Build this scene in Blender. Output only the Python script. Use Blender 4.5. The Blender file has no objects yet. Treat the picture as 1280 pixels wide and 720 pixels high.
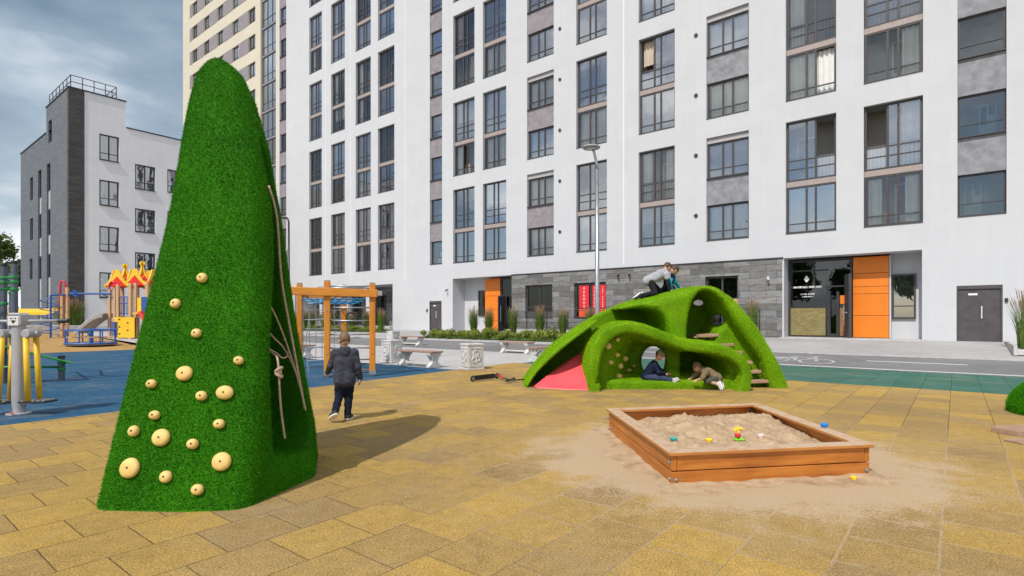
import bpy, math, random, numpy as np
from mathutils import Vector, Matrix, bvhtree
random.seed(11); RNG = np.random.default_rng(5)
SC = bpy.context.scene
COL = SC.collection
PI = math.pi

# ---------------------------------------------------------------- camera frame
# The photograph's pinhole (in its own 1280x720 pixels): f = 692, horizon at y = 398, eye 1.40 m above the play surface.
F, CX, HY, EYE = 692.0, 640.0, 398.0, 1.40
D = Vector((0.78023, -0.62549, 0)); N = Vector((0.62549, 0.78023, 0))       # along / into the facade
def uv(u, n, z=0.0):
    p = D*u + N*n
    return Vector((p.x, p.y, z))
def to_uv(p): return (p[0]*D.x + p[1]*D.y, p[0]*N.x + p[1]*N.y)
def clamp(x, a=0.0, b=1.0): return max(a, min(b, x))
def zg(u, n):                                   # lie of the land: level play area, rising to the buildings
    return max(clamp((n-17.9)/8.5)*0.56, clamp((-29.5-u)/16.0)*0.56)
def at(px, py, Y): return Vector(((px-CX)/F*Y, Y, EYE-(py-HY)/F*Y))
def gp(px, py):                                 # ground point seen at a place in the photograph (for measuring out)
    z = 0.0
    for i in range(30):
        Y = F*(EYE-z)/(py-HY); X = (px-CX)/F*Y
        z = 0.5*z + 0.5*zg(*to_uv((X, Y)))
    return Vector((X, Y, z))
BF = Matrix(((D.x, N.x, 0, 0), (D.y, N.y, 0, 0), (0, 0, 1, 0), (0, 0, 0, 1)))   # local x = along facade, y = into it
ID = Matrix.Identity(4)
ANG = math.atan2(D.y, D.x)

# ---------------------------------------------------------------- materials
def nt(mat): return mat.node_tree.nodes, mat.node_tree.links
def new_mat(name):
    m = bpy.data.materials.new(name); m.use_nodes = True
    n, l = nt(m); b = n['Principled BSDF']
    return m, n, l, b
def noise(n, l, vec, scale, detail=4, rough=0.6):
    t = n.new('ShaderNodeTexNoise'); t.inputs['Scale'].default_value = scale
    t.inputs['Detail'].default_value = detail; t.inputs['Roughness'].default_value = rough
    l.new(vec, t.inputs['Vector']); return t.outputs['Fac']
def ramp(n, l, fac, stops):
    r = n.new('ShaderNodeValToRGB'); e = r.color_ramp.elements
    while len(e) < len(stops): e.new(0.5)
    for i, (p, c) in enumerate(stops):
        e[i].position = p; e[i].color = (c[0], c[1], c[2], 1) if hasattr(c, '__len__') else (c, c, c, 1)
    l.new(fac, r.inputs[0]); return r.outputs[0]
def mixc(n, l, fac, a, b, mode='MIX'):
    m = n.new('ShaderNodeMix'); m.data_type = 'RGBA'; m.blend_type = mode
    for s, v in ((0, fac), (6, a), (7, b)):
        if isinstance(v, (int, float)): m.inputs[s].default_value = v
        elif isinstance(v, (tuple, list)): m.inputs[s].default_value = (v[0], v[1], v[2], 1)
        else: l.new(v, m.inputs[s])
    return m.outputs[2]
def mth(n, l, op, a, b=None, c=None, clampit=False):
    m = n.new('ShaderNodeMath'); m.operation = op; m.use_clamp = clampit
    for i, v in enumerate((a, b, c)):
        if v is None: continue
        if isinstance(v, (int, float)): m.inputs[i].default_value = v
        else: l.new(v, m.inputs[i])
    return m.outputs[0]
def bump(n, l, b, h, strength=0.3, dist=0.01):
    bn = n.new('ShaderNodeBump'); bn.inputs['Strength'].default_value = strength; bn.inputs['Distance'].default_value = dist
    l.new(h, bn.inputs['Height']); l.new(bn.outputs[0], b.inputs['Normal'])
def coord(n, kind='Object'): return n.new('ShaderNodeTexCoord').outputs[kind]
def M(name, col, rough=0.6, metal=0.0, var=0.12, scale=6.0, bstr=0.0, bscale=80.0, spec=0.5, bdist=0.004):
    m, n, l, b = new_mat(name)
    b.inputs['Roughness'].default_value = rough; b.inputs['Metallic'].default_value = metal
    b.inputs['Specular IOR Level'].default_value = spec
    c = coord(n)
    f = noise(n, l, c, scale, 6, 0.65)
    lo = tuple(x*(1-var*1.6) for x in col); hi = tuple(min(1, x*(1+var*1.4)) for x in col)
    l.new(ramp(n, l, f, [(0.3, lo), (0.72, hi)]), b.inputs['Base Color'])
    rr = mth(n, l, 'MULTIPLY_ADD', noise(n, l, c, scale*2.3, 3), 0.25, rough-0.12)
    l.new(rr, b.inputs['Roughness'])
    if bstr > 0: bump(n, l, b, noise(n, l, c, bscale, 3), bstr, bdist)
    return m
MT = {}
MT['steel'] = M('galvanised_steel', (0.42, 0.43, 0.45), 0.4, 0.85, 0.1)
MT['grey_metal'] = M('grey_painted_metal', (0.30, 0.31, 0.33), 0.4, 0.0, 0.1)
MT['dark_metal'] = M('dark_painted_metal', (0.035, 0.035, 0.04), 0.4, 0.0, 0.2)
MT['black_plastic'] = M('black_plastic', (0.02, 0.02, 0.022), 0.5, 0, 0.2)
MT['frame'] = M('window_frame_brown_grey', (0.062, 0.054, 0.056), 0.45, 0, 0.12)
MT['interior'] = M('room_wall', (0.34, 0.33, 0.32), 0.8, 0, 0.1, 0.6)
MT['inner_white'] = M('inner_white_frame', (0.75, 0.75, 0.74), 0.5, 0, 0.03)
MT['inner_dark'] = M('inner_dark_pane', (0.03, 0.035, 0.04), 0.2, 0, 0.1)
MT['curtain'] = M('curtain_white', (0.78, 0.78, 0.76), 0.85, 0, 0.05, 2)
MT['curtain_warm'] = M('curtain_warm', (0.60, 0.50, 0.40), 0.85, 0, 0.1, 2)
MT['spandrel'] = M('spandrel_beige', (0.36, 0.30, 0.28), 0.6, 0, 0.08)
MT['purple'] = M('purple_grey_panel', (0.275, 0.245, 0.265), 0.75, 0, 0.16, 3.0, 0.25, 40)
MT['slate'] = M('slate_panel', (0.26, 0.26, 0.285), 0.75, 0, 0.2, 3.0, 0.25, 40)
MT['header'] = M('header_panel', (0.42, 0.40, 0.41), 0.7, 0, 0.06)
MT['orange_panel'] = M('orange_cladding', (0.80, 0.21, 0.012), 0.45, 0, 0.05, 2)
MT['door_dark'] = M('dark_steel_door', (0.078, 0.070, 0.074), 0.45, 0.0, 0.14, 3)
MT['white_decal'] = M('white_lettering', (0.8, 0.8, 0.8), 0.6, 0, 0.02)
MT['poster_red'] = M('poster_red', (0.72, 0.022, 0.03), 0.6, 0, 0.06, 4)
MT['poster_orange'] = M('poster_orange', (0.78, 0.10, 0.03), 0.6, 0, 0.15, 12)
MT['slide'] = M('red_slide_plastic', (0.90, 0.105, 0.125), 0.38, 0, 0.05, 2.5)
MT['hold'] = M('climbing_hold_resin', (0.74, 0.52, 0.17), 0.6, 0, 0.10, 14, 0.2, 60)
MT['rope'] = M('beige_rope', (0.50, 0.37, 0.27), 0.9, 0, 0.2, 30, 0.8, 120)
MT['concrete'] = M('white_concrete', (0.58, 0.57, 0.56), 0.85, 0, 0.13, 5, 0.3, 70)
MT['kerb'] = M('kerb_concrete', (0.48, 0.47, 0.46), 0.85, 0, 0.15, 5, 0.3, 70)
MT['bench_wood'] = M('bench_wood', (0.34, 0.20, 0.15), 0.6, 0, 0.2, 12)
MT['yellow'] = M('yellow_paint', (0.80, 0.50, 0.02), 0.45, 0, 0.08)
MT['castle_yellow'] = M('castle_yellow_paint', (0.82, 0.52, 0.03), 0.45, 0, 0.06)
MT['red'] = M('red_paint', (0.72, 0.025, 0.02), 0.45, 0, 0.08)
MT['crimson'] = M('crimson_paint', (0.62, 0.02, 0.07), 0.45, 0, 0.08)
MT['blue'] = M('blue_paint', (0.02, 0.10, 0.38), 0.45, 0, 0.12)
MT['green'] = M('green_paint', (0.02, 0.26, 0.055), 0.45, 0, 0.1)
MT['blue_rope'] = M('blue_rope', (0.06, 0.30, 0.55), 0.8, 0, 0.15)
MT['post_grey'] = M('slate_post_paint', (0.10, 0.115, 0.145), 0.45, 0, 0.1)
MT['pale_wood'] = M('pale_timber', (0.56, 0.36, 0.20), 0.6, 0, 0.14, 9)
MT['log'] = M('weathered_log', (0.38, 0.26, 0.16), 0.85, 0, 0.28, 10, 0.5, 60)
MT['rubber_black'] = M('black_rubber', (0.018, 0.018, 0.02), 0.75, 0, 0.2)
MT['toy_blue'] = M('toy_blue', (0.01, 0.22, 0.75), 0.4, 0, 0.05)
MT['toy_teal'] = M('toy_teal', (0.02, 0.42, 0.36), 0.4, 0, 0.05)
MT['toy_yellow'] = M('toy_yellow', (0.90, 0.62, 0.02), 0.4, 0, 0.05)
MT['toy_red'] = M('toy_red', (0.75, 0.03, 0.05), 0.4, 0, 0.05)
MT['toy_green'] = M('toy_green', (0.22, 0.62, 0.03), 0.4, 0, 0.05)
MT['toy_pink'] = M('toy_pale_pink', (0.78, 0.60, 0.58), 0.4, 0, 0.05)
MT['bark'] = M('bark', (0.10, 0.075, 0.05), 0.9, 0, 0.3, 8, 0.6, 30)
MT['pebble'] = M('pale_pebbles', (0.55, 0.55, 0.54), 0.9, 0, 0.25, 25, 0.8, 40, bdist=0.03)
MT['marking'] = M('road_paint', (0.62, 0.62, 0.61), 0.75, 0, 0.16, 14)
MT['marking_worn'] = M('worn_road_paint', (0.40, 0.40, 0.40), 0.8, 0, 0.3, 9)
def leafmat(name, a, b, scale=3.0, rough=0.6, trans=0.25):
    m, n, l, bs = new_mat(name)
    c = coord(n); f = noise(n, l, c, scale, 4)
    col = ramp(n, l, f, [(0.3, a), (0.7, b)])
    l.new(col, bs.inputs['Base Color']); bs.inputs['Roughness'].default_value = rough
    bs.inputs['Specular IOR Level'].default_value = 0.25
    tr = n.new('ShaderNodeBsdfTranslucent'); l.new(col, tr.inputs[0])
    mx = n.new('ShaderNodeMixShader'); mx.inputs[0].default_value = trans
    l.new(bs.outputs[0], mx.inputs[1]); l.new(tr.outputs[0], mx.inputs[2])
    l.new(mx.outputs[0], n['Material Output'].inputs[0])
    return m
MT['leaf_tree'] = leafmat('tree_leaves', (0.05, 0.10, 0.02), (0.15, 0.23, 0.05), 1.2)
MT['leaf_shrub'] = leafmat('shrub_leaves', (0.11, 0.17, 0.02), (0.33, 0.37, 0.07), 4)
MT['leaf_grass'] = leafmat('tall_grass_blades', (0.075, 0.14, 0.025), (0.20, 0.29, 0.06), 4)
MT['plume'] = leafmat('grass_plumes', (0.28, 0.17, 0.11), (0.46, 0.31, 0.20), 5)
def turfmat(name, a, b, grain=55.0):
    m, n, l, bs = new_mat(name)
    c = coord(n)
    f1 = noise(n, l, c, 2.2, 5); f2 = noise(n, l, c, grain, 2, 0.8)
    at_ = n.new('ShaderNodeAttribute'); at_.attribute_name = 'fibre'
    f = mth(n, l, 'ADD', mth(n, l, 'MULTIPLY_ADD', f2, 0.55, mth(n, l, 'MULTIPLY', f1, 0.26)), mth(n, l, 'MULTIPLY', at_.outputs['Fac'], 0.36))
    col = ramp(n, l, f, [(0.36, a), (0.76, b)])
    l.new(col, bs.inputs['Base Color']); bs.inputs['Roughness'].default_value = 0.55
    bs.inputs['Specular IOR Level'].default_value = 0.12
    tr = n.new('ShaderNodeBsdfTranslucent'); l.new(col, tr.inputs[0])
    mx = n.new('ShaderNodeMixShader'); mx.inputs[0].default_value = 0.09
    l.new(bs.outputs[0], mx.inputs[1]); l.new(tr.outputs[0], mx.inputs[2])
    l.new(mx.outputs[0], n['Material Output'].inputs[0])
    bump(n, l, bs, f2, 0.8, 0.02)
    return m
MT['turf_dark'] = turfmat('deep_green_turf', (0.012, 0.105, 0.0005), (0.085, 0.400, 0.003), 70)
MT['turf_light'] = turfmat('bright_green_turf', (0.070, 0.220, 0.001), (0.420, 0.700, 0.012), 40)

def glassmat(name, tint, refl, rough=0.0):
    m, n, l, b = new_mat(name)
    n.remove(b)
    tr = n.new('ShaderNodeBsdfTransparent'); tr.inputs[0].default_value = (*tint, 1)
    gl = n.new('ShaderNodeBsdfGlossy'); gl.inputs['Roughness'].default_value = rough
    gl.inputs['Color'].default_value = (0.9, 0.95, 1, 1)
    c = coord(n)
    bn = n.new('ShaderNodeBump'); bn.inputs['Strength'].default_value = 0.25; bn.inputs['Distance'].default_value = 0.02
    l.new(noise(n, l, c, 0.9, 2), bn.inputs['Height']); l.new(bn.outputs[0], gl.inputs['Normal'])
    fr = n.new('ShaderNodeFresnel'); fr.inputs['IOR'].default_value = 1.5
    fac = mth(n, l, 'ADD', fr.outputs[0], refl, None, True)
    mx = n.new('ShaderNodeMixShader'); l.new(fac, mx.inputs[0])
    l.new(tr.outputs[0], mx.inputs[1]); l.new(gl.outputs[0], mx.inputs[2])
    l.new(mx.outputs[0], n['Material Output'].inputs[0])
    return m
MT['glass'] = glassmat('window_glass', (0.88, 0.92, 0.93), 0.27)
MT['glass_clear'] = glassmat('clear_window_glass', (0.92, 0.95, 0.95), 0.08)
MT['glass_sky'] = glassmat('sky_reflecting_glass', (0.75, 0.82, 0.86), 0.42)
MT['glass_green'] = glassmat('greenish_glass', (0.42, 0.58, 0.60), 0.12)
MT['glass_dark'] = glassmat('dark_entrance_glass', (0.16, 0.19, 0.19), 0.03)
MT['glass_far'] = glassmat('wavy_glass', (0.45, 0.48, 0.50), 0.42)

# walls
def plaster(name, col, var=0.04):
    m, n, l, b = new_mat(name); c = coord(n)
    f = noise(n, l, c, 0.5, 6, 0.6); s = n.new('ShaderNodeMapping'); s.inputs['Scale'].default_value = (3.0, 3.0, 0.25)
    l.new(c, s.inputs[0]); g = noise(n, l, s.outputs[0], 1.2, 5)
    k = mth(n, l, 'ADD', mth(n, l, 'MULTIPLY', f, 0.5), mth(n, l, 'MULTIPLY', g, 0.5))
    col2 = ramp(n, l, k, [(0.35, tuple(x*(1-var*2.2) for x in col)), (0.62, tuple(min(1, x*(1+var)) for x in col))])
    br = n.new('ShaderNodeTexBrick'); sx = n.new('ShaderNodeSeparateXYZ'); l.new(c, sx.inputs[0])
    cb = n.new('ShaderNodeCombineXYZ'); l.new(mth(n, l, 'ADD', sx.outputs[0], sx.outputs[1]), cb.inputs[0]); l.new(sx.outputs[2], cb.inputs[1])
    l.new(cb.outputs[0], br.inputs['Vector']); br.inputs['Scale'].default_value = 1
    br.inputs['Brick Width'].default_value = 1.2; br.inputs['Row Height'].default_value = 0.6; br.inputs['Mortar Size'].default_value = 0.006
    br.inputs['Color1'].default_value = (1, 1, 1, 1); br.inputs['Color2'].default_value = (0.965, 0.967, 0.972, 1); br.inputs['Mortar'].default_value = (0.925, 0.925, 0.925, 1)
    l.new(mixc(n, l, 1.0, col2, br.outputs[0], 'MULTIPLY'), b.inputs['Base Color'])
    b.inputs['Roughness'].default_value = 0.85
    bump(n, l, b, noise(n, l, c, 45, 3), 0.15, 0.006)
    return m
MT['white_plaster'] = plaster('white_plaster', (0.575, 0.585, 0.61), 0.016)
MT['cream_plaster'] = plaster('cream_plaster', (0.64, 0.58, 0.46), 0.025)
MT['left_plaster'] = plaster('pale_grey_plaster', (0.80, 0.805, 0.83), 0.02)
def clad(name, c1, c2, mortar, w, h, off, msize, var, use='xz', bstr=0.5):
    m, n, l, b = new_mat(name); c = coord(n)
    sx = n.new('ShaderNodeSeparateXYZ'); l.new(c, sx.inputs[0])
    cb = n.new('ShaderNodeCombineXYZ'); l.new(mth(n, l, 'ADD', sx.outputs[0], sx.outputs[1]), cb.inputs[0]); l.new(sx.outputs[2], cb.inputs[1])
    br = n.new('ShaderNodeTexBrick'); l.new(cb.outputs[0], br.inputs['Vector'])
    br.inputs['Scale'].default_value = 1; br.inputs['Brick Width'].default_value = w; br.inputs['Row Height'].default_value = h
    br.offset = off; br.inputs['Mortar Size'].default_value = msize; br.inputs['Mortar Smooth'].default_value = 0.2
    br.inputs['Color1'].default_value = (*c1, 1); br.inputs['Color2'].default_value = (*c2, 1); br.inputs['Mortar'].default_value = (*mortar, 1)
    mp = n.new('ShaderNodeMapping'); mp.inputs['Scale'].default_value = (1, 1, 4.0); l.new(c, mp.inputs[0])
    f = noise(n, l, mp.outputs[0], 2.6, 7, 0.7)
    t = ramp(n, l, f, [(0.3, 1-var), (0.7, 1+var)])
    hue = ramp(n, l, noise(n, l, mp.outputs[0], 1.3, 3), [(0.35, (1.08, 0.99, 0.90)), (0.65, (0.92, 1.0, 1.08))])
    col = mixc(n, l, 1.0, mixc(n, l, 1.0, br.outputs[0], t, 'MULTIPLY'), hue, 'MULTIPLY')
    l.new(col, b.inputs['Base Color']); b.inputs['Roughness'].default_value = 0.75
    hgt = mth(n, l, 'SUBTRACT', mth(n, l, 'MULTIPLY', f, 0.6), br.outputs['Fac'])
    bump(n, l, b, hgt, bstr, 0.02)
    return m
MT['stone'] = clad('stone_plank_cladding', (0.115, 0.112, 0.110), (0.25, 0.245, 0.243), (0.06, 0.06, 0.06), 1.15, 0.29, 0.37, 0.008, 0.42)
MT['grey_clad'] = clad('blue_grey_facing_brick', (0.115, 0.130, 0.152), (0.15, 0.165, 0.19), (0.085, 0.095, 0.11), 0.6, 0.15, 0.5, 0.008, 0.12)
MT['dark_clad'] = clad('dark_grey_facing_brick', (0.055, 0.053, 0.052), (0.085, 0.082, 0.08), (0.035, 0.035, 0.035), 0.6, 0.15, 0.5, 0.008, 0.25)
MT['rust_mesh'] = clad('woven_olive_panel', (0.24, 0.20, 0.07), (0.34, 0.29, 0.12), (0.16, 0.12, 0.05), 0.14, 0.05, 0.5, 0.01, 0.3)
MT['brown_mesh'] = clad('woven_brown_panel', (0.30, 0.15, 0.06), (0.42, 0.22, 0.09), (0.16, 0.09, 0.04), 0.14, 0.05, 0.5, 0.01, 0.3)

def woodmat(name, a, b_, rough=0.5, stretch=(1, 14, 14), scale=1.6, worn=None):
    m, n, l, b = new_mat(name); c = coord(n)
    mp = n.new('ShaderNodeMapping'); mp.inputs['Scale'].default_value = stretch; l.new(c, mp.inputs[0])
    f = noise(n, l, mp.outputs[0], scale, 6, 0.65); g = noise(n, l, c, 1.7, 4)
    k = mth(n, l, 'MULTIPLY_ADD', g, 0.4, mth(n, l, 'MULTIPLY', f, 0.6))
    col = ramp(n, l, k, [(0.32, a), (0.68, b_)])
    if worn:
        gm = n.new('ShaderNodeNewGeometry'); sz = n.new('ShaderNodeSeparateXYZ'); l.new(gm.outputs['Normal'], sz.inputs[0])
        up = mth(n, l, 'GREATER_THAN', sz.outputs[2], 0.6)
        w = ramp(n, l, noise(n, l, c, 7, 8, 0.75), [(0.36, 0.0), (0.52, 1.0)])
        col = mixc(n, l, mth(n, l, 'MULTIPLY', up, w), col, worn)
    l.new(col, b.inputs['Base Color']); b.inputs['Roughness'].default_value = rough
    bump(n, l, b, f, 0.3, 0.006)
    return m
MT['sandbox_x'] = woodmat('varnished_board', (0.29, 0.080, 0.010), (0.64, 0.240, 0.036), 0.45)
MT['sandbox_y'] = woodmat('varnished_side_board', (0.29, 0.080, 0.010), (0.64, 0.240, 0.036), 0.45, (14, 1, 14))
MT['sandbox_cap'] = woodmat('worn_sandy_board', (0.40, 0.15, 0.035), (0.55, 0.24, 0.06), 0.6, (2, 14, 14), worn=(0.50, 0.375, 0.26))
MT['sandbox_cap_y'] = woodmat('worn_sandy_side_board', (0.40, 0.15, 0.035), (0.55, 0.24, 0.06), 0.6, (14, 2, 14), worn=(0.50, 0.375, 0.26))
MT['orange_post'] = woodmat('orange_glazed_timber', (0.46, 0.155, 0.012), (0.68, 0.27, 0.03), 0.45, (12, 12, 1))
MT['orange_beam'] = woodmat('orange_glazed_beam', (0.48, 0.17, 0.015), (0.70, 0.28, 0.035), 0.45)
MT['step_wood'] = woodmat('weathered_step_board', (0.26, 0.15, 0.09), (0.46, 0.31, 0.21), 0.75)

# grounds (world position, so Geometry > Position)
def ground_uv(n, l):
    g = n.new('ShaderNodeNewGeometry'); P = g.outputs['Position']
    out = []
    for v in (D, N):
        dt = n.new('ShaderNodeVectorMath'); dt.operation = 'DOT_PRODUCT'; dt.inputs[1].default_value = v
        l.new(P, dt.inputs[0]); out.append(dt.outputs['Value'])
    cb = n.new('ShaderNodeCombineXYZ'); l.new(out[1], cb.inputs[0]); l.new(out[0], cb.inputs[1])
    ad = n.new('ShaderNodeVectorMath'); ad.operation = 'ADD'; ad.inputs[1].default_value = (0.13, 0.07, 0); l.new(cb.outputs[0], ad.inputs[0])
    return P, ad.outputs[0]
SBX = (2.28, 5.95)
def tilemat(name, c1, c2, mortar, size=0.475, sand=False, gran=1.0, offset=0.5):
    m, n, l, b = new_mat(name); P, UV = ground_uv(n, l)
    jn = n.new('ShaderNodeTexNoise'); jn.inputs['Scale'].default_value = 7.0; jn.inputs['Detail'].default_value = 6; l.new(P, jn.inputs['Vector'])
    js = n.new('ShaderNodeVectorMath'); js.operation = 'MULTIPLY_ADD'; l.new(jn.outputs['Color'], js.inputs[0]); js.inputs[1].default_value = (0.011, 0.011, 0); l.new(UV, js.inputs[2]); UV = js.outputs[0]
    br = n.new('ShaderNodeTexBrick'); l.new(UV, br.inputs['Vector']); br.offset = offset
    br.inputs['Scale'].default_value = 1; br.inputs['Brick Width'].default_value = size; br.inputs['Row Height'].default_value = size
    br.inputs['Mortar Size'].default_value = 0.0045; br.inputs['Mortar Smooth'].default_value = 0.35
    br.inputs['Color1'].default_value = (*c1, 1); br.inputs['Color2'].default_value = (*c2, 1); br.inputs['Mortar'].default_value = (*mortar, 1)
    big = noise(n, l, P, 0.42, 5, 0.6)
    fine = noise(n, l, P, 78, 3, 0.95)
    mid = noise(n, l, P, 9, 5, 0.7)
    col = mixc(n, l, 1.0, br.outputs[0], ramp(n, l, big, [(0.34, (0.88, 0.88, 0.90)), (0.66, (1.08, 1.07, 1.0))]), 'MULTIPLY')
    col = mixc(n, l, 1.0, col, ramp(n, l, mid, [(0.3, 0.84), (0.7, 1.14)]), 'MULTIPLY')
    col = mixc(n, l, gran, col, ramp(n, l, fine, [(0.34, 0.30), (0.47, 0.92), (0.53, 1.08), (0.66, 1.75)]), 'MULTIPLY')
    blk = ramp(n, l, noise(n, l, P, 24, 2, 0.6), [(0.255, 0.72), (0.285, 0.0)])
    col = mixc(n, l, blk, col, (0.035, 0.028, 0.02))
    dust = ramp(n, l, noise(n, l, P, 0.9, 9, 0.75), [(0.50, 0.0), (0.72, 0.34)])
    col = mixc(n, l, dust, col, (0.36, 0.29, 0.20))
    stain = ramp(n, l, noise(n, l, P, 1.7, 8, 0.8), [(0.30, 0.62), (0.42, 1.0)])
    col = mixc(n, l, 1.0, col, stain, 'MULTIPLY')
    if sand:
        sv = n.new('ShaderNodeVectorMath'); sv.operation = 'SUBTRACT'; l.new(P, sv.inputs[0]); sv.inputs[1].default_value = (SBX[0]-0.12, SBX[1]-0.30, 0)
        sm = n.new('ShaderNodeVectorMath'); sm.operation = 'MULTIPLY'; l.new(sv.outputs[0], sm.inputs[0]); sm.inputs[1].default_value = (1.02, 1.08, 0)
        ln = n.new('ShaderNodeVectorMath'); ln.operation = 'LENGTH'; l.new(sm.outputs[0], ln.inputs[0])
        dist = ln.outputs['Value']
        wob = noise(n, l, P, 2.2, 7, 0.72)
        dd = mth(n, l, 'MULTIPLY_ADD', wob, -2.6, mth(n, l, 'ADD', dist, 1.3))
        grain = noise(n, l, P, 48, 3, 0.85)
        field = ramp(n, l, mth(n, l, 'MULTIPLY', dd, 0.25), [(0.30, 1.0), (0.44, 0.60), (0.56, 0.36), (0.78, 0.18)])
        cover = ramp(n, l, mth(n, l, 'MULTIPLY_ADD', mth(n, l, 'SUBTRACT', grain, 0.5), 1.15, field), [(0.42, 0.0), (0.62, 0.95)])
        b2 = n.new('ShaderNodeTexBrick'); l.new(UV, b2.inputs['Vector']); b2.offset = offset; b2.inputs['Scale'].default_value = 1; b2.inputs['Brick Width'].default_value = size; b2.inputs['Row Height'].default_value = size; b2.inputs['Mortar Size'].default_value = 0.011; b2.inputs['Mortar Smooth'].default_value = 0.6
        thin = mth(n, l, 'MULTIPLY', mth(n, l, 'MULTIPLY', ramp(n, l, mth(n, l, 'MULTIPLY', dist, 0.2), [(0.3, 1.0), (0.78, 0.0)]), b2.outputs['Fac']), ramp(n, l, noise(n, l, P, 6, 6, 0.7), [(0.38, 0.25), (0.55, 1.0)]))
        specks = mth(n, l, 'MULTIPLY', ramp(n, l, mth(n, l, 'MULTIPLY', dist, 0.2), [(0.25, 0.6), (1.0, 0.08)]), ramp(n, l, noise(n, l, P, 5.5, 10, 0.85), [(0.53, 0.0), (0.62, 0.8)]))
        scol = mixc(n, l, 1.0, (0.50, 0.37, 0.235), ramp(n, l, fine, [(0.3, 0.72), (0.7, 1.18)]), 'MULTIPLY')
        col = mixc(n, l, mth(n, l, 'MULTIPLY', br.outputs['Fac'], ramp(n, l, mth(n, l, 'MULTIPLY', dist, 0.2), [(0.5, 1.0), (0.8, 0.0)])), col, (0.30, 0.21, 0.12))
        tot = mth(n, l, 'MAXIMUM', mth(n, l, 'MAXIMUM', cover, thin), specks)
        col = mixc(n, l, tot, col, scol)
    l.new(col, b.inputs['Base Color']); b.inputs['Roughness'].default_value = 0.92
    b.inputs['Specular IOR Level'].default_value = 0.2
    jo = mth(n, l, 'MULTIPLY', br.outputs['Fac'], 1.6)
    if sand: jo = mth(n, l, 'MULTIPLY', jo, ramp(n, l, mth(n, l, 'MULTIPLY', dist, 0.2), [(0.5, 0.0), (0.8, 1.0)]))
    h = mth(n, l, 'SUBTRACT', mth(n, l, 'MULTIPLY', fine, 0.8), jo)
    bump(n, l, b, h, 0.7, 0.008)
    return m
MT['tan_tile'] = tilemat('tan_rubber_tiles', (0.445, 0.285, 0.072), (0.315, 0.212, 0.088), (0.15, 0.10, 0.045), sand=True)
MT['tan_plain'] = tilemat('tan_rubber_tiles_far', (0.46, 0.275, 0.09), (0.39, 0.235, 0.09), (0.20, 0.13, 0.06), gran=0.6)
MT['blue_tile'] = tilemat('blue_rubber_tiles', (0.018, 0.082, 0.165), (0.026, 0.098, 0.185), (0.012, 0.04, 0.08), gran=0.7)
MT['green_tile'] = tilemat('green_rubber_tiles', (0.045, 0.135, 0.105), (0.060, 0.160, 0.125), (0.018, 0.055, 0.045), gran=0.7)
def floormat(name, a, b_, cracks=False, bstr=0.3, slabs=None):
    m, n, l, b = new_mat(name); P, UV = ground_uv(n, l)
    f = noise(n, l, P, 0.35, 6, 0.6); g = noise(n, l, P, 60, 3, 0.7)
    col = ramp(n, l, f, [(0.35, a), (0.65, b_)])
    col = mixc(n, l, 0.7, col, ramp(n, l, g, [(0.3, 0.7), (0.7, 1.22)]), 'MULTIPLY')
    col = mixc(n, l, 0.8, col, ramp(n, l, noise(n, l, P, 3.0, 8, 0.75), [(0.3, 0.86), (0.7, 1.1)]), 'MULTIPLY')
    if slabs:
        br = n.new('ShaderNodeTexBrick'); l.new(UV, br.inputs['Vector']); br.inputs['Scale'].default_value = 1
        br.inputs['Brick Width'].default_value = slabs; br.inputs['Row Height'].default_value = slabs; br.inputs['Mortar Size'].default_value = 0.006
        br.inputs['Color1'].default_value = (1, 1, 1, 1); br.inputs['Color2'].default_value = (0.93, 0.93, 0.93, 1); br.inputs['Mortar'].default_value = (0.75, 0.75, 0.75, 1)
        col = mixc(n, l, 1.0, col, br.outputs[0], 'MULTIPLY')
    l.new(col, b.inputs['Base Color']); b.inputs['Roughness'].default_value = 0.92
    b.inputs['Specular IOR Level'].default_value = 0.25
    bump(n, l, b, g, bstr, 0.006)
    return m
MT['asphalt'] = floormat('grey_asphalt', (0.165, 0.162, 0.165), (0.215, 0.212, 0.215))
MT['plaza'] = floormat('pale_concrete_paving', (0.42, 0.41, 0.405), (0.50, 0.49, 0.485), slabs=0.6)
MT['pavement'] = floormat('grey_concrete_pavement', (0.34, 0.335, 0.33), (0.42, 0.415, 0.41))
MT['soil'] = floormat('planted_soil', (0.06, 0.075, 0.025), (0.10, 0.125, 0.045), bstr=0.8)
MT['earth'] = floormat('far_ground', (0.16, 0.16, 0.13), (0.22, 0.21, 0.18))
def sandmat():
    m, n, l, b = new_mat('play_sand'); c = coord(n)
    f = noise(n, l, c, 5, 7, 0.7); g = noise(n, l, c, 120, 2, 0.8)
    col = ramp(n, l, f, [(0.3, (0.33, 0.225, 0.135)), (0.5, (0.48, 0.345, 0.215)), (0.7, (0.60, 0.45, 0.30))])
    col = mixc(n, l, 0.8, col, ramp(n, l, g, [(0.3, 0.7), (0.7, 1.2)]), 'MULTIPLY')
    l.new(col, b.inputs['Base Color']); b.inputs['Roughness'].default_value = 0.95
    b.inputs['Specular IOR Level'].default_value = 0.1
    bump(n, l, b, mth(n, l, 'ADD', g, noise(n, l, c, 22, 5)), 0.6, 0.01)
    return m
MT['sand'] = sandmat()
def cloth(name, col, var=0.18): return M(name, col, 0.9, 0, var, 9, 0.35, 160, 0.15)
MT['skin'] = M('skin', (0.55, 0.32, 0.22), 0.55, 0, 0.06, 12)
MT['eye'] = M('eye_dark', (0.02, 0.015, 0.012), 0.3)
MT['lip'] = M('lip', (0.42, 0.16, 0.13), 0.5)
MT['hair_fair'] = M('light_brown_hair', (0.185, 0.110, 0.055), 0.6, 0, 0.4, 70, 0.5, 140)
MT['hair_brown'] = M('brown_hair', (0.085, 0.045, 0.022), 0.6, 0, 0.3, 40, 0.9, 90)
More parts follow.
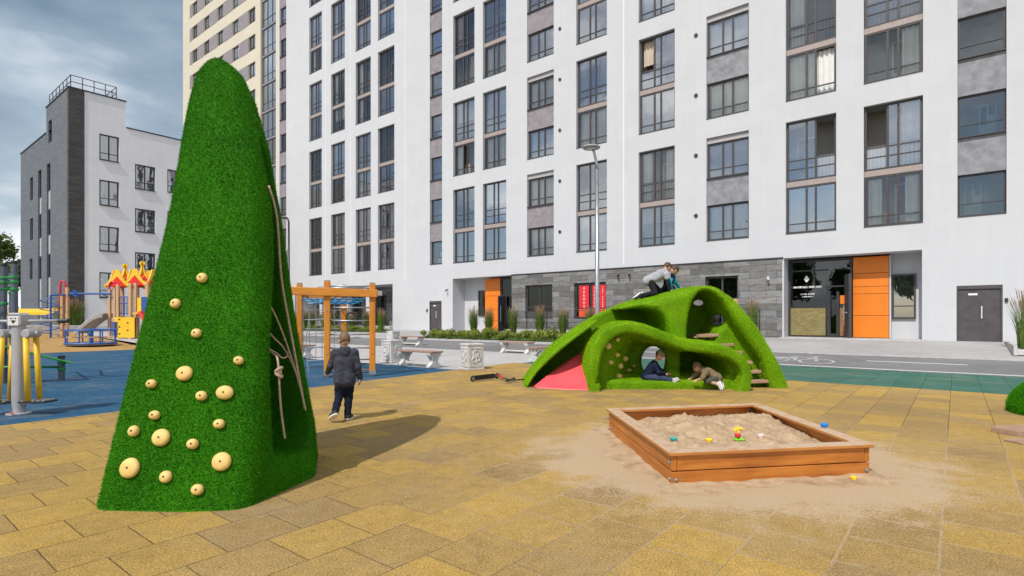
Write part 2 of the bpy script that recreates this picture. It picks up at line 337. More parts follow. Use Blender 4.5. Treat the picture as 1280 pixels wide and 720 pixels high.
MT['hood_navy'] = cloth('charcoal_navy_fleece', (0.055, 0.058, 0.080))
MT['jeans'] = cloth('dark_blue_jeans', (0.012, 0.017, 0.038))
MT['heather'] = cloth('heather_grey_jersey', (0.36, 0.365, 0.40))
MT['black_cloth'] = cloth('black_cloth', (0.018, 0.018, 0.024))
MT['cyan_cloth'] = cloth('cyan_cloth', (0.02, 0.50, 0.62))
MT['navy_cloth'] = cloth('navy_cloth', (0.012, 0.018, 0.045))
MT['denim'] = cloth('mid_blue_denim', (0.045, 0.06, 0.12))
MT['khaki'] = cloth('khaki_jersey', (0.20, 0.155, 0.085))
MT['olive_cloth'] = cloth('olive_grey_cloth', (0.075, 0.085, 0.065))
MT['cap_tan'] = cloth('tan_camouflage_cap', (0.27, 0.22, 0.13), 0.4)
MT['shoe_black'] = M('black_trainer', (0.015, 0.015, 0.018), 0.6)
MT['shoe_white'] = M('white_trainer_sole', (0.72, 0.72, 0.70), 0.6, 0, 0.08)
MT['shoe_grey'] = M('pale_grey_trainer', (0.50, 0.49, 0.48), 0.7, 0, 0.12)
MT['shoe_navy'] = M('navy_trainer', (0.02, 0.025, 0.07), 0.6)
MT['sock'] = cloth('grey_sock', (0.35, 0.35, 0.36))
# ---------------------------------------------------------------- object helpers
class H:                                        # handle: object + the world matrix its mesh coordinates live in
    def __init__(s, ob, Mx): s.ob = ob; s.M = Mx
def tag(ob, label=None, cat=None, group=None, kind=None):
    if label: ob['label'] = label
    if cat: ob['category'] = cat
    if group: ob['group'] = group
    if kind: ob['kind'] = kind
def thing(name, label, cat, loc=(0, 0, 0), rotz=0.0, group=None):
    o = bpy.data.objects.new(name, None); COL.objects.link(o); o.empty_display_size = 0.2
    o.location = loc; o.rotation_euler = (0, 0, rotz)
    tag(o, label, cat, group)
    return H(o, Matrix.Translation(Vector(loc)) @ Matrix.Rotation(rotz, 4, 'Z'))
class MB:
    def __init__(s, frame=ID): s.v = []; s.f = []; s.mi = []; s.M = frame; s.cur = 0
    def add(s, vs, fs):
        o = len(s.v); s.v.extend(tuple(x) for x in vs)
        for f in fs: s.f.append(tuple(i+o for i in f)); s.mi.append(s.cur)
    def mat(s, i): s.cur = i; return s
    def box(s, x0, x1, y0, y1, z0, z1):
        s.add([(x0,y0,z0),(x1,y0,z0),(x1,y1,z0),(x0,y1,z0),(x0,y0,z1),(x1,y0,z1),(x1,y1,z1),(x0,y1,z1)],
              [(0,3,2,1),(4,5,6,7),(0,1,5,4),(1,2,6,5),(2,3,7,6),(3,0,4,7)]); return s
    def obox(s, c, ax, ay, az):                 # centre and three half-axis vectors
        c = Vector(c); ax = Vector(ax); ay = Vector(ay); az = Vector(az)
        s.add([c+sx*ax+sy*ay+sz*az for sz in (-1,1) for sx, sy in ((-1,-1),(1,-1),(1,1),(-1,1))],
              [(0,3,2,1),(4,5,6,7),(0,1,5,4),(1,2,6,5),(2,3,7,6),(3,0,4,7)]); return s
    def beam(s, p0, p1, w, h, up=(0,0,1)):      # rectangular bar from p0 to p1
        p0 = Vector(p0); p1 = Vector(p1); d = p1-p0; up = Vector(up)
        sd = d.cross(up)
        if sd.length < 1e-6: sd = d.cross(Vector((1,0,0)))
        sd.normalize(); u2 = sd.cross(d).normalized()
        return s.obox((p0+p1)/2, d/2, sd*w/2, u2*h/2)
    def quad(s, a, b, c, d): s.add([a,b,c,d], [(0,1,2,3)]); return s
    def cyl(s, p0, p1, r0, r1=None, seg=12, caps=True):
        r1 = r0 if r1 is None else r1
        return s.tube([p0, p1], [r0, r1], seg, caps)
    def tube(s, pts, r, seg=8, caps=True):
        pts = [Vector(p) for p in pts]; k = len(pts)
        rs = r if hasattr(r, '__len__') else [r]*k
        t0 = (pts[1]-pts[0]).normalized()
        nrm = t0.orthogonal().normalized()
        vs = []
        for i, p in enumerate(pts):
            t = (pts[min(i+1,k-1)]-pts[max(i-1,0)]).normalized()
            nrm = (nrm - t*nrm.dot(t))
            nrm = nrm.normalized() if nrm.length > 1e-6 else t.orthogonal().normalized()
            b = t.cross(nrm)
            for j in range(seg):
                a = 2*PI*j/seg; vs.append(p + (nrm*math.cos(a)+b*math.sin(a))*rs[i])
        fs = []
        for i in range(k-1):
            for j in range(seg):
                a = i*seg+j; b_ = i*seg+(j+1)%seg
                fs.append((a, b_, b_+seg, a+seg))
        if caps: fs.append(tuple(range(seg-1,-1,-1))); fs.append(tuple(range((k-1)*seg, k*seg)))
        s.add(vs, fs); return s
    def ell(s, c, r, seg=14, rings=9, R=None):
        c = Vector(c); r = r if hasattr(r, '__len__') else (r, r, r)
        vs = [Vector((0,0,-r[2]))]
        for i in range(1, rings):
            ph = -PI/2+PI*i/rings
            for j in range(seg):
                a = 2*PI*j/seg; vs.append(Vector((r[0]*math.cos(ph)*math.cos(a), r[1]*math.cos(ph)*math.sin(a), r[2]*math.sin(ph))))
        vs.append(Vector((0,0,r[2])))
        if R is not None: vs = [R @ v for v in vs]
        fs = [(0, 1+(j+1)%seg, 1+j) for j in range(seg)]
        for i in range(rings-2):
            for j in range(seg):
                a = 1+i*seg+j; b = 1+i*seg+(j+1)%seg
                fs.append((a, b, b+seg, a+seg))
        e = len(vs)-1; o = 1+(rings-2)*seg
        fs += [(e, o+j, o+(j+1)%seg) for j in range(seg)]
        s.add([v+c for v in vs], fs); return s
    def lathe(s, prof, c=(0,0,0), seg=16):
        c = Vector(c); vs = []; fs = []; k = len(prof)
        for r, z in prof:
            for j in range(seg):
                a = 2*PI*j/seg; vs.append(c+Vector((r*math.cos(a), r*math.sin(a), z)))
        for i in range(k-1):
            for j in range(seg):
                a = i*seg+j; b = i*seg+(j+1)%seg; fs.append((a, b, b+seg, a+seg))
        if prof[0][0] > 1e-4: fs.append(tuple(range(seg-1,-1,-1)))
        if prof[-1][0] > 1e-4: fs.append(tuple(range((k-1)*seg, k*seg)))
        s.add(vs, fs); return s
    def torus(s, c, R, r, ax=(1,0,0), ay=(0,1,0), seg=20, ss=7, a0=0, a1=2*PI):
        c = Vector(c); ax = Vector(ax); ay = Vector(ay); full = abs(a1-a0-2*PI) < 1e-4
        pts = [c+ax*R*math.cos(a0+(a1-a0)*i/seg)+ay*R*math.sin(a0+(a1-a0)*i/seg) for i in range(seg+1)]
        return s.tube(pts, r, ss)
    def prism(s, poly, fn, d0, d1):             # poly in 2D, fn(a, b, d) -> point
        k = len(poly)
        vs = [fn(a, b, d0) for a, b in poly]+[fn(a, b, d1) for a, b in poly]
        fs = [tuple(range(k-1,-1,-1)), tuple(range(k, 2*k))]
        fs += [(i, (i+1)%k, (i+1)%k+k, i+k) for i in range(k)]
        s.add(vs, fs); return s
    def build(s, name, mats, parent=None, smooth=False, bevel=0.0, loc=None, rotz=0.0, label=None, cat=None, group=None, kind=None, autosmooth=None):
        me = bpy.data.meshes.new(name)
        if parent is not None: PM = parent.M
        elif loc is not None: PM = Matrix.Translation(Vector(loc)) @ Matrix.Rotation(rotz, 4, 'Z')
        else: PM = ID
        A = np.array(PM.inverted() @ s.M); V = np.array(s.v, dtype=float)
        V = V @ A[:3,:3].T + A[:3,3]
        me.from_pydata(V.tolist(), [], s.f)
        mats = mats if isinstance(mats, (list, tuple)) else [mats]
        for m in mats: me.materials.append(MT[m] if isinstance(m, str) else m)
        if len(mats) > 1: me.polygons.foreach_set('material_index', s.mi)
        if smooth: me.polygons.foreach_set('use_smooth', [True]*len(me.polygons))
        me.update()
        o = bpy.data.objects.new(name, me); COL.objects.link(o)
        if parent is not None: o.parent = parent.ob
        elif loc is not None: o.location = loc; o.rotation_euler = (0, 0, rotz)
        if bevel > 0:
            b = o.modifiers.new('bevel', 'BEVEL'); b.width = bevel; b.segments = 2; b.limit_method = 'ANGLE'; b.angle_limit = 0.7
        tag(o, label, cat, group, kind)
        return H(o, PM)
def raw_mesh(name, V, Fq, mat, parent, smooth=True, extra=None):
    """mesh from numpy arrays in world space; Fq quads; extra = (V3, ) loose triangles (grass blades) appended"""
    A = np.array(parent.M.inverted()); nq = len(Fq)
    Vt = V; loops = Fq.reshape(-1); starts = np.arange(nq)*4; tot = np.full(nq, 4)
    if extra is not None:
        nb = len(extra)//3
        loops = np.concatenate([loops, np.arange(nb*3)+len(V)])
        starts = np.concatenate([starts, nq*4+np.arange(nb)*3]); tot = np.concatenate([tot, np.full(nb, 3)])
        Vt = np.concatenate([V, extra])
    Vt = Vt @ A[:3,:3].T + A[:3,3]
    me = bpy.data.meshes.new(name)
    me.vertices.add(len(Vt)); me.vertices.foreach_set('co', Vt.astype(np.float32).ravel())
    me.loops.add(len(loops)); me.loops.foreach_set('vertex_index', loops.astype(np.int32))
    me.polygons.add(len(starts)); me.polygons.foreach_set('loop_start', starts.astype(np.int32))
    try: me.polygons.foreach_set('loop_total', tot.astype(np.int32))
    except Exception: pass
    sm = np.zeros(len(starts), dtype=bool); sm[:nq] = smooth
    me.polygons.foreach_set('use_smooth', sm)
    for m in (mat if isinstance(mat, (list, tuple)) else [mat]): me.materials.append(MT[m])
    if extra is not None:
        fb = np.zeros(len(Vt), np.float32); fb[:len(V)] = 0.15; fb[len(V):] = np.repeat(np.random.default_rng(1).random(nb), 3)
        fa = me.attributes.new('fibre', 'FLOAT', 'POINT'); fa.data.foreach_set('value', fb)
    me.update(calc_edges=True); me.validate()
    o = bpy.data.objects.new(name, me); COL.objects.link(o); o.parent = parent.ob
    return H(o, parent.M)
def dup(h, loc, rotz=0.0, label=None, group=None, scale=None):
    def rec(o, par):
        c = o.copy(); COL.objects.link(c); c.parent = par
        for ch in o.children: rec(ch, c)
        return c
    r = rec(h.ob, None); r.location = loc; r.rotation_euler = (0, 0, rotz)
    if scale: r.scale = scale
    if label: r['label'] = label
    if group: r['group'] = group
    return r
def text(s, size, origin, right, up, name, mat, parent, depth=0.003, align='CENTER', vertical=False):
    """flat lettering: real mesh glyphs, right/up are world unit vectors"""
    mb = MB(); right = Vector(right); up = Vector(up); nrm = right.cross(up)
    items = [(ch, 0, -i*size*1.02) for i, ch in enumerate(s)] if vertical else [(s, 0, 0)]
    for tx, ox, oy in items:
        cu = bpy.data.curves.new('lettering', 'FONT'); cu.body = tx; cu.size = size; cu.align_x = align
        cu.extrude = depth/2; cu.resolution_u = 3
        ob = bpy.data.objects.new('lettering', cu); COL.objects.link(ob)
        dg = bpy.context.evaluated_depsgraph_get(); dg.update()
        me = bpy.data.meshes.new_from_object(ob.evaluated_get(dg))
        O = Vector(origin)+right*ox+up*oy
        mb.add([O+right*v.co.x+up*v.co.y+nrm*v.co.z for v in me.vertices], [tuple(p.vertices) for p in me.polygons])
        bpy.data.objects.remove(ob); bpy.data.curves.remove(cu); bpy.data.meshes.remove(me)
    return mb.build(name, mat, parent)

# ---------------------------------------------------------------- implicit surfaces (surface nets)
def smin(a, b, k):
    if k <= 0: return np.minimum(a, b)
    h = np.clip(0.5+0.5*(b-a)/k, 0, 1)
    return b*(1-h)+a*h-k*h*(1-h)
def smax(a, b, k): return -smin(-a, -b, k)
def nets(Fv, org, h):
    s = Fv < 0; nx, ny, nz = Fv.shape
    c = np.zeros((nx-1, ny-1, nz-1), dtype=np.int8)
    offs = [(i, j, k) for i in (0,1) for j in (0,1) for k in (0,1)]
    for i, j, k in offs: c += s[i:nx-1+i, j:ny-1+j, k:nz-1+k]
    act = np.argwhere((c > 0) & (c < 8)); idx = np.full(c.shape, -1, dtype=np.int64); idx[tuple(act.T)] = np.arange(len(act))
    val = np.stack([Fv[act[:,0]+i, act[:,1]+j, act[:,2]+k] for i, j, k in offs], 1)
    pos = np.zeros((len(act), 3)); cnt = np.zeros(len(act))
    for a in range(8):
        for b in range(a+1, 8):
            pa = np.array(offs[a]); pb = np.array(offs[b])
            if np.abs(pa-pb).sum() != 1: continue
            m = (val[:,a] < 0) != (val[:,b] < 0)
            t = np.where(m, val[:,a]/(val[:,a]-val[:,b]+1e-20), 0)
            pos += np.where(m[:,None], pa+(pb-pa)*t[:,None], 0); cnt += m
    V = (act+pos/cnt[:,None])*h+np.array(org)
    Q = []
    for ax in range(3):
        sl0 = [slice(None)]*3; sl1 = [slice(None)]*3; sl0[ax] = slice(0, -1); sl1[ax] = slice(1, None)
        A = s[tuple(sl0)]; B = s[tuple(sl1)]
        e = np.argwhere(A != B); u, v = (ax+1) % 3, (ax+2) % 3
        e = e[(e[:,u] > 0) & (e[:,v] > 0) & (e[:,u] < Fv.shape[u]-1) & (e[:,v] < Fv.shape[v]-1)]
        flip = B[tuple(e.T)]
        def cell(du, dv):
            q = e.copy(); q[:,u] -= du; q[:,v] -= dv; return idx[tuple(q.T)]
        q = np.stack([cell(1,1), cell(0,1), cell(0,0), cell(1,0)], 1)
        q[flip] = q[flip][:, ::-1]; Q.append(q)
    Q = np.concatenate(Q); Q = Q[(Q >= 0).all(1)]
    return V, Q
def poly_sd(px, py, poly):                      # signed distance to a polygon, arrays
    d = np.full(px.shape, 1e9); ins = np.zeros(px.shape, bool); k = len(poly)
    for i in range(k):
        ax, ay = poly[i]; bx, by = poly[(i+1) % k]
        ex, ey = bx-ax, by-ay; wx, wy = px-ax, py-ay
        t = np.clip((wx*ex+wy*ey)/(ex*ex+ey*ey+1e-12), 0, 1)
        d = np.minimum(d, (wx-ex*t)**2+(wy-ey*t)**2)
        cnd = ((ay > py) != (by > py)) & (px < (bx-ax)*(py-ay)/((by-ay) if abs(by-ay) > 1e-12 else 1e-12)+ax)
        ins ^= cnd
    d = np.sqrt(d); return np.where(ins, -d, d)
def line_sd(px, py, pts):
    d = np.full(px.shape, 1e9)
    for (ax, ay), (bx, by) in zip(pts[:-1], pts[1:]):
        ex, ey = bx-ax, by-ay; wx, wy = px-ax, py-ay
        t = np.clip((wx*ex+wy*ey)/(ex*ex+ey*ey+1e-12), 0, 1)
        d = np.minimum(d, np.hypot(wx-ex*t, wy-ey*t))
    return d
def smooth_pts(pts, n=4):                       # Catmull-Rom through points
    pts = [np.array(p, float) for p in pts]; out = []
    for i in range(len(pts)-1):
        p0 = pts[max(i-1,0)]; p1 = pts[i]; p2 = pts[i+1]; p3 = pts[min(i+2, len(pts)-1)]
        for k in range(n):
            t = k/n
            out.append(tuple(0.5*((2*p1)+(p2-p0)*t+(2*p0-5*p1+4*p2-p3)*t*t+(3*p1-p0-3*p2+p3)*t**3)))
    out.append(tuple(pts[-1])); return out
def turf_blades(V, Q, count, length, width, ymax=None, seed=1):
    rg = np.random.default_rng(seed)
    a, b, c, d = (V[Q[:,i]] for i in range(4))
    nr = np.cross(c-a, d-b); ar = np.linalg.norm(nr, axis=1)/2; nr = nr/(2*ar[:,None]+1e-12)
    cen = (a+b+c+d)/4
    w = ar.copy(); vis = ((np.array([0,0,EYE])-cen)*nr).sum(1) > -0.35
    w = w*np.where(vis, 1.0, 0.12); w[cen[:,2] < 0.01] = 0
    i = rg.choice(len(Q), count, p=w/w.sum())
    s, t = rg.random((count,1)), rg.random((count,1))
    p = (a[i]*(1-s)+b[i]*s)*(1-t)+(d[i]*(1-s)+c[i]*s)*t
    n_ = nr[i]
    tn = np.cross(n_, rg.normal(size=(count,3))); tn /= np.linalg.norm(tn, axis=1)[:,None]+1e-9
    ben = rg.normal(size=(count,3))*0.45+np.array([0,0,-0.12])
    tip = p+(n_+ben)*length*rg.uniform(0.5, 1.25, (count,1))
    base = p-n_*0.004
    out = np.empty((count*3, 3)); out[0::3] = base-tn*width/2; out[1::3] = base+tn*width/2; out[2::3] = tip
    return out
# ---------------------------------------------------------------- setting: grounds
def sheet(name, poly_or_rect, mat, dz, step=1.0):
    """sheet over a (u, n) quad (four corners), following the lie of the land, dz above it"""
    c = poly_or_rect
    L1 = max((Vector(c[1])-Vector(c[0])).length, (Vector(c[2])-Vector(c[3])).length); L2 = max((Vector(c[3])-Vector(c[0])).length, (Vector(c[2])-Vector(c[1])).length)
    a = max(1, int(L1/step)); b = max(1, int(L2/step)); mb = MB(); vs = []; fs = []
    for j in range(b+1):
        for i in range(a+1):
            s, t = i/a, j/b
            p = (Vector(c[0])*(1-s)+Vector(c[1])*s)*(1-t)+(Vector(c[3])*(1-s)+Vector(c[2])*s)*t
            w = uv(p.x, p.y, zg(p.x, p.y)+dz); vs.append(w)
    for j in range(b):
        for i in range(a):
            k = j*(a+1)+i; fs.append((k, k+1, k+a+2, k+a+1))
    mb.add(vs, fs)
    return mb.build(name, mat, kind='structure')
sheet('ground', [(-300,-240),(300,-240),(300,360),(-300,360)], 'earth', -0.30, 4.0)
sheet('tan_rubber_paving', [(-9.0,-6),(24,-6),(24,13.65),(-10.9,13.65)], 'tan_tile', 0.0, 1.0)
sheet('rear_tan_rubber_paving', [(-13.5,-30),(24,-30),(24,-6),(-9.0,-6)], 'tan_tile', 0.0, 2.0)
sheet('blue_rubber_paving', [(-29,-16),(-8.2,-5.5),(-10.62,10.9),(-29,9.6)], 'blue_tile', -0.004, 1.0)
sheet('tan_castle_paving', [(-45.9,-16),(-28.8,-16),(-28.8,9.6),(-45.9,10.2)], 'tan_plain', 0.0, 1.0)
sheet('green_rubber_paving', [(-10.6,13.65),(40,13.65),(40,17.9),(-11.0,17.9)], 'green_tile', -0.001, 1.0)
sheet('concrete_plaza', [(-70,9.2),(-9.5,10.9),(-10.5,17.9),(-70,17.9)], 'plaza', -0.008, 1.0)
sheet('asphalt_road', [(-70,17.9),(40,17.9),(40,21.1),(-70,21.1)], 'asphalt', 0.0, 1.0)
sheet('pavement', [(-75,21.1),(40,21.1),(40,29.0),(-75,29.0)], 'pavement', -0.002, 0.85)
def strip(name, u0, u1, n0, n1, mat='marking', dz=0.006): return sheet(name, [(u0,n0),(u1,n0),(u1,n1),(u0,n1)], mat, dz, 0.5)
strip('road_edge_line', -11.0, 40, 18.0, 18.12)
for k in range(-2, 6): strip('road_lane_dash', -2.1+4.2*k, 0.25+4.2*k, 19.62, 19.74)
# painted bicycle sign on the road
mbk = MB()
def rp(u, n): return uv(u, n, zg(u, n)+0.008)
BU, BN = -3.95, 19.05
for cu in (-0.62, 0.62):
    vs = []; fs = []
    for i in range(28):
        a = 2*PI*i/28
        for r in (0.50, 0.42): vs.append(rp(BU+cu+r*math.cos(a), BN+r*1.15*math.sin(a)))
    for i in range(28): j = (i+1) % 28; fs.append((2*i, 2*j, 2*j+1, 2*i+1))
    mbk.add(vs, fs)
for (a, b) in [((-0.62,0),(-0.2,0.85)),((-0.2,0.85),(0.45,0.8)),((0.62,0),(0.4,1.1)),((-0.62,0),(0.05,0.0)),((0.05,0),(0.45,0.8)),((-0.3,1.05),(-0.05,1.05)),((0.3,1.12),(0.55,1.12)),((0.05,0),(-0.2,0.85))]:
    pa = Vector(a); pb = Vector(b); q = (pb-pa).normalized(); s = Vector((-q.y, q.x))*0.05
    mbk.add([rp(BU+p.x, BN+p.y) for p in (pa-s, pb-s, pb+s, pa+s)], [(0,1,2,3)])
mbk.build('road_bicycle_marking', 'marking_worn', kind='structure')
# kerb between road and pavement (flush to low)
mb = MB(BF)
for k in range(-60, 34, 2):
    u0 = k+0.01; u1 = k+1.99; z = zg(u0, 21.1)
    mb.box(u0, u1, 21.0, 21.12, z-0.1, z+0.025)
mb.build('kerb', 'kerb', kind='structure')

# ---------------------------------------------------------------- buildings
def wall_grid(mb, u0, u1, z0, z1, y, holes, depth):
    us = sorted({u0, u1, *[h[0] for h in holes], *[h[1] for h in holes]}); zs = sorted({z0, z1, *[h[2] for h in holes], *[h[3] for h in holes]})
    us = [u for u in us if u0 <= u <= u1]; zs = [z for z in zs if z0 <= z <= z1]
    for i in range(len(us)-1):
        for j in range(len(zs)-1):
            cu = (us[i]+us[i+1])/2; cz = (zs[j]+zs[j+1])/2
            if any(h[0] < cu < h[1] and h[2] < cz < h[3] for h in holes): continue
            mb.quad((us[i],y,zs[j]),(us[i+1],y,zs[j]),(us[i+1],y,zs[j+1]),(us[i],y,zs[j+1]))
    for h in holes:
        d = h[4] if len(h) > 4 else depth
        a, b, c, e = h[:4]
        mb.quad((a,y,c),(a,y,e),(a,y+d,e),(a,y+d,c)); mb.quad((b,y,c),(b,y+d,c),(b,y+d,e),(b,y,e))
        mb.quad((a,y,e),(b,y,e),(b,y+d,e),(a,y+d,e)); mb.quad((a,y,c),(a,y+d,c),(b,y+d,c),(b,y,c))
RW = random.Random(3)
def window(par, frame, y, u0, u1, z0, z1, cols=(0.4, 0.2, 0.4), rails=(), fw=0.07, glass='glass', curtain=None, inner=True, deep=0.95, open_col=None, sill=True, frame_mat='frame', balcony=False, blinds=False):
    """window part: frame mesh with sub-parts pane, room, curtain; y = plane of the frame face"""
    mb = MB(frame); t = 0.07
    mb.box(u0, u0+fw, y, y+t, z0, z1); mb.box(u1-fw, u1, y, y+t, z0, z1)
    mb.box(u0+fw, u1-fw, y, y+t, z1-fw, z1); mb.box(u0+fw, u1-fw, y, y+t, z0, z0+fw)
    us = [u0+fw]; acc = 0; W = u1-u0-2*fw
    for c in cols[:-1]:
        acc += c; x = u0+fw+W*acc; mb.box(x-fw*0.55, x+fw*0.55, y-0.004, y+t-0.006, z0+fw, z1-fw); us.append(x)
    us.append(u1-fw)
    for r in rails:
        h = fw*0.62
        for i in range(len(us)-1):
            a = us[i]+(fw*0.55 if i else 0); b = us[i+1]-(fw*0.55 if i < len(us)-2 else 0)
            mb.box(a, b, y+0.004, y+t-0.004, z0+r-h/2, z0+r+h/2)
    if sill: mb.box(u0-0.02, u1+0.02, y-0.19, y-0.002, z0-0.035, z0-0.004)
    if balcony:                                 # thin bars of the railing behind the lower lights
        k = int((u1-u0)/0.13)
        for i in range(1, k): x = u0+(u1-u0)*i/k; mb.box(x-0.008, x+0.008, y+0.13, y+0.146, z0+0.08, z0+0.98)
        mb.box(u0+0.02, u1-0.02, y+0.12, y+0.16, z0+0.98, z0+1.02)
    w = mb.build('window', frame_mat, par)
    pb = MB(frame)
    for i in range(len(us)-1):
        lo = z0+fw
        if open_col == i and rails:
            pb.quad((us[i],y+0.035,lo),(us[i+1],y+0.035,lo),(us[i+1],y+0.035,z0+rails[-1]),(us[i],y+0.035,z0+rails[-1])); continue
        if open_col == i: continue
        pb.quad((us[i],y+0.035,lo),(us[i+1],y+0.035,lo),(us[i+1],y+0.035,z1-fw),(us[i],y+0.035,z1-fw))
    pb.build('pane', RW.choice(['glass', 'glass', 'glass', 'glass_clear', 'glass_clear', 'glass_sky']) if glass == 'glass' else glass, w)
    if inner:
        rb = MB(frame); a, b, c, d, e, f = u0+0.01, u1-0.01, y+0.075, y+deep, z0+0.02, z1-0.02
        rb.mat(0); rb.quad((a,d,e),(b,d,e),(b,d,f),(a,d,f)); rb.quad((a,c,e),(a,d,e),(a,d,f),(a,c,f)); rb.quad((b,c,e),(b,c,f),(b,d,f),(b,d,e))
        rb.quad((a,c,f),(a,d,f),(b,d,f),(b,c,f)); rb.quad((a,c,e),(b,c,e),(b,d,e),(a,d,e))
        if RW.random() < 0.75:                  # balcony door and window of the flat behind
            x0 = a+(b-a)*RW.choice([0.12, 0.45, 0.5]); x1 = x0+(b-a)*0.4; zt = min(f-0.2, e+2.05)
            rb.mat(1).box(x0, x1, d-0.05, d-0.004, e+0.05, zt)
            xm = (x0+x1)/2
            rb.mat(2); rb.box(x0+0.06, xm-0.03, d-0.056, d-0.051, e+0.5, zt-0.07); rb.box(xm+0.03, x1-0.06, d-0.056, d-0.051, e+0.85, zt-0.07)
        rb.build('room_recess', ['interior', 'inner_white', 'inner_dark'], w)
    if curtain:
        cb = MB(frame)
        for (s0, s1, zl) in curtain:
            a = u0+fw+W*s0; b = u0+fw+W*s1; k = max(6, int((b-a)/0.035)); vs = []; fs = []
            bot = z0+fw+(z1-z0-2*fw)*zl
            for i in range(k+1):
                x = a+(b-a)*i/k; yy = y+0.2+0.035*math.sin(i*1.15+s0*9)
                vs += [(x, yy, bot), (x, yy, z1-fw)]
            for i in range(k): fs.append((2*i, 2*i+2, 2*i+3, 2*i+1))
            cb.add(vs, fs)
        cb.build('curtain', RW.choice(['curtain', 'curtain', 'curtain', 'curtain_warm']), w)
    if blinds:
        bb = MB(frame)
        for i in range(7): z = z1-fw-0.06-0.11*i; bb.box(u0+fw, u1-fw, y+0.11, y+0.125, z-0.035, z+0.035)
        bb.build('blind', 'curtain', w)
    return w
def rand_curtain():
    r = RW.random()
    if r < 0.30: return None
    if r < 0.45: return [(0.02, 0.34, 0.0)]
    if r < 0.60: return [(0.66, 0.98, 0.0)]
    if r < 0.78: return [(0.02, 0.28, 0.0), (0.72, 0.98, 0.0)]
    return [(0.02, 0.98, RW.choice([0.0, 0.0, 0.5]))]
NF = 26.4
main = thing('apartment_building', 'large white apartment block with tall dark framed windows and a grey stone ground floor', 'building', uv(-20, NF, 0.6), ANG)
holes = []
PAIR = [('C1',-43.65,4),('C2',-40.37,4),('C3',-37.0,4),('C4',-34.2,4),('C6',-26.2,3),('C7',-23.55,3),('C9',-16.56,3),('C10',-12.78,2),('C12',-5.81,2),('C13',-2.91,2)]
PANEL = [('C8',-20.01,3),('C11',-9.28,2)]
WID = 1.93; Z0 = 5.1; FH = 5.8
top_of = lambda k: Z0+FH*k
for nme, u, km in PAIR:
    for k in range(km+1): holes.append((u, u+WID, top_of(k), top_of(k)+4.87, 0.24))
for nme, u, km in PANEL:
    for k in range(km+1): holes.append((u, u+WID, top_of(k), top_of(k)+4.88, 0.24))
holes.append((-48.62, -47.44, 5.12, 34.0, 0.24)); holes.append((-28.47, -27.26, 5.12, 28.4, 0.24)); holes.append((0.05, 1.41, 5.16, 19.0, 0.24))
REC = 1.18
holes += [(-26.25, -5.95, 0.4, 4.05, 0.02), (-5.88, -1.01, 0.4, 4.04, REC), (-46.0, -32.47, 0.4, 3.95, 2.2)]
holes += [(-28.51, -27.30, 0.45, 2.60, 0.14), (0.02, 1.31, 0.45, 2.61, 0.14)]
mb = MB(BF)
wall_grid(mb, -48.9, 9.0, 0.2, 36.0, NF, holes, 0.24)
mb.quad((-48.9,NF,0.2),(-48.9,NF,36),(-48.9,NF+14,36),(-48.9,NF+14,0.2)); mb.quad((9,NF,0.2),(9,NF+14,0.2),(9,NF+14,36),(9,NF,36))
mb.quad((-48.9,NF,36),(9,NF,36),(9,NF+14,36),(-48.9,NF+14,36)); mb.quad((-48.9,NF+14,0.2),(-48.9,NF+14,36),(9,NF+14,36),(9,NF+14,0.2))
mb.build('wall', 'white_plaster', main)
YW = NF+0.165
OPEN = {('C10',1,1):0, ('C12',1,0):2, ('C13',0,1):0, ('C12',0,1):2, ('C6',1,0):1}
for nme, u, km in PAIR:
    for k in range(km+1):
        z = top_of(k); far = nme in ('C1','C2','C3','C4')
        bl = (nme, k) == ('C10', 0)
        window(main, BF, YW, u+0.02, u+WID-0.02, z+0.01, z+2.02, rails=(0.40,), curtain=None if bl else rand_curtain(), open_col=OPEN.get((nme,k,0)), blinds=bl)
        mb = MB(BF); mb.box(u+0.004, u+WID-0.004, YW-0.015, YW+0.1, z+2.03, z+2.26)
        mb.build('spandrel', 'spandrel', main)
        window(main, BF, YW, u+0.02, u+WID-0.02, z+2.27, z+4.86, rails=(0.52, 0.90), curtain=rand_curtain(), sill=False, open_col=OPEN.get((nme,k,1)), balcony=nme in ('C9','C10','C12','C13','C6'))
for nme, u, km in PANEL:
    for k in range(km+1):
        z = top_of(k)
        window(main, BF, YW, u+0.02, u+WID-0.02, z+0.01, z+1.66, cols=(0.36,0.26,0.38), rails=(0.42,), curtain=[(0.02,0.98,0.0)], inner=True, deep=0.6)
        mb = MB(BF); mb.box(u+0.004, u+WID-0.004, YW-0.10, YW+0.1, z+1.68, z+2.92); mb.build('wall_panel', 'purple' if nme == 'C8' else 'slate', main)
        window(main, BF, YW, u+0.02, u+WID-0.02, z+2.96, z+4.60, cols=(0.36,0.26,0.38), rails=(0.42,), curtain=[(0.02,0.98,0.0)], inner=True, deep=0.6)
        mb = MB(BF); mb.box(u+0.004, u+WID-0.004, YW-0.06, YW+0.1, z+4.62, z+4.872); mb.build('wall_panel', 'header', main)
for (u0, u1, zs, cnt) in ((-48.62,-47.44,5.14,10), (-28.47,-27.26,5.14,8)):
    for k in range(cnt):
        z = zs+2.9*k
        window(main, BF, YW, u0+0.02, u1-0.02, z, z+1.55, cols=(1.0,), rails=(0.45,), inner=True, deep=0.5, fw=0.06)
        if k < cnt-1 or True:
            mb = MB(BF); mb.box(u0+0.004, u1-0.004, YW-0.09, YW+0.1, z+1.57, z+2.86); mb.build('wall_panel', 'purple', main)
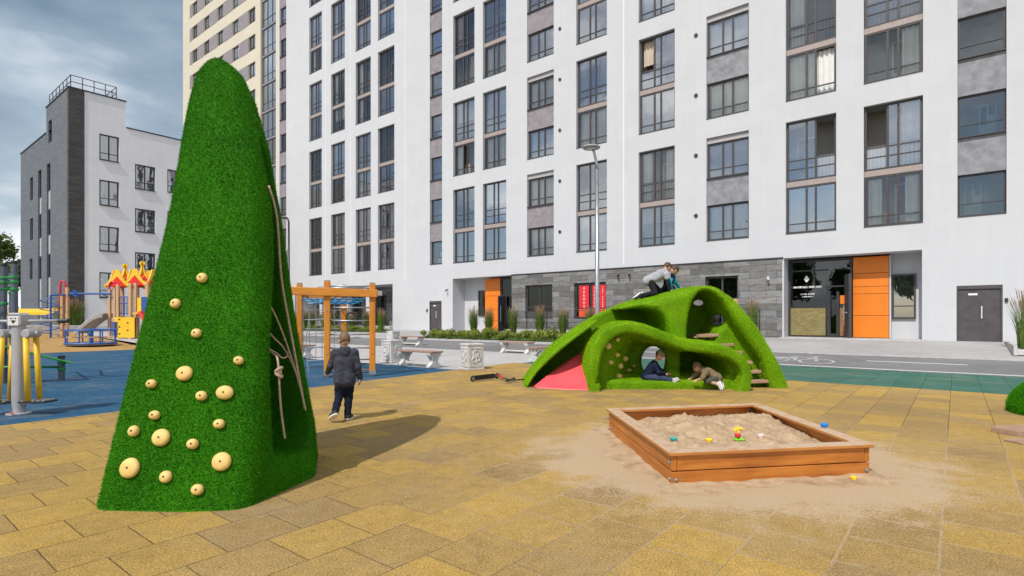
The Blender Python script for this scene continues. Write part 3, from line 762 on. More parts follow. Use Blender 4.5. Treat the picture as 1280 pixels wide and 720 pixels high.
for k in range(5):
    z = 5.18+2.92*k
    window(main, BF, YW, 0.07, 1.39, z, z+1.52, cols=(1.0,), rails=(0.46,), glass='glass_green', inner=True, deep=0.7, fw=0.045)
    mb = MB(BF); mb.box(0.054, 1.406, YW-0.09, YW+0.1, z+1.54, z+2.88); mb.build('wall_panel', 'slate', main)
for u in (-13.62, -31.05, -37.65, -41.1):       # rainwater pipes / movement joints
    mb = MB(BF); mb.box(u-0.03, u+0.03, NF-0.022, NF-0.001, 4.2, 35.9); mb.build('movement_joint', 'left_plaster', main)
for u, k0, kn in ((-17.65, 0, 5), (-9.78, 0, 5)):
    for k in range(kn):
        z = 6.35+2.9*k
        mb = MB(BF); mb.cyl((u,NF-0.03,z),(u,NF+0.02,z),0.085,seg=14); mb.torus((u,NF-0.03,z),0.085,0.012,(1,0,0),(0,0,1),14,5)
        mb.build('vent', 'dark_metal', main, smooth=False)
for u, z, x0, x1, h in ((-16.56, 7.4, 0.95, 1.80, 1.35), (-12.78, 7.4, 0.55, 1.85, 0.95), (-12.78, 10.95, 0.9, 1.3, 0.5), (-2.91, 5.15, 0.3, 0.8, 0.6), (-26.2, 10.95, 0.6, 1.1, 0.7), (-5.81, 13.1, 0.3, 1.0, 0.8)):
    mb = MB(BF); mb.box(u+x0, u+x1, YW+0.35, YW+0.75, z, z+h)
    for q in range(3): mb.box(u+x0+0.03, u+x1-0.03, YW+0.335, YW+0.349, z+0.03+h*q/3, z-0.03+h*(q+1)/3)
    mb.build('stored_furniture', 'pale_wood', main)
# ground floor: stone cladding with its windows
SH = [(-20.13,-18.16,1.38,3.37), (-16.69,-14.67,1.38,3.37), (-9.33,-7.81,0.75,3.38)]
mb = MB(BF); wall_grid(mb, -21.17, -5.95, 0.3, 4.02, NF-0.03, SH, 0.3)
mb.quad((-5.95,NF-0.03,0.3),(-5.95,NF+1.2,0.3),(-5.95,NF+1.2,4.02),(-5.95,NF-0.03,4.02)); mb.quad((-21.17,NF-0.03,0.3),(-21.17,NF-0.03,4.02),(-21.17,NF+1.2,4.02),(-21.17,NF+1.2,0.3))
mb.build('stone_cladding', 'stone', main)
mb = MB(BF); mb.box(-21.18, -5.9, NF-0.06, NF-0.001, 4.025, 4.085); mb.build('flashing', 'dark_metal', main)
window(main, BF, NF+0.12, -20.11, -18.18, 1.78, 3.35, cols=(0.5,0.5), rails=(0.3,), glass='glass_dark', curtain=[(0.5,0.66,0.0)], sill=False)
mb = MB(BF); mb.box(-20.11,-18.18,NF+0.10,NF+0.2,1.39,1.77); mb.build('window_apron', 'door_dark', main)
w2 = window(main, BF, NF+0.12, -16.67, -14.69, 1.40, 3.35, cols=(0.5,0.5), rails=(0.55,), glass='glass_dark', sill=False)
window(main, BF, NF+0.12, -9.31, -7.83, 0.78, 3.36, cols=(0.5,0.5), rails=(0.9,), glass='glass_dark', sill=False)
# red posters inside the second window
def poster(u0, u1, z0, z1, s, size, zt):
    mb = MB(BF); mb.box(u0, u1, NF+0.098, NF+0.114, z0, z1); p = mb.build('poster', 'poster_red', w2)
    text(s, size, uv((u0+u1)/2, NF+0.094, zt), D, (0,0,1), 'poster_lettering', 'white_decal', p, vertical=True)
poster(-16.42, -15.80, 1.98, 3.24, 'AAROUS', 0.20, 3.02)
poster(-15.58, -15.26, 1.98, 3.24, 'ALOBOB', 0.20, 3.02)
poster(-15.12, -14.76, 1.98, 3.24, '188-80008', 0.13, 3.05)
mb = MB(BF); mb.box(-16.45, -15.74, NF+0.098, NF+0.114, 1.46, 1.92); mb.box(-15.6, -15.24, NF+0.098, NF+0.114, 1.46, 1.92); mb.box(-15.14, -14.74, NF+0.098, NF+0.114, 1.46, 1.92)
mb.build('poster', 'poster_orange', w2)
# left entrance
E0, E1 = -26.25, -21.17
mb = MB(BF)
mb.quad((E0,NF+0.02,0.4),(E0,NF+0.02,4.05),(E0,NF+REC,4.05),(E0,NF+REC,0.4))
mb.quad((E0,NF+REC,0.4),(E0,NF+REC,4.05),(-24.0,NF+REC,4.05),(-24.0,NF+REC,0.4)); mb.quad((E0,NF+0.02,4.05),(E1,NF+0.02,4.05),(E1,NF+REC+0.3,4.05),(E0,NF+REC+0.3,4.05))
mb.build('entrance_recess', 'white_plaster', main)
window(main, BF, NF+REC-0.08, -24.95, -24.02, 1.55, 3.25, cols=(1.0,), rails=(0.5,), glass='glass_dark', inner=False, sill=False)
def orange(u0, u1, y, z0, z1, cuts):
    zs = [z0]+cuts+[z1]; mb = MB(BF)
    for a, b in zip(zs[:-1], zs[1:]): mb.box(u0, u1, y, y+0.3, a+0.008, b-0.008)
    return mb.build('orange_panel', 'orange_panel', main, bevel=0.006)
orange(-24.0, -22.72, NF+0.72, 0.58, 3.98, [1.25, 2.0, 2.85])
def glazed(u0, u1, y, z0, z1, bars, glass='glass_dark'):
    mb = MB(BF); mb.box(u0, u0+0.08, y, y+0.1, z0, z1); mb.box(u1-0.08, u1, y, y+0.1, z0, z1); mb.box(u0+0.08, u1-0.08, y, y+0.1, z1-0.1, z1); mb.box(u0+0.08, u1-0.08, y, y+0.1, z0, z0+0.06)
    for b in bars:
        if b[0] == 'v': mb.box(b[1]-0.035, b[1]+0.035, y-0.004, y+0.09, b[2], b[3])
        else: mb.box(b[2], b[3], y+0.003, y+0.09, b[1]-0.03, b[1]+0.03)
    g = mb.build('glazed_screen', 'dark_metal', main)
    pb = MB(BF); pb.quad((u0+0.08,y+0.05,z0+0.06),(u1-0.08,y+0.05,z0+0.06),(u1-0.08,y+0.05,z1-0.1),(u0+0.08,y+0.05,z1-0.1)); pb.build('pane', glass, g)
    return g
ge = glazed(-22.70, -21.19, NF+0.78, 0.58, 3.98, [('v',-21.95,0.64,2.85),('h',2.85,-22.62,-21.27)])
mb = MB(BF); mb.obox((-22.35,NF+0.45,1.7),(0.05,0.30,0),(-0.03,0.005,0),(0,0,1.1)); d = mb.build('glass_door', 'dark_metal', main, bevel=0.004)
mb = MB(BF); mb.cyl((-22.27,NF+0.25,1.2),(-22.27,NF+0.25,2.2),0.02); mb.build('handle', 'steel', d)
mb = MB(BF); mb.quad((-22.7,NF+2.6,0.5),(-21.1,NF+2.6,0.5),(-21.1,NF+2.6,4.0),(-22.7,NF+2.6,4.0)); mb.quad((-22.7,NF+0.8,0.56),(-21.1,NF+0.8,0.56),(-21.1,NF+2.6,0.56),(-22.7,NF+2.6,0.56)); mb.build('lobby', 'interior', main)
mb = MB(BF); mb.box(-22.6,-21.2,NF+1.0,NF+1.1,0.6,1.75); mb.build('lobby_counter', 'brown_mesh', main)
# right entrance: glazed screen, orange panel, white recess with window
gr = glazed(-5.86, -3.40, NF+0.78, 0.58, 3.98, [('v',-4.33,0.64,2.60),('h',2.78,-5.78,-3.48),('h',3.5,-5.78,-4.3),('v',-4.85,2.78,3.88),('h',1.9,-5.78,-4.37)])
pb = MB(BF); pb.box(-5.78,-4.40,NF+0.80,NF+0.825,0.66,1.86); pb.build('woven_panel', 'rust_mesh', gr)
pb = MB(BF); pb.box(-3.87,-3.50,NF+0.80,NF+0.825,0.66,1.86); pb.build('woven_panel', 'brown_mesh', gr)
mb = MB(BF); mb.box(-4.33,-4.2,NF+0.70,NF+0.80,0.6,2.6); mb.box(-3.98,-3.88,NF+0.70,NF+0.80,0.6,2.55); mb.box(-4.2,-3.98,NF+0.70,NF+0.80,0.6,0.75); d = mb.build('glass_door', 'dark_metal', main)
mb = MB(BF); mb.obox((-3.52,NF+0.42,1.92),(0.045,0.02,0),(-0.12,0.30,0),(0,0,1.33)); d = mb.build('glass_door', 'frame', main, bevel=0.005)
mb = MB(BF); mb.cyl((-3.62,NF+0.1,1.35),(-3.62,NF+0.1,1.95),0.022); mb.box(-3.66,-3.5,NF+0.09,NF+0.12,1.62,1.66); mb.build('handle', 'steel', d)
mb = MB(BF); mb.box(-3.86,-3.62,NF+0.80,NF+0.82,2.02,2.38); mb.build('notice', 'orange_panel', gr)
# faint white company lettering on the glass: emblem and three illegible rows
mb = MB(BF); YG = NF+0.76; RL = random.Random(8)
mb.add([(-5.13,YG,2.98),(-5.02,YG,3.12),(-5.13,YG,3.3),(-5.24,YG,3.12)], [(0,1,2,3)])
for (a, b, z, h) in ((-5.66,-4.55,2.78,0.085), (-5.36,-4.82,2.47,0.06), (-5.30,-4.88,2.36,0.05)):
    x = a
    while x < b:
        wd = RL.uniform(0.03, 0.05)
        mb.box(x, x+0.014, YG, YG+0.004, z-h/2, z+h/2)
        if RL.random() < 0.7: mb.box(x+0.0145, x+wd, YG, YG+0.004, z+h*RL.choice([-0.5,-0.1,0.3]), z+h*RL.choice([-0.5,-0.1,0.3])+h*0.2+0.001)
        if RL.random() < 0.5: mb.box(x+wd-0.012, x+wd, YG-0.001, YG+0.003, z-h/2, z+h/2)
        x += wd+0.016
mb.build('glass_lettering', 'white_decal', gr)
mb = MB(BF); mb.quad((-5.9,NF+3.2,0.5),(-3.4,NF+3.2,0.5),(-3.4,NF+3.2,4.0),(-5.9,NF+3.2,4.0)); mb.quad((-5.9,NF+0.8,0.56),(-3.4,NF+0.8,0.56),(-3.4,NF+3.2,0.56),(-5.9,NF+3.2,0.56)); mb.build('lobby', 'interior', main)
orange(-3.38, -2.13, NF+0.80, 0.60, 3.97, [1.52, 2.42, 2.72, 3.28])
mb = MB(BF); mb.quad((-2.13,NF+REC-0.01,0.4),(-1.02,NF+REC-0.01,0.4),(-1.02,NF+REC-0.01,4.04),(-2.13,NF+REC-0.01,4.04)); mb.box(-2.11,-2.06,NF+0.79,NF+1.1,0.6,3.98); mb.build('entrance_recess', 'white_plaster', main)
window(main, BF, NF+REC-0.10, -2.05, -1.25, 1.38, 3.20, cols=(1.0,), rails=(0.52,), inner=False, glass='glass_far', sill=False)
mb = MB(BF); mb.box(-6.0,-0.9,NF-0.35,NF+1.2,0.45,0.585); mb.build('threshold', 'kerb', main)
# doors
def steel_door(u0, u1, z0, z1, double):
    mb = MB(BF); mb.box(u0+0.02, u1-0.02, NF+0.05, NF+0.1, z0, z1-0.14); d = mb.build('steel_door', 'door_dark', main, bevel=0.006)
    mb = MB(BF); mb.box(u0, u0+0.05, NF+0.0, NF+0.12, z0, z1); mb.box(u1-0.05, u1, NF, NF+0.12, z0, z1); mb.box(u0+0.05, u1-0.05, NF, NF+0.12, z1-0.13, z1)
    if double: mb.box((u0+u1)/2-0.008,(u0+u1)/2+0.008,NF+0.042,NF+0.06,z0,z1-0.14)
    mb.build('door_frame', 'door_dark', d)
    hx = (u0+u1)/2+0.07
    mb = MB(BF); mb.cyl((hx,NF+0.0,z0+0.85),(hx,NF+0.0,z0+1.3),0.018); mb.box(hx-0.02,hx+0.02,NF,NF+0.05,z0+0.88,z0+0.91); mb.box(hx-0.02,hx+0.02,NF,NF+0.05,z0+1.24,z0+1.27); mb.build('handle', 'inner_white', d)
    mb = MB(BF); mb.box(u0+0.34, u0+0.60, NF+0.04, NF+0.049, z1-0.36, z1-0.29); mb.build('door_plate', 'white_decal', d)
steel_door(0.02, 1.31, 0.55, 2.61, True); steel_door(-28.51, -27.30, 0.60, 2.60, False)
mb = MB(BF); mb.box(1.36,1.45,NF-0.05,NF,1.98,2.12); mb.build('intercom', 'black_plastic', main)
mb = MB(BF); mb.box(-28.78,-28.68,NF-0.05,NF,1.85,2.05); mb.build('intercom', 'black_plastic', main)
for u, z in ((-13.9,3.72),(-13.25,3.72),(-26.7,3.35),(-6.5,3.25)):    # small cameras on brackets
    mb = MB(BF); mb.cyl((u,NF-0.02,z),(u,NF-0.14,z-0.02),0.025); mb.cyl((u-0.02,NF-0.12,z-0.06),(u+0.05,NF-0.26,z-0.10),0.05); mb.build('security_camera', 'black_plastic' if u < -7 else 'inner_white', main, smooth=False)
# left low recess
mb = MB(BF); mb.quad((-46,NF+2.2,0.4),(-32.47,NF+2.2,0.4),(-32.47,NF+2.2,3.95),(-46,NF+2.2,3.95)); mb.build('recess_stone', 'stone', main)
for u in (-44.5, -41.2, -37.9, -35.0): window(main, BF, NF+2.08, u, u+1.9, 0.9, 3.3, cols=(0.5,0.5), rails=(0.8,), glass='glass_dark', inner=False, sill=False)
for u in (-42.0, -38.4, -35.6): mb = MB(BF); mb.box(u-0.22,u+0.22,NF+0.1,NF+0.5,0.45,3.948); mb.build('column', 'white_plaster', main)
mb = MB(BF); mb.box(-46,-32.5,NF-0.25,NF+2.2,0.35,0.80); mb.build('recess_plinth', 'kerb', main)

# cream tower behind, set back
NT = 28.5
tower = thing('apartment_tower', 'cream rendered apartment tower with purple grey window bands rising behind the white block', 'building', uv(-62, NT, 0.6), ANG)
th = []; TW = []
for k in range(3, 15):
    z = 3.75+2.9*k-0.1
    for u in (-73.2, -69.9, -66.3, -62.6, -58.9): TW.append((u, z))
for u, z in TW: th.append((u, u+1.5, z, z+1.6, 0.22))
GZ = (-56.3, -53.2)
th.append((GZ[0], GZ[1], 14.0, 48.0, 0.3))
mb = MB(BF); wall_grid(mb, -76, -48.95, 0.2, 50, NT, th, 0.22)
mb.quad((-76,NT,0.2),(-76,NT,50),(-76,NT+16,50),(-76,NT+16,0.2)); mb.quad((-76,NT,50),(-48.95,NT,50),(-48.95,NT+16,50),(-76,NT+16,50)); mb.quad((-48.95,NT,0.2),(-48.95,NT+16,0.2),(-48.95,NT+16,50),(-48.95,NT,50))
mb.build('wall', 'cream_plaster', tower)
for k in range(3, 15):
    z = 3.75+2.9*k-0.1; xs = [-74.0, -73.2]
    prev = -73.9
    for u in (-73.2, -69.9, -66.3, -62.6, -58.9):
        if u-prev > 0.3: mb = MB(BF); mb.box(prev, u-0.004, NT-0.025, NT-0.002, z, z+1.6); mb.build('wall_band', 'purple', tower)
        prev = u+1.504
for u, z in TW:
    window(tower, BF, NT+0.14, u+0.02, u+1.48, z+0.01, z+1.59, cols=(0.5,0.5), rails=(0.35,), curtain=None, inner=False, sill=False)
for k in range(11):
    z = 14.1+2.9*k
    window(tower, BF, NT+0.2, GZ[0]+0.02, GZ[1]-0.02, z, z+2.7, cols=(0.34,0.33,0.33), rails=(0.8,), inner=False, sill=False)
    mb = MB(BF); mb.box(GZ[0]+0.004, GZ[1]-0.004, NT+0.15, NT+0.3, z+2.72, z+2.88); mb.build('spandrel', 'slate', tower)

# left building (corner at u = -46.1, n = 10.3); its white face runs along n
LU, LN = -46.1, 10.3
lb = thing('side_building', 'four storey building with blue grey brick end, dark corner strip and pale rendered side', 'building', uv(LU-7, LN+5, 0.55), ANG)
ZT, ZR = 16.8, 14.95
# grey face (plane n = LN, along -u)
gh = []
def gface(px0, px1, py0, py1):
    def q(px, py):
        t = (px-CX)/F; Y = LN/(N.x*t+N.y); return Y*(D.x*t+D.y), EYE-(py-HY)/F*Y
    (a, z1), (b, z0) = q(px0, py0), q(px1, py1)
    return [a, b, z0, z1]
slots = [gface(37.5,41.5,223,249), gface(37.5,41.5,273.5,299), gface(37,41,324,349)]
slots = [[s[0], s[0]+0.95, s[2], s[3]] for s in slots]
colB = [gface(47.6,52.4,214,245), gface(47.6,52.4,268,296), gface(47.2,52,321,348)]; colC = [gface(58.5,63.7,206,236), gface(58.5,63.7,262,292), gface(58,63,318,346)]
uB = colB[0][0]; uC = colC[0][0]
for s in slots: gh.append((s[0], s[1], s[2], s[3], 0.2))
gh.append((uB, uB+1.0, 1.2, colB[0][3], 0.2)); gh.append((uC, uC+1.0, 1.2, colC[0][3], 0.2))
tp = gface(60.5,65,152,176); gh.append((tp[0], tp[0]+0.95, tp[2], tp[3], 0.2))
mb = MB(BF); wall_grid(mb, LU-14.2, LU-0.001, 0.3, ZR, LN, [(g[0],g[1],g[2],min(g[3],ZR),0.2) for g in gh if g[2] < ZR], 0.2)
US = LU-5.9
wall_grid(mb, US, LU-0.001, ZR, ZT, LN, [(g[0],g[1],max(g[2],ZR),g[3],0.2) for g in gh if g[3] > ZR], 0.2)
mb.quad((LU-14.2,LN,0.3),(LU-14.2,LN,ZR),(LU-14.2,LN+10,ZR),(LU-14.2,LN+10,0.3)); mb.quad((US,LN,ZR),(US,LN,ZT),(US,LN+3.2,ZT),(US,LN+3.2,ZR))
mb.build('end_wall', 'grey_clad', lb)
for s in slots+[[tp[0], tp[0]+0.95, tp[2], tp[3]]]: window(lb, BF, LN+0.12, s[0]+0.01, s[1]-0.01, s[2]+0.01, s[3]-0.01, cols=(1.0,), inner=False, glass='glass_dark', sill=False, frame_mat='dark_metal')
for uu, cc in ((uB, colB), (uC, colC)):
    zprev = cc[0][3]
    for k, c in enumerate(cc):
        window(lb, BF, LN+0.12, uu+0.01, uu+0.99, c[2], c[3]-0.01, cols=(1.0,), inner=False, glass='glass_dark', sill=False, frame_mat='dark_metal')
        zb = cc[k+1][3] if k < 2 else 1.22
        mb = MB(BF); mb.box(uu+0.3, uu+0.995, LN+0.08, LN+0.16, zb+0.02, c[2]-0.02); mb.box(uu+0.005, uu+0.29, LN+0.1, LN+0.16, zb+0.02, c[2]-0.02); mb.build('wall_panel', 'header', lb)
# white face: plane u = LU, along n.  local frame: x along n, y into building (-u)
SF = BF @ Matrix(((0,-1,0,LU),(1,0,0,0),(0,0,1,0),(0,0,0,1)))
def sface(px, py):
    t = (px-CX)/F; Y = LU/(D.x*t+D.y); return Y*(N.x*t+N.y), EYE-(py-HY)/F*Y
sw = []
for (a, b, lst) in ((124.2,149,[(166.5,199),(224,256),(282,313.5),(340,372)]), (168.8,194.2,[(204.5,235.5),(260,289.5),(315,345)]), (209.2,232,[(211,240),(264,292.5)])):
    for (t0, b0) in lst:
        n0, z1 = sface(a, t0); n1, _ = sface(b, t0); _, z0 = sface(a, b0)
        sw.append((n0, n1, z0, z1))
mb = MB(SF)
NS = sface(157, 160)[0]
wall_grid(mb, LN+0.85, NS, 0.3, ZT, 0.0, [s for s in sw if s[1] < NS], 0.16)
wall_grid(mb, NS, 20.5, 0.3, ZR, 0.0, [s for s in sw if s[0] > NS], 0.16)
mb.quad((NS,0,ZR),(NS,6,ZR),(NS,6,ZT),(NS,0,ZT)); mb.quad((20.5,0,0.3),(20.5,14,0.3),(20.5,14,ZR),(20.5,0,ZR))
mb.quad((LN,0.0,ZT),(NS,0.0,ZT),(NS,5.9,ZT),(LN,5.9,ZT)); mb.quad((LN,5.9,ZR),(20.5,0,ZR),(20.5,14.2,ZR),(LN,14.2,ZR))
mb.build('side_wall', 'left_plaster', lb)
mb = MB(SF); mb.box(LN-0.02, LN+0.85, -0.03, 0.3, 0.3, ZT); mb.build('corner_strip', 'dark_clad', lb)
mb = MB(SF); mb.box(LN-0.05,NS+0.05,-0.06,5.95,ZT+0.002,ZT+0.08); mb.box(NS+0.055,20.55,-0.05,0.3,ZR+0.002,ZR+0.08); mb.box(LN-0.05,LN+0.3,5.955,14.25,ZR+0.003,ZR+0.08); mb.build('roof_flashing', 'dark_metal', lb)
mb = MB(SF)
def rail(p, q, m):
    for i in range(m+1):
        x = Vector(p).lerp(Vector(q), i/m); mb.cyl(x, x+Vector((0,0,0.85)), 0.025, seg=6)
    for h in (0.42, 0.85): mb.cyl(Vector(p)+Vector((0,0,h)), Vector(q)+Vector((0,0,h)), 0.025, seg=6)
rail((LN+0.15,0.2,ZT+0.08),(NS-0.5,0.2,ZT+0.08),4); rail((LN+0.15,0.2,ZT+0.08),(LN+0.15,5.7,ZT+0.08),6); rail((NS-0.5,0.2,ZT+0.08),(NS-0.5,5.7,ZT+0.08),6)
mb.build('roof_railing', 'dark_metal', lb)
for s in sw: window(lb, SF, 0.1, s[0]+0.02, s[1]-0.02, s[2]+0.01, s[3]-0.01, cols=(0.5,0.5), rails=(0.5,), inner=True, deep=0.5, glass='glass_far', frame_mat='dark_metal')
# ---------------------------------------------------------------- turf climbing cone
def build_cone():
    keys = [  # z, front depth, px left, px right, back depth, px back right
        (-0.15, 4.00, 110, 340, 5.74, 403), (0.0, 4.05, 114, 338, 5.72, 402), (0.35, 4.16, 130, 340, 5.66, 399), (0.7, 4.26, 145, 341, 5.62, 391), (1.4, 4.45, 174, 342, 5.60, 375), (1.85, 4.57, 191, 341, 5.58, 367), (2.19, 4.66, 203, 338, 5.57, 361), (2.4, 4.72, 209, 336, 5.56, 357),
        (2.70, 4.80, 217, 330, 5.52, 348), (2.93, 4.86, 222, 325, 5.50, 338), (3.17, 4.94, 228, 317, 5.48, 323), (3.46, 5.04, 236, 308, 5.42, 309), (3.69, 5.14, 245, 299, 5.38, 297), (3.83, 5.20, 257, 285, 5.34, 283), (3.95, 5.26, 271, 273, 5.28, 272)]
    h = 0.03; org = np.array([-4.2, 3.7, -0.12]); shp = (92, 80, 140)
    xs = org[0]+h*np.arange(shp[0]); ys = org[1]+h*np.arange(shp[1]); zs = org[2]+h*np.arange(shp[2])
    X, Y = np.meshgrid(xs, ys, indexing='ij'); Fv = np.empty(shp)
    kz = [k[0] for k in keys]
    for iz, z in enumerate(zs):
        yf, pl, pr, yb, pb = (np.interp(z, kz, [k[i] for k in keys]) for i in range(1, 6)); xb = (pb-CX)/F*yb; ym = (yf+yb)/2; xm = ((pr+pb)/2-CX)/F*ym; xq = (pr+1-CX)/F*(yf+0.24)
        xl = (pl-CX)/F*yf; xr = (pr-CX)/F*yf
        top = np.interp(z, [0, 2.4, 3.4, 3.95], [0.16, 0.17, 0.14, 0.0])
        r = min(top, 0.42*(xr-xl), 0.42*(yb-yf)); r = max(r, 0.0)
        ins = r*0.30; fl = float(np.interp(z, [0, 0.8, 2.0, 3.0], [1.0, 0.6, 0.45, 0.2])); bu = float(np.interp(z, [-0.15, 0, 0.2, 0.45, 0.8], [0.17, 0.16, 0.12, 0.05, 0.0]))
        P = [(xl+r-ins*0.5, yf+r-ins*0.4), ((xl+xr)/2, yf+r-0.05), (xr-r-0.17*fl, yf+r-0.02), (xr*(1-fl)+xq*fl-r, yf+r+0.24*fl), (xm-r+bu, ym), (xb-r, yb-r), ((xl+xb)/2-0.1, yb-r+0.1), (xl-0.22*min(1,max(0,(3.95-z)))+r, yb-r)]
        Fv[:,:,iz] = (poly_sd(X, Y, P)-r)*0.93
    Z3 = zs[None,None,:]
    Fv = smax(Fv, np.broadcast_to(Z3-3.90, shp), 0.16)
    # hollow behind the right-hand edge: arched opening in the right face
    Yg, Zg = np.meshgrid(ys, zs, indexing='ij')
    arch = smooth_pts([(4.44,0.30),(4.50,0.9),(4.66,1.5),(4.84,2.05),(4.94,2.5),(5.02,3.0),(5.07,2.5),(5.14,2.1),(5.25,1.4),(5.38,0.8),(5.46,0.42),(5.0,0.22),(4.44,0.30)], 3)[:-1]
    A2 = poly_sd(Yg, Zg, arch)
    Xc = xs[:,None,None]
    cav = np.maximum(np.broadcast_to(A2[None], shp), np.broadcast_to(-(Xc+2.95), shp))
    Fv = smax(Fv, -cav, 0.05)
    V, Q = nets(Fv, org, h)
    root = thing('climbing_cone', 'tall leaning turf covered climbing cone with round yellow holds on its front', 'climbing cone', (-2.5, 4.9, 0))
    bl = turf_blades(V, Q, 340000, 0.011, 0.0056, seed=2)
    raw_mesh('turf_shell', V, Q, 'turf_dark', root, True, bl)
    bv = bvhtree.BVHTree.FromPolygons([tuple(v) for v in V], [tuple(q) for q in Q])
    for px, py, r in [(254,348,6.2),(221,380,6),(247,417,6),(299,451,6),(191,480,6),(232,467,9.8),(253,495,6.5),(282,491,10.2),(195,519,6.2),(169,539,6.2),(203,547,10.4),(275,530,6.6),(242,555,6.6),(164,585,11),(278,577,11),(209,596,7),(248,612,7)]:
        d = Vector(((px-CX)/F, 1, -(py-HY)/F)).normalized(); hit = bv.ray_cast(Vector((0,0,EYE)), d)
        if hit[0] is None: continue
        p, nr = hit[0], hit[1]
        if nr.dot(d) > 0: nr = -nr
        rr = r*hit[3]*0.93/F
        mb = MB(); R = Vector((0,0,1)).rotation_difference(nr).to_matrix()
        mb.lathe([(rr*0.86,-0.012),(rr*0.98,0.008),(rr,0.016),(rr*0.93,0.028),(rr*0.72,0.039),(rr*0.3,0.044),(0.0,0.045)], seg=18)
        sq_ = RNG.uniform(0.82, 1.0); mb.v = [(v[0], v[1]*sq_, v[2]) for v in mb.v]
        mb.v = [tuple(p+R @ Vector(v)) for v in mb.v]
        k = mb.build('climbing_hold', 'hold', root, smooth=True)
        b = MB(); b.cyl(p+nr*0.040, p+nr*0.047, 0.0075, seg=10); b.build('bolt', 'dark_metal', k)
    def rope(pts, r=0.011): mb = MB(); mb.tube(smooth_pts(pts, 6), r, 8); mb.build('rope', 'rope', root, smooth=True)
    a = lambda px, py, Y: tuple(at(px, py, Y))
    rope([a(336,232,4.9), a(346,272,4.99), a(352,350,5.0), a(366,429,5.02), a(374,473,5.03), a(381,511,5.05)], 0.011)
    rope([a(330,372,4.85), a(343,392,4.92), a(358,429,5.0), a(371,469,5.02), a(382,512,5.05)], 0.008)
    rope([a(330,408,4.85), a(343,423,4.9), a(355,436,5.0), a(369,464,5.02), a(382,513,5.06)], 0.008)
    rope([a(328,432,4.8), a(345,441,4.86), a(352,447,4.9), a(358,446,5.0), a(360,439,5.0)], 0.007)
    rope([a(332,437,4.7), a(344,444,4.58), a(347.5,452,4.55), a(348.5,470,4.55), a(351,510,4.55), a(356,548,4.6)], 0.009)
    mb = MB(); p = at(348.5, 462, 4.54)
    mb.torus(p, 0.03, 0.012, (0.8,0,0.6), (0,1,0), 14, 7); mb.torus(p+Vector((0,0,-0.04)), 0.028, 0.013, (0.7,0.2,-0.7), (0,1,0), 14, 7); mb.ell(p+Vector((0,0,-0.02)), 0.025)
    mb.build('knot', 'rope', root, smooth=True)
build_cone()

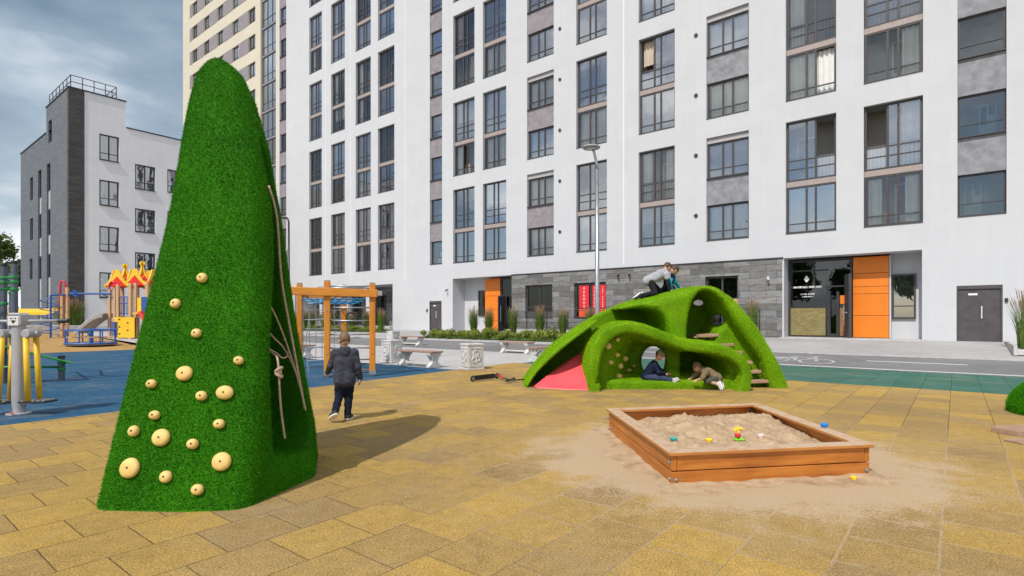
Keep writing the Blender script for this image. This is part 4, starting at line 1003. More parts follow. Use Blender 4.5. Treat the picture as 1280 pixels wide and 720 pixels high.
# ---------------------------------------------------------------- turf play hill with slide, caves and steps
HX = lambda px, Y: (px-CX)/F*Y
HZ = lambda py, Y: EYE-(py-HY)/F*Y
hill = thing('play_hill', 'rolling turf covered play hill with red slide, caves and wooden steps', 'play hill', (3.0, 11.6, 0))
def build_hill():
    h = 0.026; org = np.array([0.15, 10.35, -0.16]); shp = (222, 112, 92)
    xs = org[0]+h*np.arange(shp[0]); ys = org[1]+h*np.arange(shp[1]); zs = org[2]+h*np.arange(shp[2])
    XX, ZZ = np.meshgrid(xs, zs, indexing='ij')
    Y3 = ys[None,:,None]
    def prof(pts, Y): return [(HX(x, Y), HZ(y, Y)) for x, y in pts]
    ext = lambda A: np.broadcast_to(A[:,None,:], shp)
    # hill body
    YR = 11.75
    out = smooth_pts([(655,479),(671,457),(690,436),(710,421),(730,407),(750,395),(771,385),(791,377),(812,371.5),(835,365),(858,360),(879,359.5),(894,367),(908,378),(921.5,394),(935,411),(947,431),(957,448),(965,466),(970,478)], 3)
    P = [(640,510)]+out+[(985,510)]
    r = 0.20
    S = poly_sd(XX, ZZ, prof(P, YR))+r
    qy = np.abs(Y3-12.05)-0.95+r
    q = np.sqrt(np.maximum(ext(S),0)**2+np.maximum(qy,0)**2)+np.minimum(np.maximum(ext(S),qy),0)-r
    Fv = q
    # upper cave left (behind the front wave)
    c1 = smooth_pts([(657,487),(671,466),(690,446),(710,429.5),(731,414),(763,391),(782,385.5),(803,383.5),(820,388),(829,398),(833,412),(835,425)], 3)+[(838,470),(800,500),(645,500)]
    C1 = poly_sd(XX, ZZ, prof(c1, 11.3))
    Fv = smax(Fv, -np.maximum(ext(C1), np.broadcast_to(Y3-12.72, shp)), 0.08)
    # upper cave right, flaring into the stepped slope
    c2 = smooth_pts([(854.5,426),(856,400),(862,376),(872,364),(885,362.5),(897,372),(906,389),(908,404),(900,413),(898,426)], 3)
    C2 = poly_sd(XX, ZZ, prof(c2, 11.3))
    Fv = smax(Fv, -np.maximum(ext(C2), np.broadcast_to(Y3-12.5, shp)), 0.10)
    # stepped slope: shave the front of the right flank back
    sl = [(HX(880,11.4), HZ(424,11.4)), (HX(905,11.4), HZ(392,11.4)), (HX(945,11.4), HZ(448,11.4)), (HX(958,11.4), HZ(490,11.4)), (HX(880,11.4), HZ(490,11.4))]
    SLP = poly_sd(XX, ZZ, sl)
    Fv = smax(Fv, -np.maximum(ext(SLP), np.broadcast_to(Y3-11.42, shp)), 0.12)
    # look-through holes along the line of the tunnel mouths
    def hole(px, py, rx, rz, y0):
        ax = (px-CX)/F; az = -(py-HY)/F
        cx = ax*Y3; cz = EYE+az*Y3
        e = (np.sqrt(((xs[:,None,None]-cx)/rx)**2+((zs[None,None,:]-cz)/rz)**2)-1)*min(rx, rz)
        return np.maximum(e, y0-Y3)
    Fv = smax(Fv, -hole(873,378.5,0.13,0.085,12.2), 0.05)
    Fv = smax(Fv, -hole(897.5,400,0.15,0.15,11.2), 0.05)
    # front wave: thick ribbon, and the bays under it
    YF = 10.9
    rib = smooth_pts([(741,492),(741,475),(740,458),(744,436),(756,418),(775,409.5),(796,410.5),(822,420),(850,430),(880,434),(905,440),(921,453),(926,470),(921,490)], 4)
    R = line_sd(XX, ZZ, prof(rib, YF))-0.045
    rr = 0.062; qy = np.abs(Y3-11.22)-0.62+rr
    S = ext(R)
    rb = np.sqrt(np.maximum(S,0)**2+np.maximum(qy,0)**2)+np.minimum(np.maximum(S,qy),0)-rr
    # solid under the wave, then hollowed with walls that close in with depth
    inner = smooth_pts([(741,492),(740,458),(744,436),(756,418),(775,409.5),(796,410.5),(822,420),(850,430),(880,434),(905,440),(921,453),(926,470),(921,490)], 4)
    SB = poly_sd(XX, ZZ, prof(inner, YF)); body = np.maximum(np.maximum(ext(SB), np.broadcast_to(10.95-Y3, shp)), np.broadcast_to(Y3-12.02, shp))
    wave = np.minimum(rb, body)
    cut = np.empty(shp)
    for j, y in enumerate(ys):
        t = clamp((y-10.7)/1.2)
        L = 746+(1-(1-t)**1.3)*53; Rr = 920-t*22
        poly = [(L-4+t*6, 477.5-t*6), (L, 462-t*4), (L+4, 444-t*2), (L+14-t*4, 428+t*4), (L+32-t*20, 418+t*14), (800+t*6, 420+t*12), (825, 427+t*6), (850, 437+t*4), (880, 441+t*4), (903, 447+t*4), (Rr-3, 457), (Rr, 467), (Rr-8, 475-t*6), (Rr-22, 478-t*8), (830, 478-t*7)]
        cut[:,j,:] = poly_sd(XX, ZZ, prof(poly, YF+0.0*t))
    cut = np.maximum(cut, np.broadcast_to(Y3-11.82, shp))
    # deeper black bay at right of the dividing wall
    bay = poly_sd(XX, ZZ, prof([(853,471),(853,437),(880,440),(897,450),(900,466),(893,471)], 11.3))
    bayd = np.maximum(ext(bay), np.broadcast_to(Y3-12.6, shp))
    Fv = smin(Fv, wave, 0.05)
    Fv = smax(Fv, -cut, 0.06)
    Fv = smax(Fv, -bayd, 0.03)
    # dividing wall stub and little mound on the floor
    wl = np.maximum(np.maximum(np.abs(xs[:,None,None]-HX(842.5,11.4))-0.155, np.abs(Y3-11.72)-0.22), zs[None,None,:]-HZ(432,11.0))
    Fv = smin(Fv, wl, 0.04)
    mound = (np.sqrt(((xs[:,None,None]-HX(841,11.2))/0.22)**2+((Y3-11.38)/0.24)**2+((zs[None,None,:]-0.12)/0.26)**2)-1)*0.22
    Fv = smin(Fv, mound, 0.05)
    # window through the back of the left bay
    Fv = smax(Fv, -hole(816.5,451.5,0.285,0.36,11.3), 0.05)
    Fv = np.maximum(Fv, np.broadcast_to(-(zs[None,None,:]+0.10), shp))
    V, Q = nets(Fv, org, h)
    bl = turf_blades(V, Q, 320000, 0.015, 0.0075, seed=4)
    raw_mesh('turf_shell', V, Q, 'turf_light', hill, True, bl)
    return bvhtree.BVHTree.FromPolygons([tuple(v) for v in V], [tuple(q) for q in Q])
HBV = build_hill()
# slide: curved red chute with raised lip
mb = MB(); vs = []; fs = []; ns, nw = 26, 12
Lc = smooth_pts([(0.45,11.12,0.012),(0.80,11.45,0.24),(1.22,11.72,0.50),(1.66,11.95,0.74),(2.05,12.15,0.88)], 8)
Rc = smooth_pts([(1.54,10.72,0.012),(1.62,10.98,0.20),(1.80,11.20,0.44),(2.05,11.45,0.70),(2.35,11.75,0.88)], 8)
ns = len(Lc)
for i in range(ns):
    for j in range(nw+1):
        t = j/nw; p = Vector(Lc[i])*(1-t)+Vector(Rc[i])*t
        dip = -0.10*math.sin(PI*t)*min(1, i/6)+(0.035 if j in (0, nw) else 0)
        vs.append(p+Vector((0, 0, dip)))
for i in range(ns-1):
    for j in range(nw): a = i*(nw+1)+j; fs.append((a, a+1, a+nw+2, a+nw+1))
o = len(vs); vs += [Vector(v)+Vector((0, 0.02, -0.05)) for v in vs]
fs += [tuple(reversed([q+o for q in f])) for f in list(fs)]
for j in range(nw): fs.append((j+1, j, j+o, j+1+o))
for i in range(ns-1): a = i*(nw+1); fs.append((a, a+nw+1, a+nw+1+o, a+o)); a += nw; fs.append((a+nw+1, a, a+o, a+nw+1+o))
mb.add(vs, fs); mb.build('slide', 'slide', hill, smooth=True)
# climbing holds inside the left bay
for px, py, r in [(760,432.5,4.2),(771.5,424,3),(770,443,2.8),(780,448,3.6),(762,452.5,2.8),(774,457.5,3.8),(784.5,463,2.6),(774,472,4.2),(792,457,2.4)]:
    d = Vector(((px-CX)/F, 1, -(py-HY)/F)).normalized(); hit = HBV.ray_cast(Vector((0,0,EYE)), d)
    if hit[0] is None: continue
    p, nr = hit[0], hit[1]
    if nr.dot(d) > 0: nr = -nr
    rr = r*hit[3]/F; mb = MB(); R = Vector((0,0,1)).rotation_difference(nr).to_matrix()
    mb.lathe([(rr*0.86,-0.02),(rr,0.03),(rr*0.9,0.05),(rr*0.6,0.075),(rr*0.25,0.085),(0.0,0.086)], seg=14)
    mb.v = [tuple(p+R @ Vector(v)) for v in mb.v]
    mb.build('climbing_hold', 'hold', hill, smooth=True)
# wooden treads
for x0, x1, y, Y in [(872,898,419.5,11.45),(893,917,431.5,11.35),(906,928,441.5,11.3),(912,940,454,11.25),(914,951,465.3,11.22),(916,960,477.5,11.15)]:
    xa, xb, z = HX(x0, Y), HX(x1, Y), HZ(y, Y)
    mb = MB(); mb.obox(((xa+xb)/2, Y+0.17, z), ((xb-xa)/2, 0, 0.012), (-0.01, 0.19, 0), (0, 0, 0.032)); mb.build('step', 'step_wood', hill, bevel=0.012)
for i in range(4):
    mb = MB(); X0 = HX(862, 11.6)+i*0.15; mb.obox((X0+0.07, 11.9, HZ(420.5,11.6)-0.015), (0.068,0.02,0), (-0.06,0.40,0), (0,0,0.02)); mb.build('shelf_plank', 'step_wood', hill, bevel=0.008)

# ---------------------------------------------------------------- sandbox
def build_sandbox():
    FL, FR, BL, BR = Vector((1.335,4.63,0)), Vector((3.19,4.94,0)), Vector((1.20,6.85,0)), Vector((3.22,7.30,0))
    C4 = [FL, FR, BR, BL]; root = thing('sandbox', 'square orange timber sandbox full of rough sand in the middle of the paving', 'sandbox', (2.24, 5.93, 0), 0.12)
    for i in range(4):
        a, b = C4[i], C4[(i+1) % 4]; d = (b-a).normalized(); inw = Vector((-d.y, d.x, 0)); mt = 'sandbox_x' if i % 2 == 0 else 'sandbox_y'; cp = 'sandbox_cap' if i % 2 == 0 else 'sandbox_cap_y'
        ex = 0.0 if i % 2 == 0 else -0.045
        # lower board runs through the corner, upper one butts
        lo0 = a+d*(0.0 if i % 2 == 0 else 0.045); lo1 = b-d*(0.0 if i % 2 == 0 else 0.045)
        m = MB(); m.obox((lo0+lo1)/2+inw*0.022+Vector((0,0,0.052)), (lo1-lo0)/2, inw*0.022, (0,0,0.062)); m.build('lower_board', mt, root, bevel=0.005)
        up0 = a+d*(0.05 if i % 2 == 0 else 0.0); up1 = b-d*(0.05 if i % 2 == 0 else 0.0)
        m = MB(); m.obox((up0+up1)/2+inw*0.022+Vector((0,0,0.186)), (up1-up0)/2, inw*0.022, (0,0,0.064)); m.build('upper_board', mt, root, bevel=0.005)
        # cap board with mitred ends
        w0, w1 = -0.03, 0.115
        def cor(P, Pp, Pn, off):
            d1 = (P-Pp).normalized(); d2 = (Pn-P).normalized(); n1 = Vector((-d1.y, d1.x, 0)); n2 = Vector((-d2.y, d2.x, 0))
            bis = (n1+n2).normalized(); return P+bis*off/max(0.3, bis.dot(n1))
        A0, A1 = cor(a, C4[i-1], b, w0), cor(a, C4[i-1], b, w1); B0, B1 = cor(b, a, C4[(i+2) % 4], w0), cor(b, a, C4[(i+2) % 4], w1)
        A0 += d*0.001; A1 += d*0.001; B0 -= d*0.001; B1 -= d*0.001
        A0c, B0c = A0, B0
        zb, zt = 0.252, 0.283
        m = MB(); vs = [Vector((p.x, p.y, zz)) for zz in (zb, zt) for p in (A0c, B0c, B1, A1)]
        m.add(vs, [(3,2,1,0),(4,5,6,7),(0,1,5,4),(1,2,6,5),(2,3,7,6),(3,0,4,7)]); m.build('cap_board', cp, root, bevel=0.006)
        for P, dd in ((a, 0.035), (b, -0.035)):
            for z in (0.05, 0.19):
                if (z < 0.1) != (i % 2 == 0) and i % 2 == 0: continue
                c = P+d*dd+Vector((0,0,z)); m = MB(); m.cyl(c-inw*0.008, c+inw*0.002, 0.017, seg=12); m.ell(c-inw*0.008, 0.012, 10, 6); m.build('bolt', 'steel', root)
    cb = BR+(FL-BR).normalized()*0.12
    m = MB(); m.obox(BR+Vector((-0.10,-0.07,0.19)), (0.03,0.01,0), (0.002,-0.004,0), (0,0,0.045)); m.build('corner_bracket', 'steel', root)
    # sand: lumpy grid
    rg = np.random.default_rng(9); n_ = 90
    ph = rg.uniform(0, 6.28, (26,)); fx = rg.normal(size=(26, 2))*np.linspace(2.5, 30, 26)[:,None]/1.6; am = 0.030/np.linspace(1, 7.0, 26)
    m = MB(); vs = []
    i0 = [p+(Vector((2.24,5.93,0))-p).normalized()*0.062 for p in C4]
    lumps = [(rg.uniform(0.1,0.95), rg.uniform(0.1,0.98), rg.uniform(0.03,0.09), rg.uniform(-0.02,0.035)) for _ in range(90)]+[(rg.uniform(0.03,0.97), rg.uniform(0.03,0.99), rg.uniform(0.012,0.035), rg.uniform(0.006,0.030)*rg.choice([1,1,-0.8])) for _ in range(420)]
    for j in range(n_+1):
        for i in range(n_+1):
            s, t = i/n_, j/n_; p = (i0[0]*(1-s)+i0[1]*s)*(1-t)+(i0[3]*(1-s)+i0[2]*s)*t
            z = 0.165+0.035*t-0.035*max(0, s-0.75)*3+float((am*np.sin(fx@np.array([p.x,p.y])+ph)).sum())*0.55
            for (a_, b_, r_, h_) in lumps: q = ((s-a_)**2+(t-b_)**2)/(r_*r_*0.3); z += h_*math.exp(-q) if q < 6 else 0
            z += RNG.normal()*0.0055
            vs.append((p.x, p.y, min(z, 0.30)))
    fs = []
    for j in range(n_):
        for i in range(n_): k = j*(n_+1)+i; fs.append((k, k+1, k+n_+2, k+n_+1))
    m.add(vs, fs); sh = m.build('sand', 'sand', root, smooth=True)
    return vs
SV = build_sandbox()
SBV = bvhtree.BVHTree.FromPolygons([Vector(v) for v in SV], [(j*91+i, j*91+i+1, j*91+i+92, j*91+i+91) for j in range(90) for i in range(90)])
def sandz(x, y):
    h_ = SBV.ray_cast(Vector((x, y, 1)), Vector((0,0,-1))); return h_[0].z if h_[0] else 0.2
def spot(px, py, z): Y = F*(EYE-z)/(py-HY); return Vector(((px-CX)/F*Y, Y, z))
def mould(loc, r, hgt, mat, name, label, cat, petals=0, sq=1.0, rot=0.0, group=None):
    m = MB()
    prof = [(0.0, 0.0), (r*0.72, 0.0), (r*0.9, hgt*0.25), (r, hgt*0.8), (r*1.08, hgt), (r*0.95, hgt*0.98), (r*0.6, hgt*0.55), (0.0, hgt*0.5)]
    m.lathe(prof, seg=24)
    if petals: m.v = [(v[0]*(1+0.22*math.cos(petals*math.atan2(v[1], v[0]))), v[1]*(1+0.22*math.cos(petals*math.atan2(v[1], v[0]))), v[2]) for v in m.v]
    m.v = [(v[0], v[1]*sq, v[2]) for v in m.v]
    m.M = Matrix.Translation(loc) @ Matrix.Rotation(rot, 4, 'Z')
    return m.build(name, mat, None, smooth=True, loc=loc, rotz=rot, label=label, cat=cat, group=group)
def onsand(px, py):
    p = spot(px, py, 0.2)
    for _ in range(4): p = spot(px, py, sandz(p.x, p.y))
    return p
mould(onsand(842,551)+Vector((0,0,0.0)), 0.034, 0.03, 'toy_teal', 'sand_toy', 'flat teal toy lying at the left of the sand', 'sand toy')
mould(onsand(886,552)+Vector((0,0,-0.004)), 0.034, 0.032, 'toy_yellow', 'sand_toy', 'yellow star shaped toy lying between teal and green ones', 'sand toy', 5)
p = onsand(924,552); mould(p, 0.055, 0.028, 'toy_green', 'sand_toy', 'lime green flower shaped toy at the centre of the sandbox', 'sand toy', 6, 0.8, 0.4)
mould(p+Vector((0.005,0.05,0.03)), 0.03, 0.036, 'toy_red', 'sand_toy', 'small red toy standing on the lime green one', 'sand toy')
def toy_flower(loc):
    r = thing('toy_rake', 'yellow toy rake stuck upright behind the red toy', 'sand toy', loc, 0.3)
    m = MB(r.M); m.tube([(0,0,-0.03),(0,0,0.055)], 0.009, 8); m.tube([(-0.055,0,0.03),(0,0,0.052),(0.055,0,0.03)], 0.010, 8)
    for k in (-0.05,-0.025,0,0.025,0.05): m.tube([(k,0,0.045-abs(k)*0.3),(k,0.004,0.078-abs(k)*0.3)], 0.007, 6)
    m.build('rake_head', 'toy_yellow', r, smooth=True)
toy_flower(p+Vector((0.03,0.10,0.055)))
mould(onsand(884,534), 0.026, 0.018, 'toy_yellow', 'sand_toy', 'half buried yellow toy farther back in the sand', 'sand toy', 4)
mould(onsand(951,548), 0.032, 0.04, 'toy_pink', 'sand_toy', 'pale pink cup half sunk in the sand', 'sand toy')
mould(spot(1030.5,534,0.284), 0.036, 0.038, 'toy_blue', 'sand_toy', 'bright blue cup standing on the right edge board', 'sand toy')
mould(spot(1067,600,0.0), 0.024, 0.03, 'toy_yellow', 'sand_toy', 'yellow toy lying outside the front right corner of the sandbox', 'sand toy', 5)
# loose sand lying against the boards outside
def drift():
    rg = np.random.default_rng(3); vs = []; fs = []; m = MB(); K = 120; RR = 8
    C4 = [Vector((1.335,4.63,0)), Vector((3.19,4.94,0)), Vector((3.22,7.30,0)), Vector((1.20,6.85,0))]
    per = []
    for i in range(4):
        a, b = C4[i], C4[(i+1) % 4]
        for k in range(30): per.append(a.lerp(b, k/30))
    c = Vector((2.24,5.93,0))
    for k, p in enumerate(per):
        o = (p-c).normalized(); w = 0.24+0.10*math.sin(k*0.31)+0.05*math.sin(k*0.9+2); hh = 0.014+0.007*math.sin(k*0.5)+0.005*math.sin(k*1.7)
        for j in range(RR+1):
            t = j/RR; q = p-o*0.02+o*w*t
            vs.append((q.x, q.y, max(0.0, hh)*(1-t)**1.6+0.005-0.004*t+rg.normal()*0.0015*(1-t)))
    for k in range(K):
        for j in range(RR): a = k*(RR+1)+j; b = ((k+1) % K)*(RR+1)+j; fs.append((a, b, b+1, a+1))
    m.add(vs, fs); m.build('spilled_sand', 'sand', smooth=True, kind='stuff', label='loose sand spilled along the foot of the sandbox boards', cat='sand')
drift()
# turf hump and flat log at the right edge
hp = thing('turf_hump', 'low deep green turf covered hump at the right edge of the paving', 'play hump', (8.45, 7.95, 0))
def build_hump():
    h = 0.03; org = np.array([7.2, 6.85, -0.12]); shp = (86, 76, 34)
    xs = org[0]+h*np.arange(shp[0]); ys = org[1]+h*np.arange(shp[1]); zs = org[2]+h*np.arange(shp[2])
    X, Y, Z = np.meshgrid(xs, ys, zs, indexing='ij')
    Fv = (np.sqrt(((X-8.45)/1.08)**2+((Y-7.95)/0.90)**2+((Z-0.06)/0.60)**2)-1)*0.8
    Fv = smax(Fv, -(Z+0.09), 0.02)
    V, Q = nets(Fv, org, h); raw_mesh('turf_shell', V, Q, 'turf_dark', hp, True, turf_blades(V, Q, 60000, 0.018, 0.007, seed=7))
build_hump()
mb = MB(); mb.obox((6.32,6.77,0.03), (0.36,0.08,0), (-0.05,0.15,0), (0,0,0.045)); mb.build('flat_log', 'step_wood', loc=(6.32,6.77,0), bevel=0.02, label='weathered flat log lying on the paving before the turf hump', cat='log')
mb = MB(); mb.obox((5.85,6.27,0.012), (0.22,0.05,0), (-0.02,0.1,0), (0,0,0.012)); mb.build('flat_board', 'step_wood', loc=(5.85,6.27,0), bevel=0.006, label='short dark board flat on the paving nearest the turf hump', cat='board')
p = gp(974.5, 471.5)
mb = MB(); mb.obox((p.x+0.02,p.y+0.6,0.05), (0.16,0.02,0), (-0.02,0.13,0), (0,0,0.05)); mb.build('stepping_log', 'step_wood', loc=(p.x,p.y+0.6,0), bevel=0.02, label='low wooden stepping block beside the right foot of the play hill', cat='log')
mb = MB(); q = at(919, 398, 13.3); mb.cyl((q.x,q.y,0),(q.x,q.y,HZ(373.5,13.3)),0.07,0.065,14); mb.build('timber_post', 'pale_wood', loc=(q.x,q.y,0), bevel=0.01, label='pale timber post standing up behind the play hill', cat='post')
Z3 = Vector((0,0,1))
# ---------------------------------------------------------------- benches and bins on the plaza
def make_bench(label, loc, rot):
    b = thing('bench', label, 'bench', loc, rot, 'concrete legged benches on the plaza')
    for sx in (-0.62, 0.62):
        m = MB(b.M); half = [(-0.24,0),(-0.24,0.05),(-0.17,0.09),(-0.11,0.15),(-0.10,0.21),(-0.14,0.28),(-0.22,0.34),(-0.24,0.42)]
        poly = half+[(-x, z) for x, z in reversed(half)]
        m.prism(poly, lambda a, c, d: (sx+d, a, c), -0.075, 0.075)
        lg = m.build('leg', 'concrete', b, bevel=0.012)
        for sd in (-1, 1):                       # raised scroll on both faces
            m = MB(b.M)
            for y in (-0.06, 0.06): m.torus((sx+sd*0.078, y, 0.27), 0.045, 0.016, (0,1,0), (0,0,1), 12, 6)
            m.ell((sx+sd*0.078, 0, 0.14), (0.018, 0.05, 0.04), 10, 6); m.build('scroll_relief', 'concrete', lg, smooth=True)
    m = MB(b.M); m.box(-0.56, 0.56, -0.03, 0.03, 0.07, 0.13); m.build('stretcher', 'concrete', b, bevel=0.008)
    for y in (-0.155, 0.0, 0.155):
        m = MB(b.M); m.box(-0.78, 0.78, y-0.07, y+0.07, 0.421, 0.466); m.build('seat_plank', 'bench_wood', b, bevel=0.008)
    return b
def mid(pa, pb): a = gp(*pa); c = gp(*pb); return (a+c)/2
B0 = make_bench('front bench beside the square bin, end on to the blue paving', mid((504,456),(545,460)), ANG)
dup(B0, mid((499,430),(531,433.5)), ANG, 'farther bench directly behind the one beside the square bin')
dup(B0, mid((628,441),(664,442)), ANG, 'bench standing alone before the shrub bed, left of the hill')
dup(B0, gp(680,452)+Vector((0.15,0.35,0)), math.atan2(N.y, N.x)-0.12, 'bench half hidden by the left flank of the turf hill')
dup(B0, gp(372,446.5), ANG, 'bench partly hidden behind the leaning turf cone')
def make_bin(label, loc, rot, s=1.0):
    b = thing('litter_bin', label, 'litter bin', loc, rot, 'square white concrete bins on the plaza')
    m = MB(b.M); w = 0.235; hh = 0.66
    for a in range(4):
        R = Matrix.Rotation(a*PI/2, 4, 'Z'); o = len(m.v)
        m.obox((0,-w+0.035,hh/2+0.03),(w-0.001 if a % 2 else w-0.072,0,0),(0,0.035,0),(0,0,hh/2-0.03))
        m.v[o:] = [tuple(R @ Vector(v)) for v in m.v[o:]]
    m.box(-w+0.04, w-0.04, -w+0.04, w-0.04, 0.05, 0.12)
    m.build('bin_body', 'concrete', b, bevel=0.012)
    m = MB(b.M); m.box(-w-0.02,w+0.02,-w-0.02,w+0.02,0.0,0.055); m.build('plinth', 'concrete', b, bevel=0.01)
    m = MB(b.M)
    for a in range(4):
        R = Matrix.Rotation(a*PI/2, 4, 'Z'); o = len(m.v)
        m.box(-w-0.015, w+0.015 if False else w-0.075, -w-0.015, -w+0.075, hh, hh+0.05)
        m.v[o:] = [tuple(R @ Vector(v)) for v in m.v[o:]]
    m.build('rim', 'concrete', b, bevel=0.01)
    m = MB(b.M); m.box(-0.15,0.15,-0.15,0.15,0.13,0.60); m.build('liner', 'black_plastic', b)
    for a in range(4):
        R = Matrix.Rotation(a*PI/2, 4, 'Z'); m = MB(b.M @ R)
        m.torus((0,-w-0.004,0.45),0.075,0.022,(1,0,0),(0,0,1),16,6); m.torus((-0.05,-w-0.004,0.27),0.07,0.02,(1,0,0),(0,0,1),14,6); m.torus((0.055,-w-0.004,0.30),0.06,0.02,(1,0,0),(0,0,1),14,6)
        m.tube([(-0.02,-w-0.004,0.52),(0.0,-w-0.004,0.36),(0.03,-w-0.004,0.17)],0.02,6); m.box(-0.17,0.17,-w-0.012,-w-0.003,0.09,0.11); m.box(-0.17,0.17,-w-0.012,-w-0.003,0.57,0.59)
        m.box(-0.17,-0.15,-w-0.012,-w-0.003,0.112,0.568); m.box(0.15,0.17,-w-0.012,-w-0.003,0.112,0.568)
        m.build('relief_ornament', 'concrete', b, smooth=False)
    return b
BN0 = make_bin('square bin standing alone at the tip of the blue paving', gp(590,461.5), 0.55)
dup(BN0, gp(490,452.5), ANG, 'square bin touching the end of the front bench')
dup(BN0, gp(491.5,431), ANG, 'square bin seen just above and behind the other bin')
# ---------------------------------------------------------------- street lamps
def lamp(label, base, top_z, head_dir, thick=1.0, mat='steel', head='disc', group=None):
    l = thing('street_lamp', label, 'street lamp', base, 0, group)
    m = MB(l.M); m.tube([(0,0,0),(0,0,1.2),(0,0,top_z-0.7)], [0.088*thick,0.082*thick,0.062*thick], 14); m.build('pole', mat, l, smooth=True)
    m = MB(l.M); m.lathe([(0.17,0),(0.17,0.02),(0.10,0.03),(0.10,0.12)], seg=14); m.build('base_flange', mat, l)
    hd = Vector(head_dir).normalized()
    if head == 'disc':
        m = MB(l.M); m.tube([(0,0,top_z-0.72), hd*0.02+Z3*(top_z-0.5), hd*0.10+Z3*(top_z-0.15), hd*0.16+Z3*(top_z+0.02)], [0.055,0.05,0.045,0.05], 10); m.build('arm', mat, l, smooth=True)
        hc = hd*0.22+Z3*(top_z+0.06)
        m = MB(l.M); m.lathe([(0.0,-0.055),(0.20,-0.05),(0.30,-0.03),(0.32,0.0),(0.27,0.045),(0.12,0.075),(0.0,0.08)], hc, 22); hh = m.build('lamp_head', 'grey_metal', l, smooth=True)
        m = MB(l.M); m.lathe([(0.0,-0.062),(0.17,-0.06),(0.17,-0.052),(0,-0.05)], hc, 18); m.build('diffuser', 'inner_white', hh)
    else:
        m = MB(l.M); m.tube([(0,0,top_z-0.72), Z3*(top_z-0.25), hd*0.06+Z3*(top_z-0.08), hd*0.16+Z3*(top_z-0.02)], 0.05, 8); m.build('arm', mat, l, smooth=True)
        m = MB(l.M); m.obox(hd*0.42+Z3*(top_z+0.0), hd*0.30, hd.cross(Z3)*0.11, (0,0,0.045)); hh = m.build('lamp_head', mat, l, bevel=0.03)
    return l
lamp('tall grey street lamp with a flat round head standing behind the turf hill', Vector((HX(746.5,19.5), 19.5, 0)), HZ(187,19.5), (-1,-0.2,0))
lamp('dark street lamp with an oblong head standing behind the turf cone', Vector((HX(361,30), 30, zg(*to_uv((HX(361,30),30))))), HZ(272,30), (-1,0.3,0), 0.8, 'dark_metal', 'box')
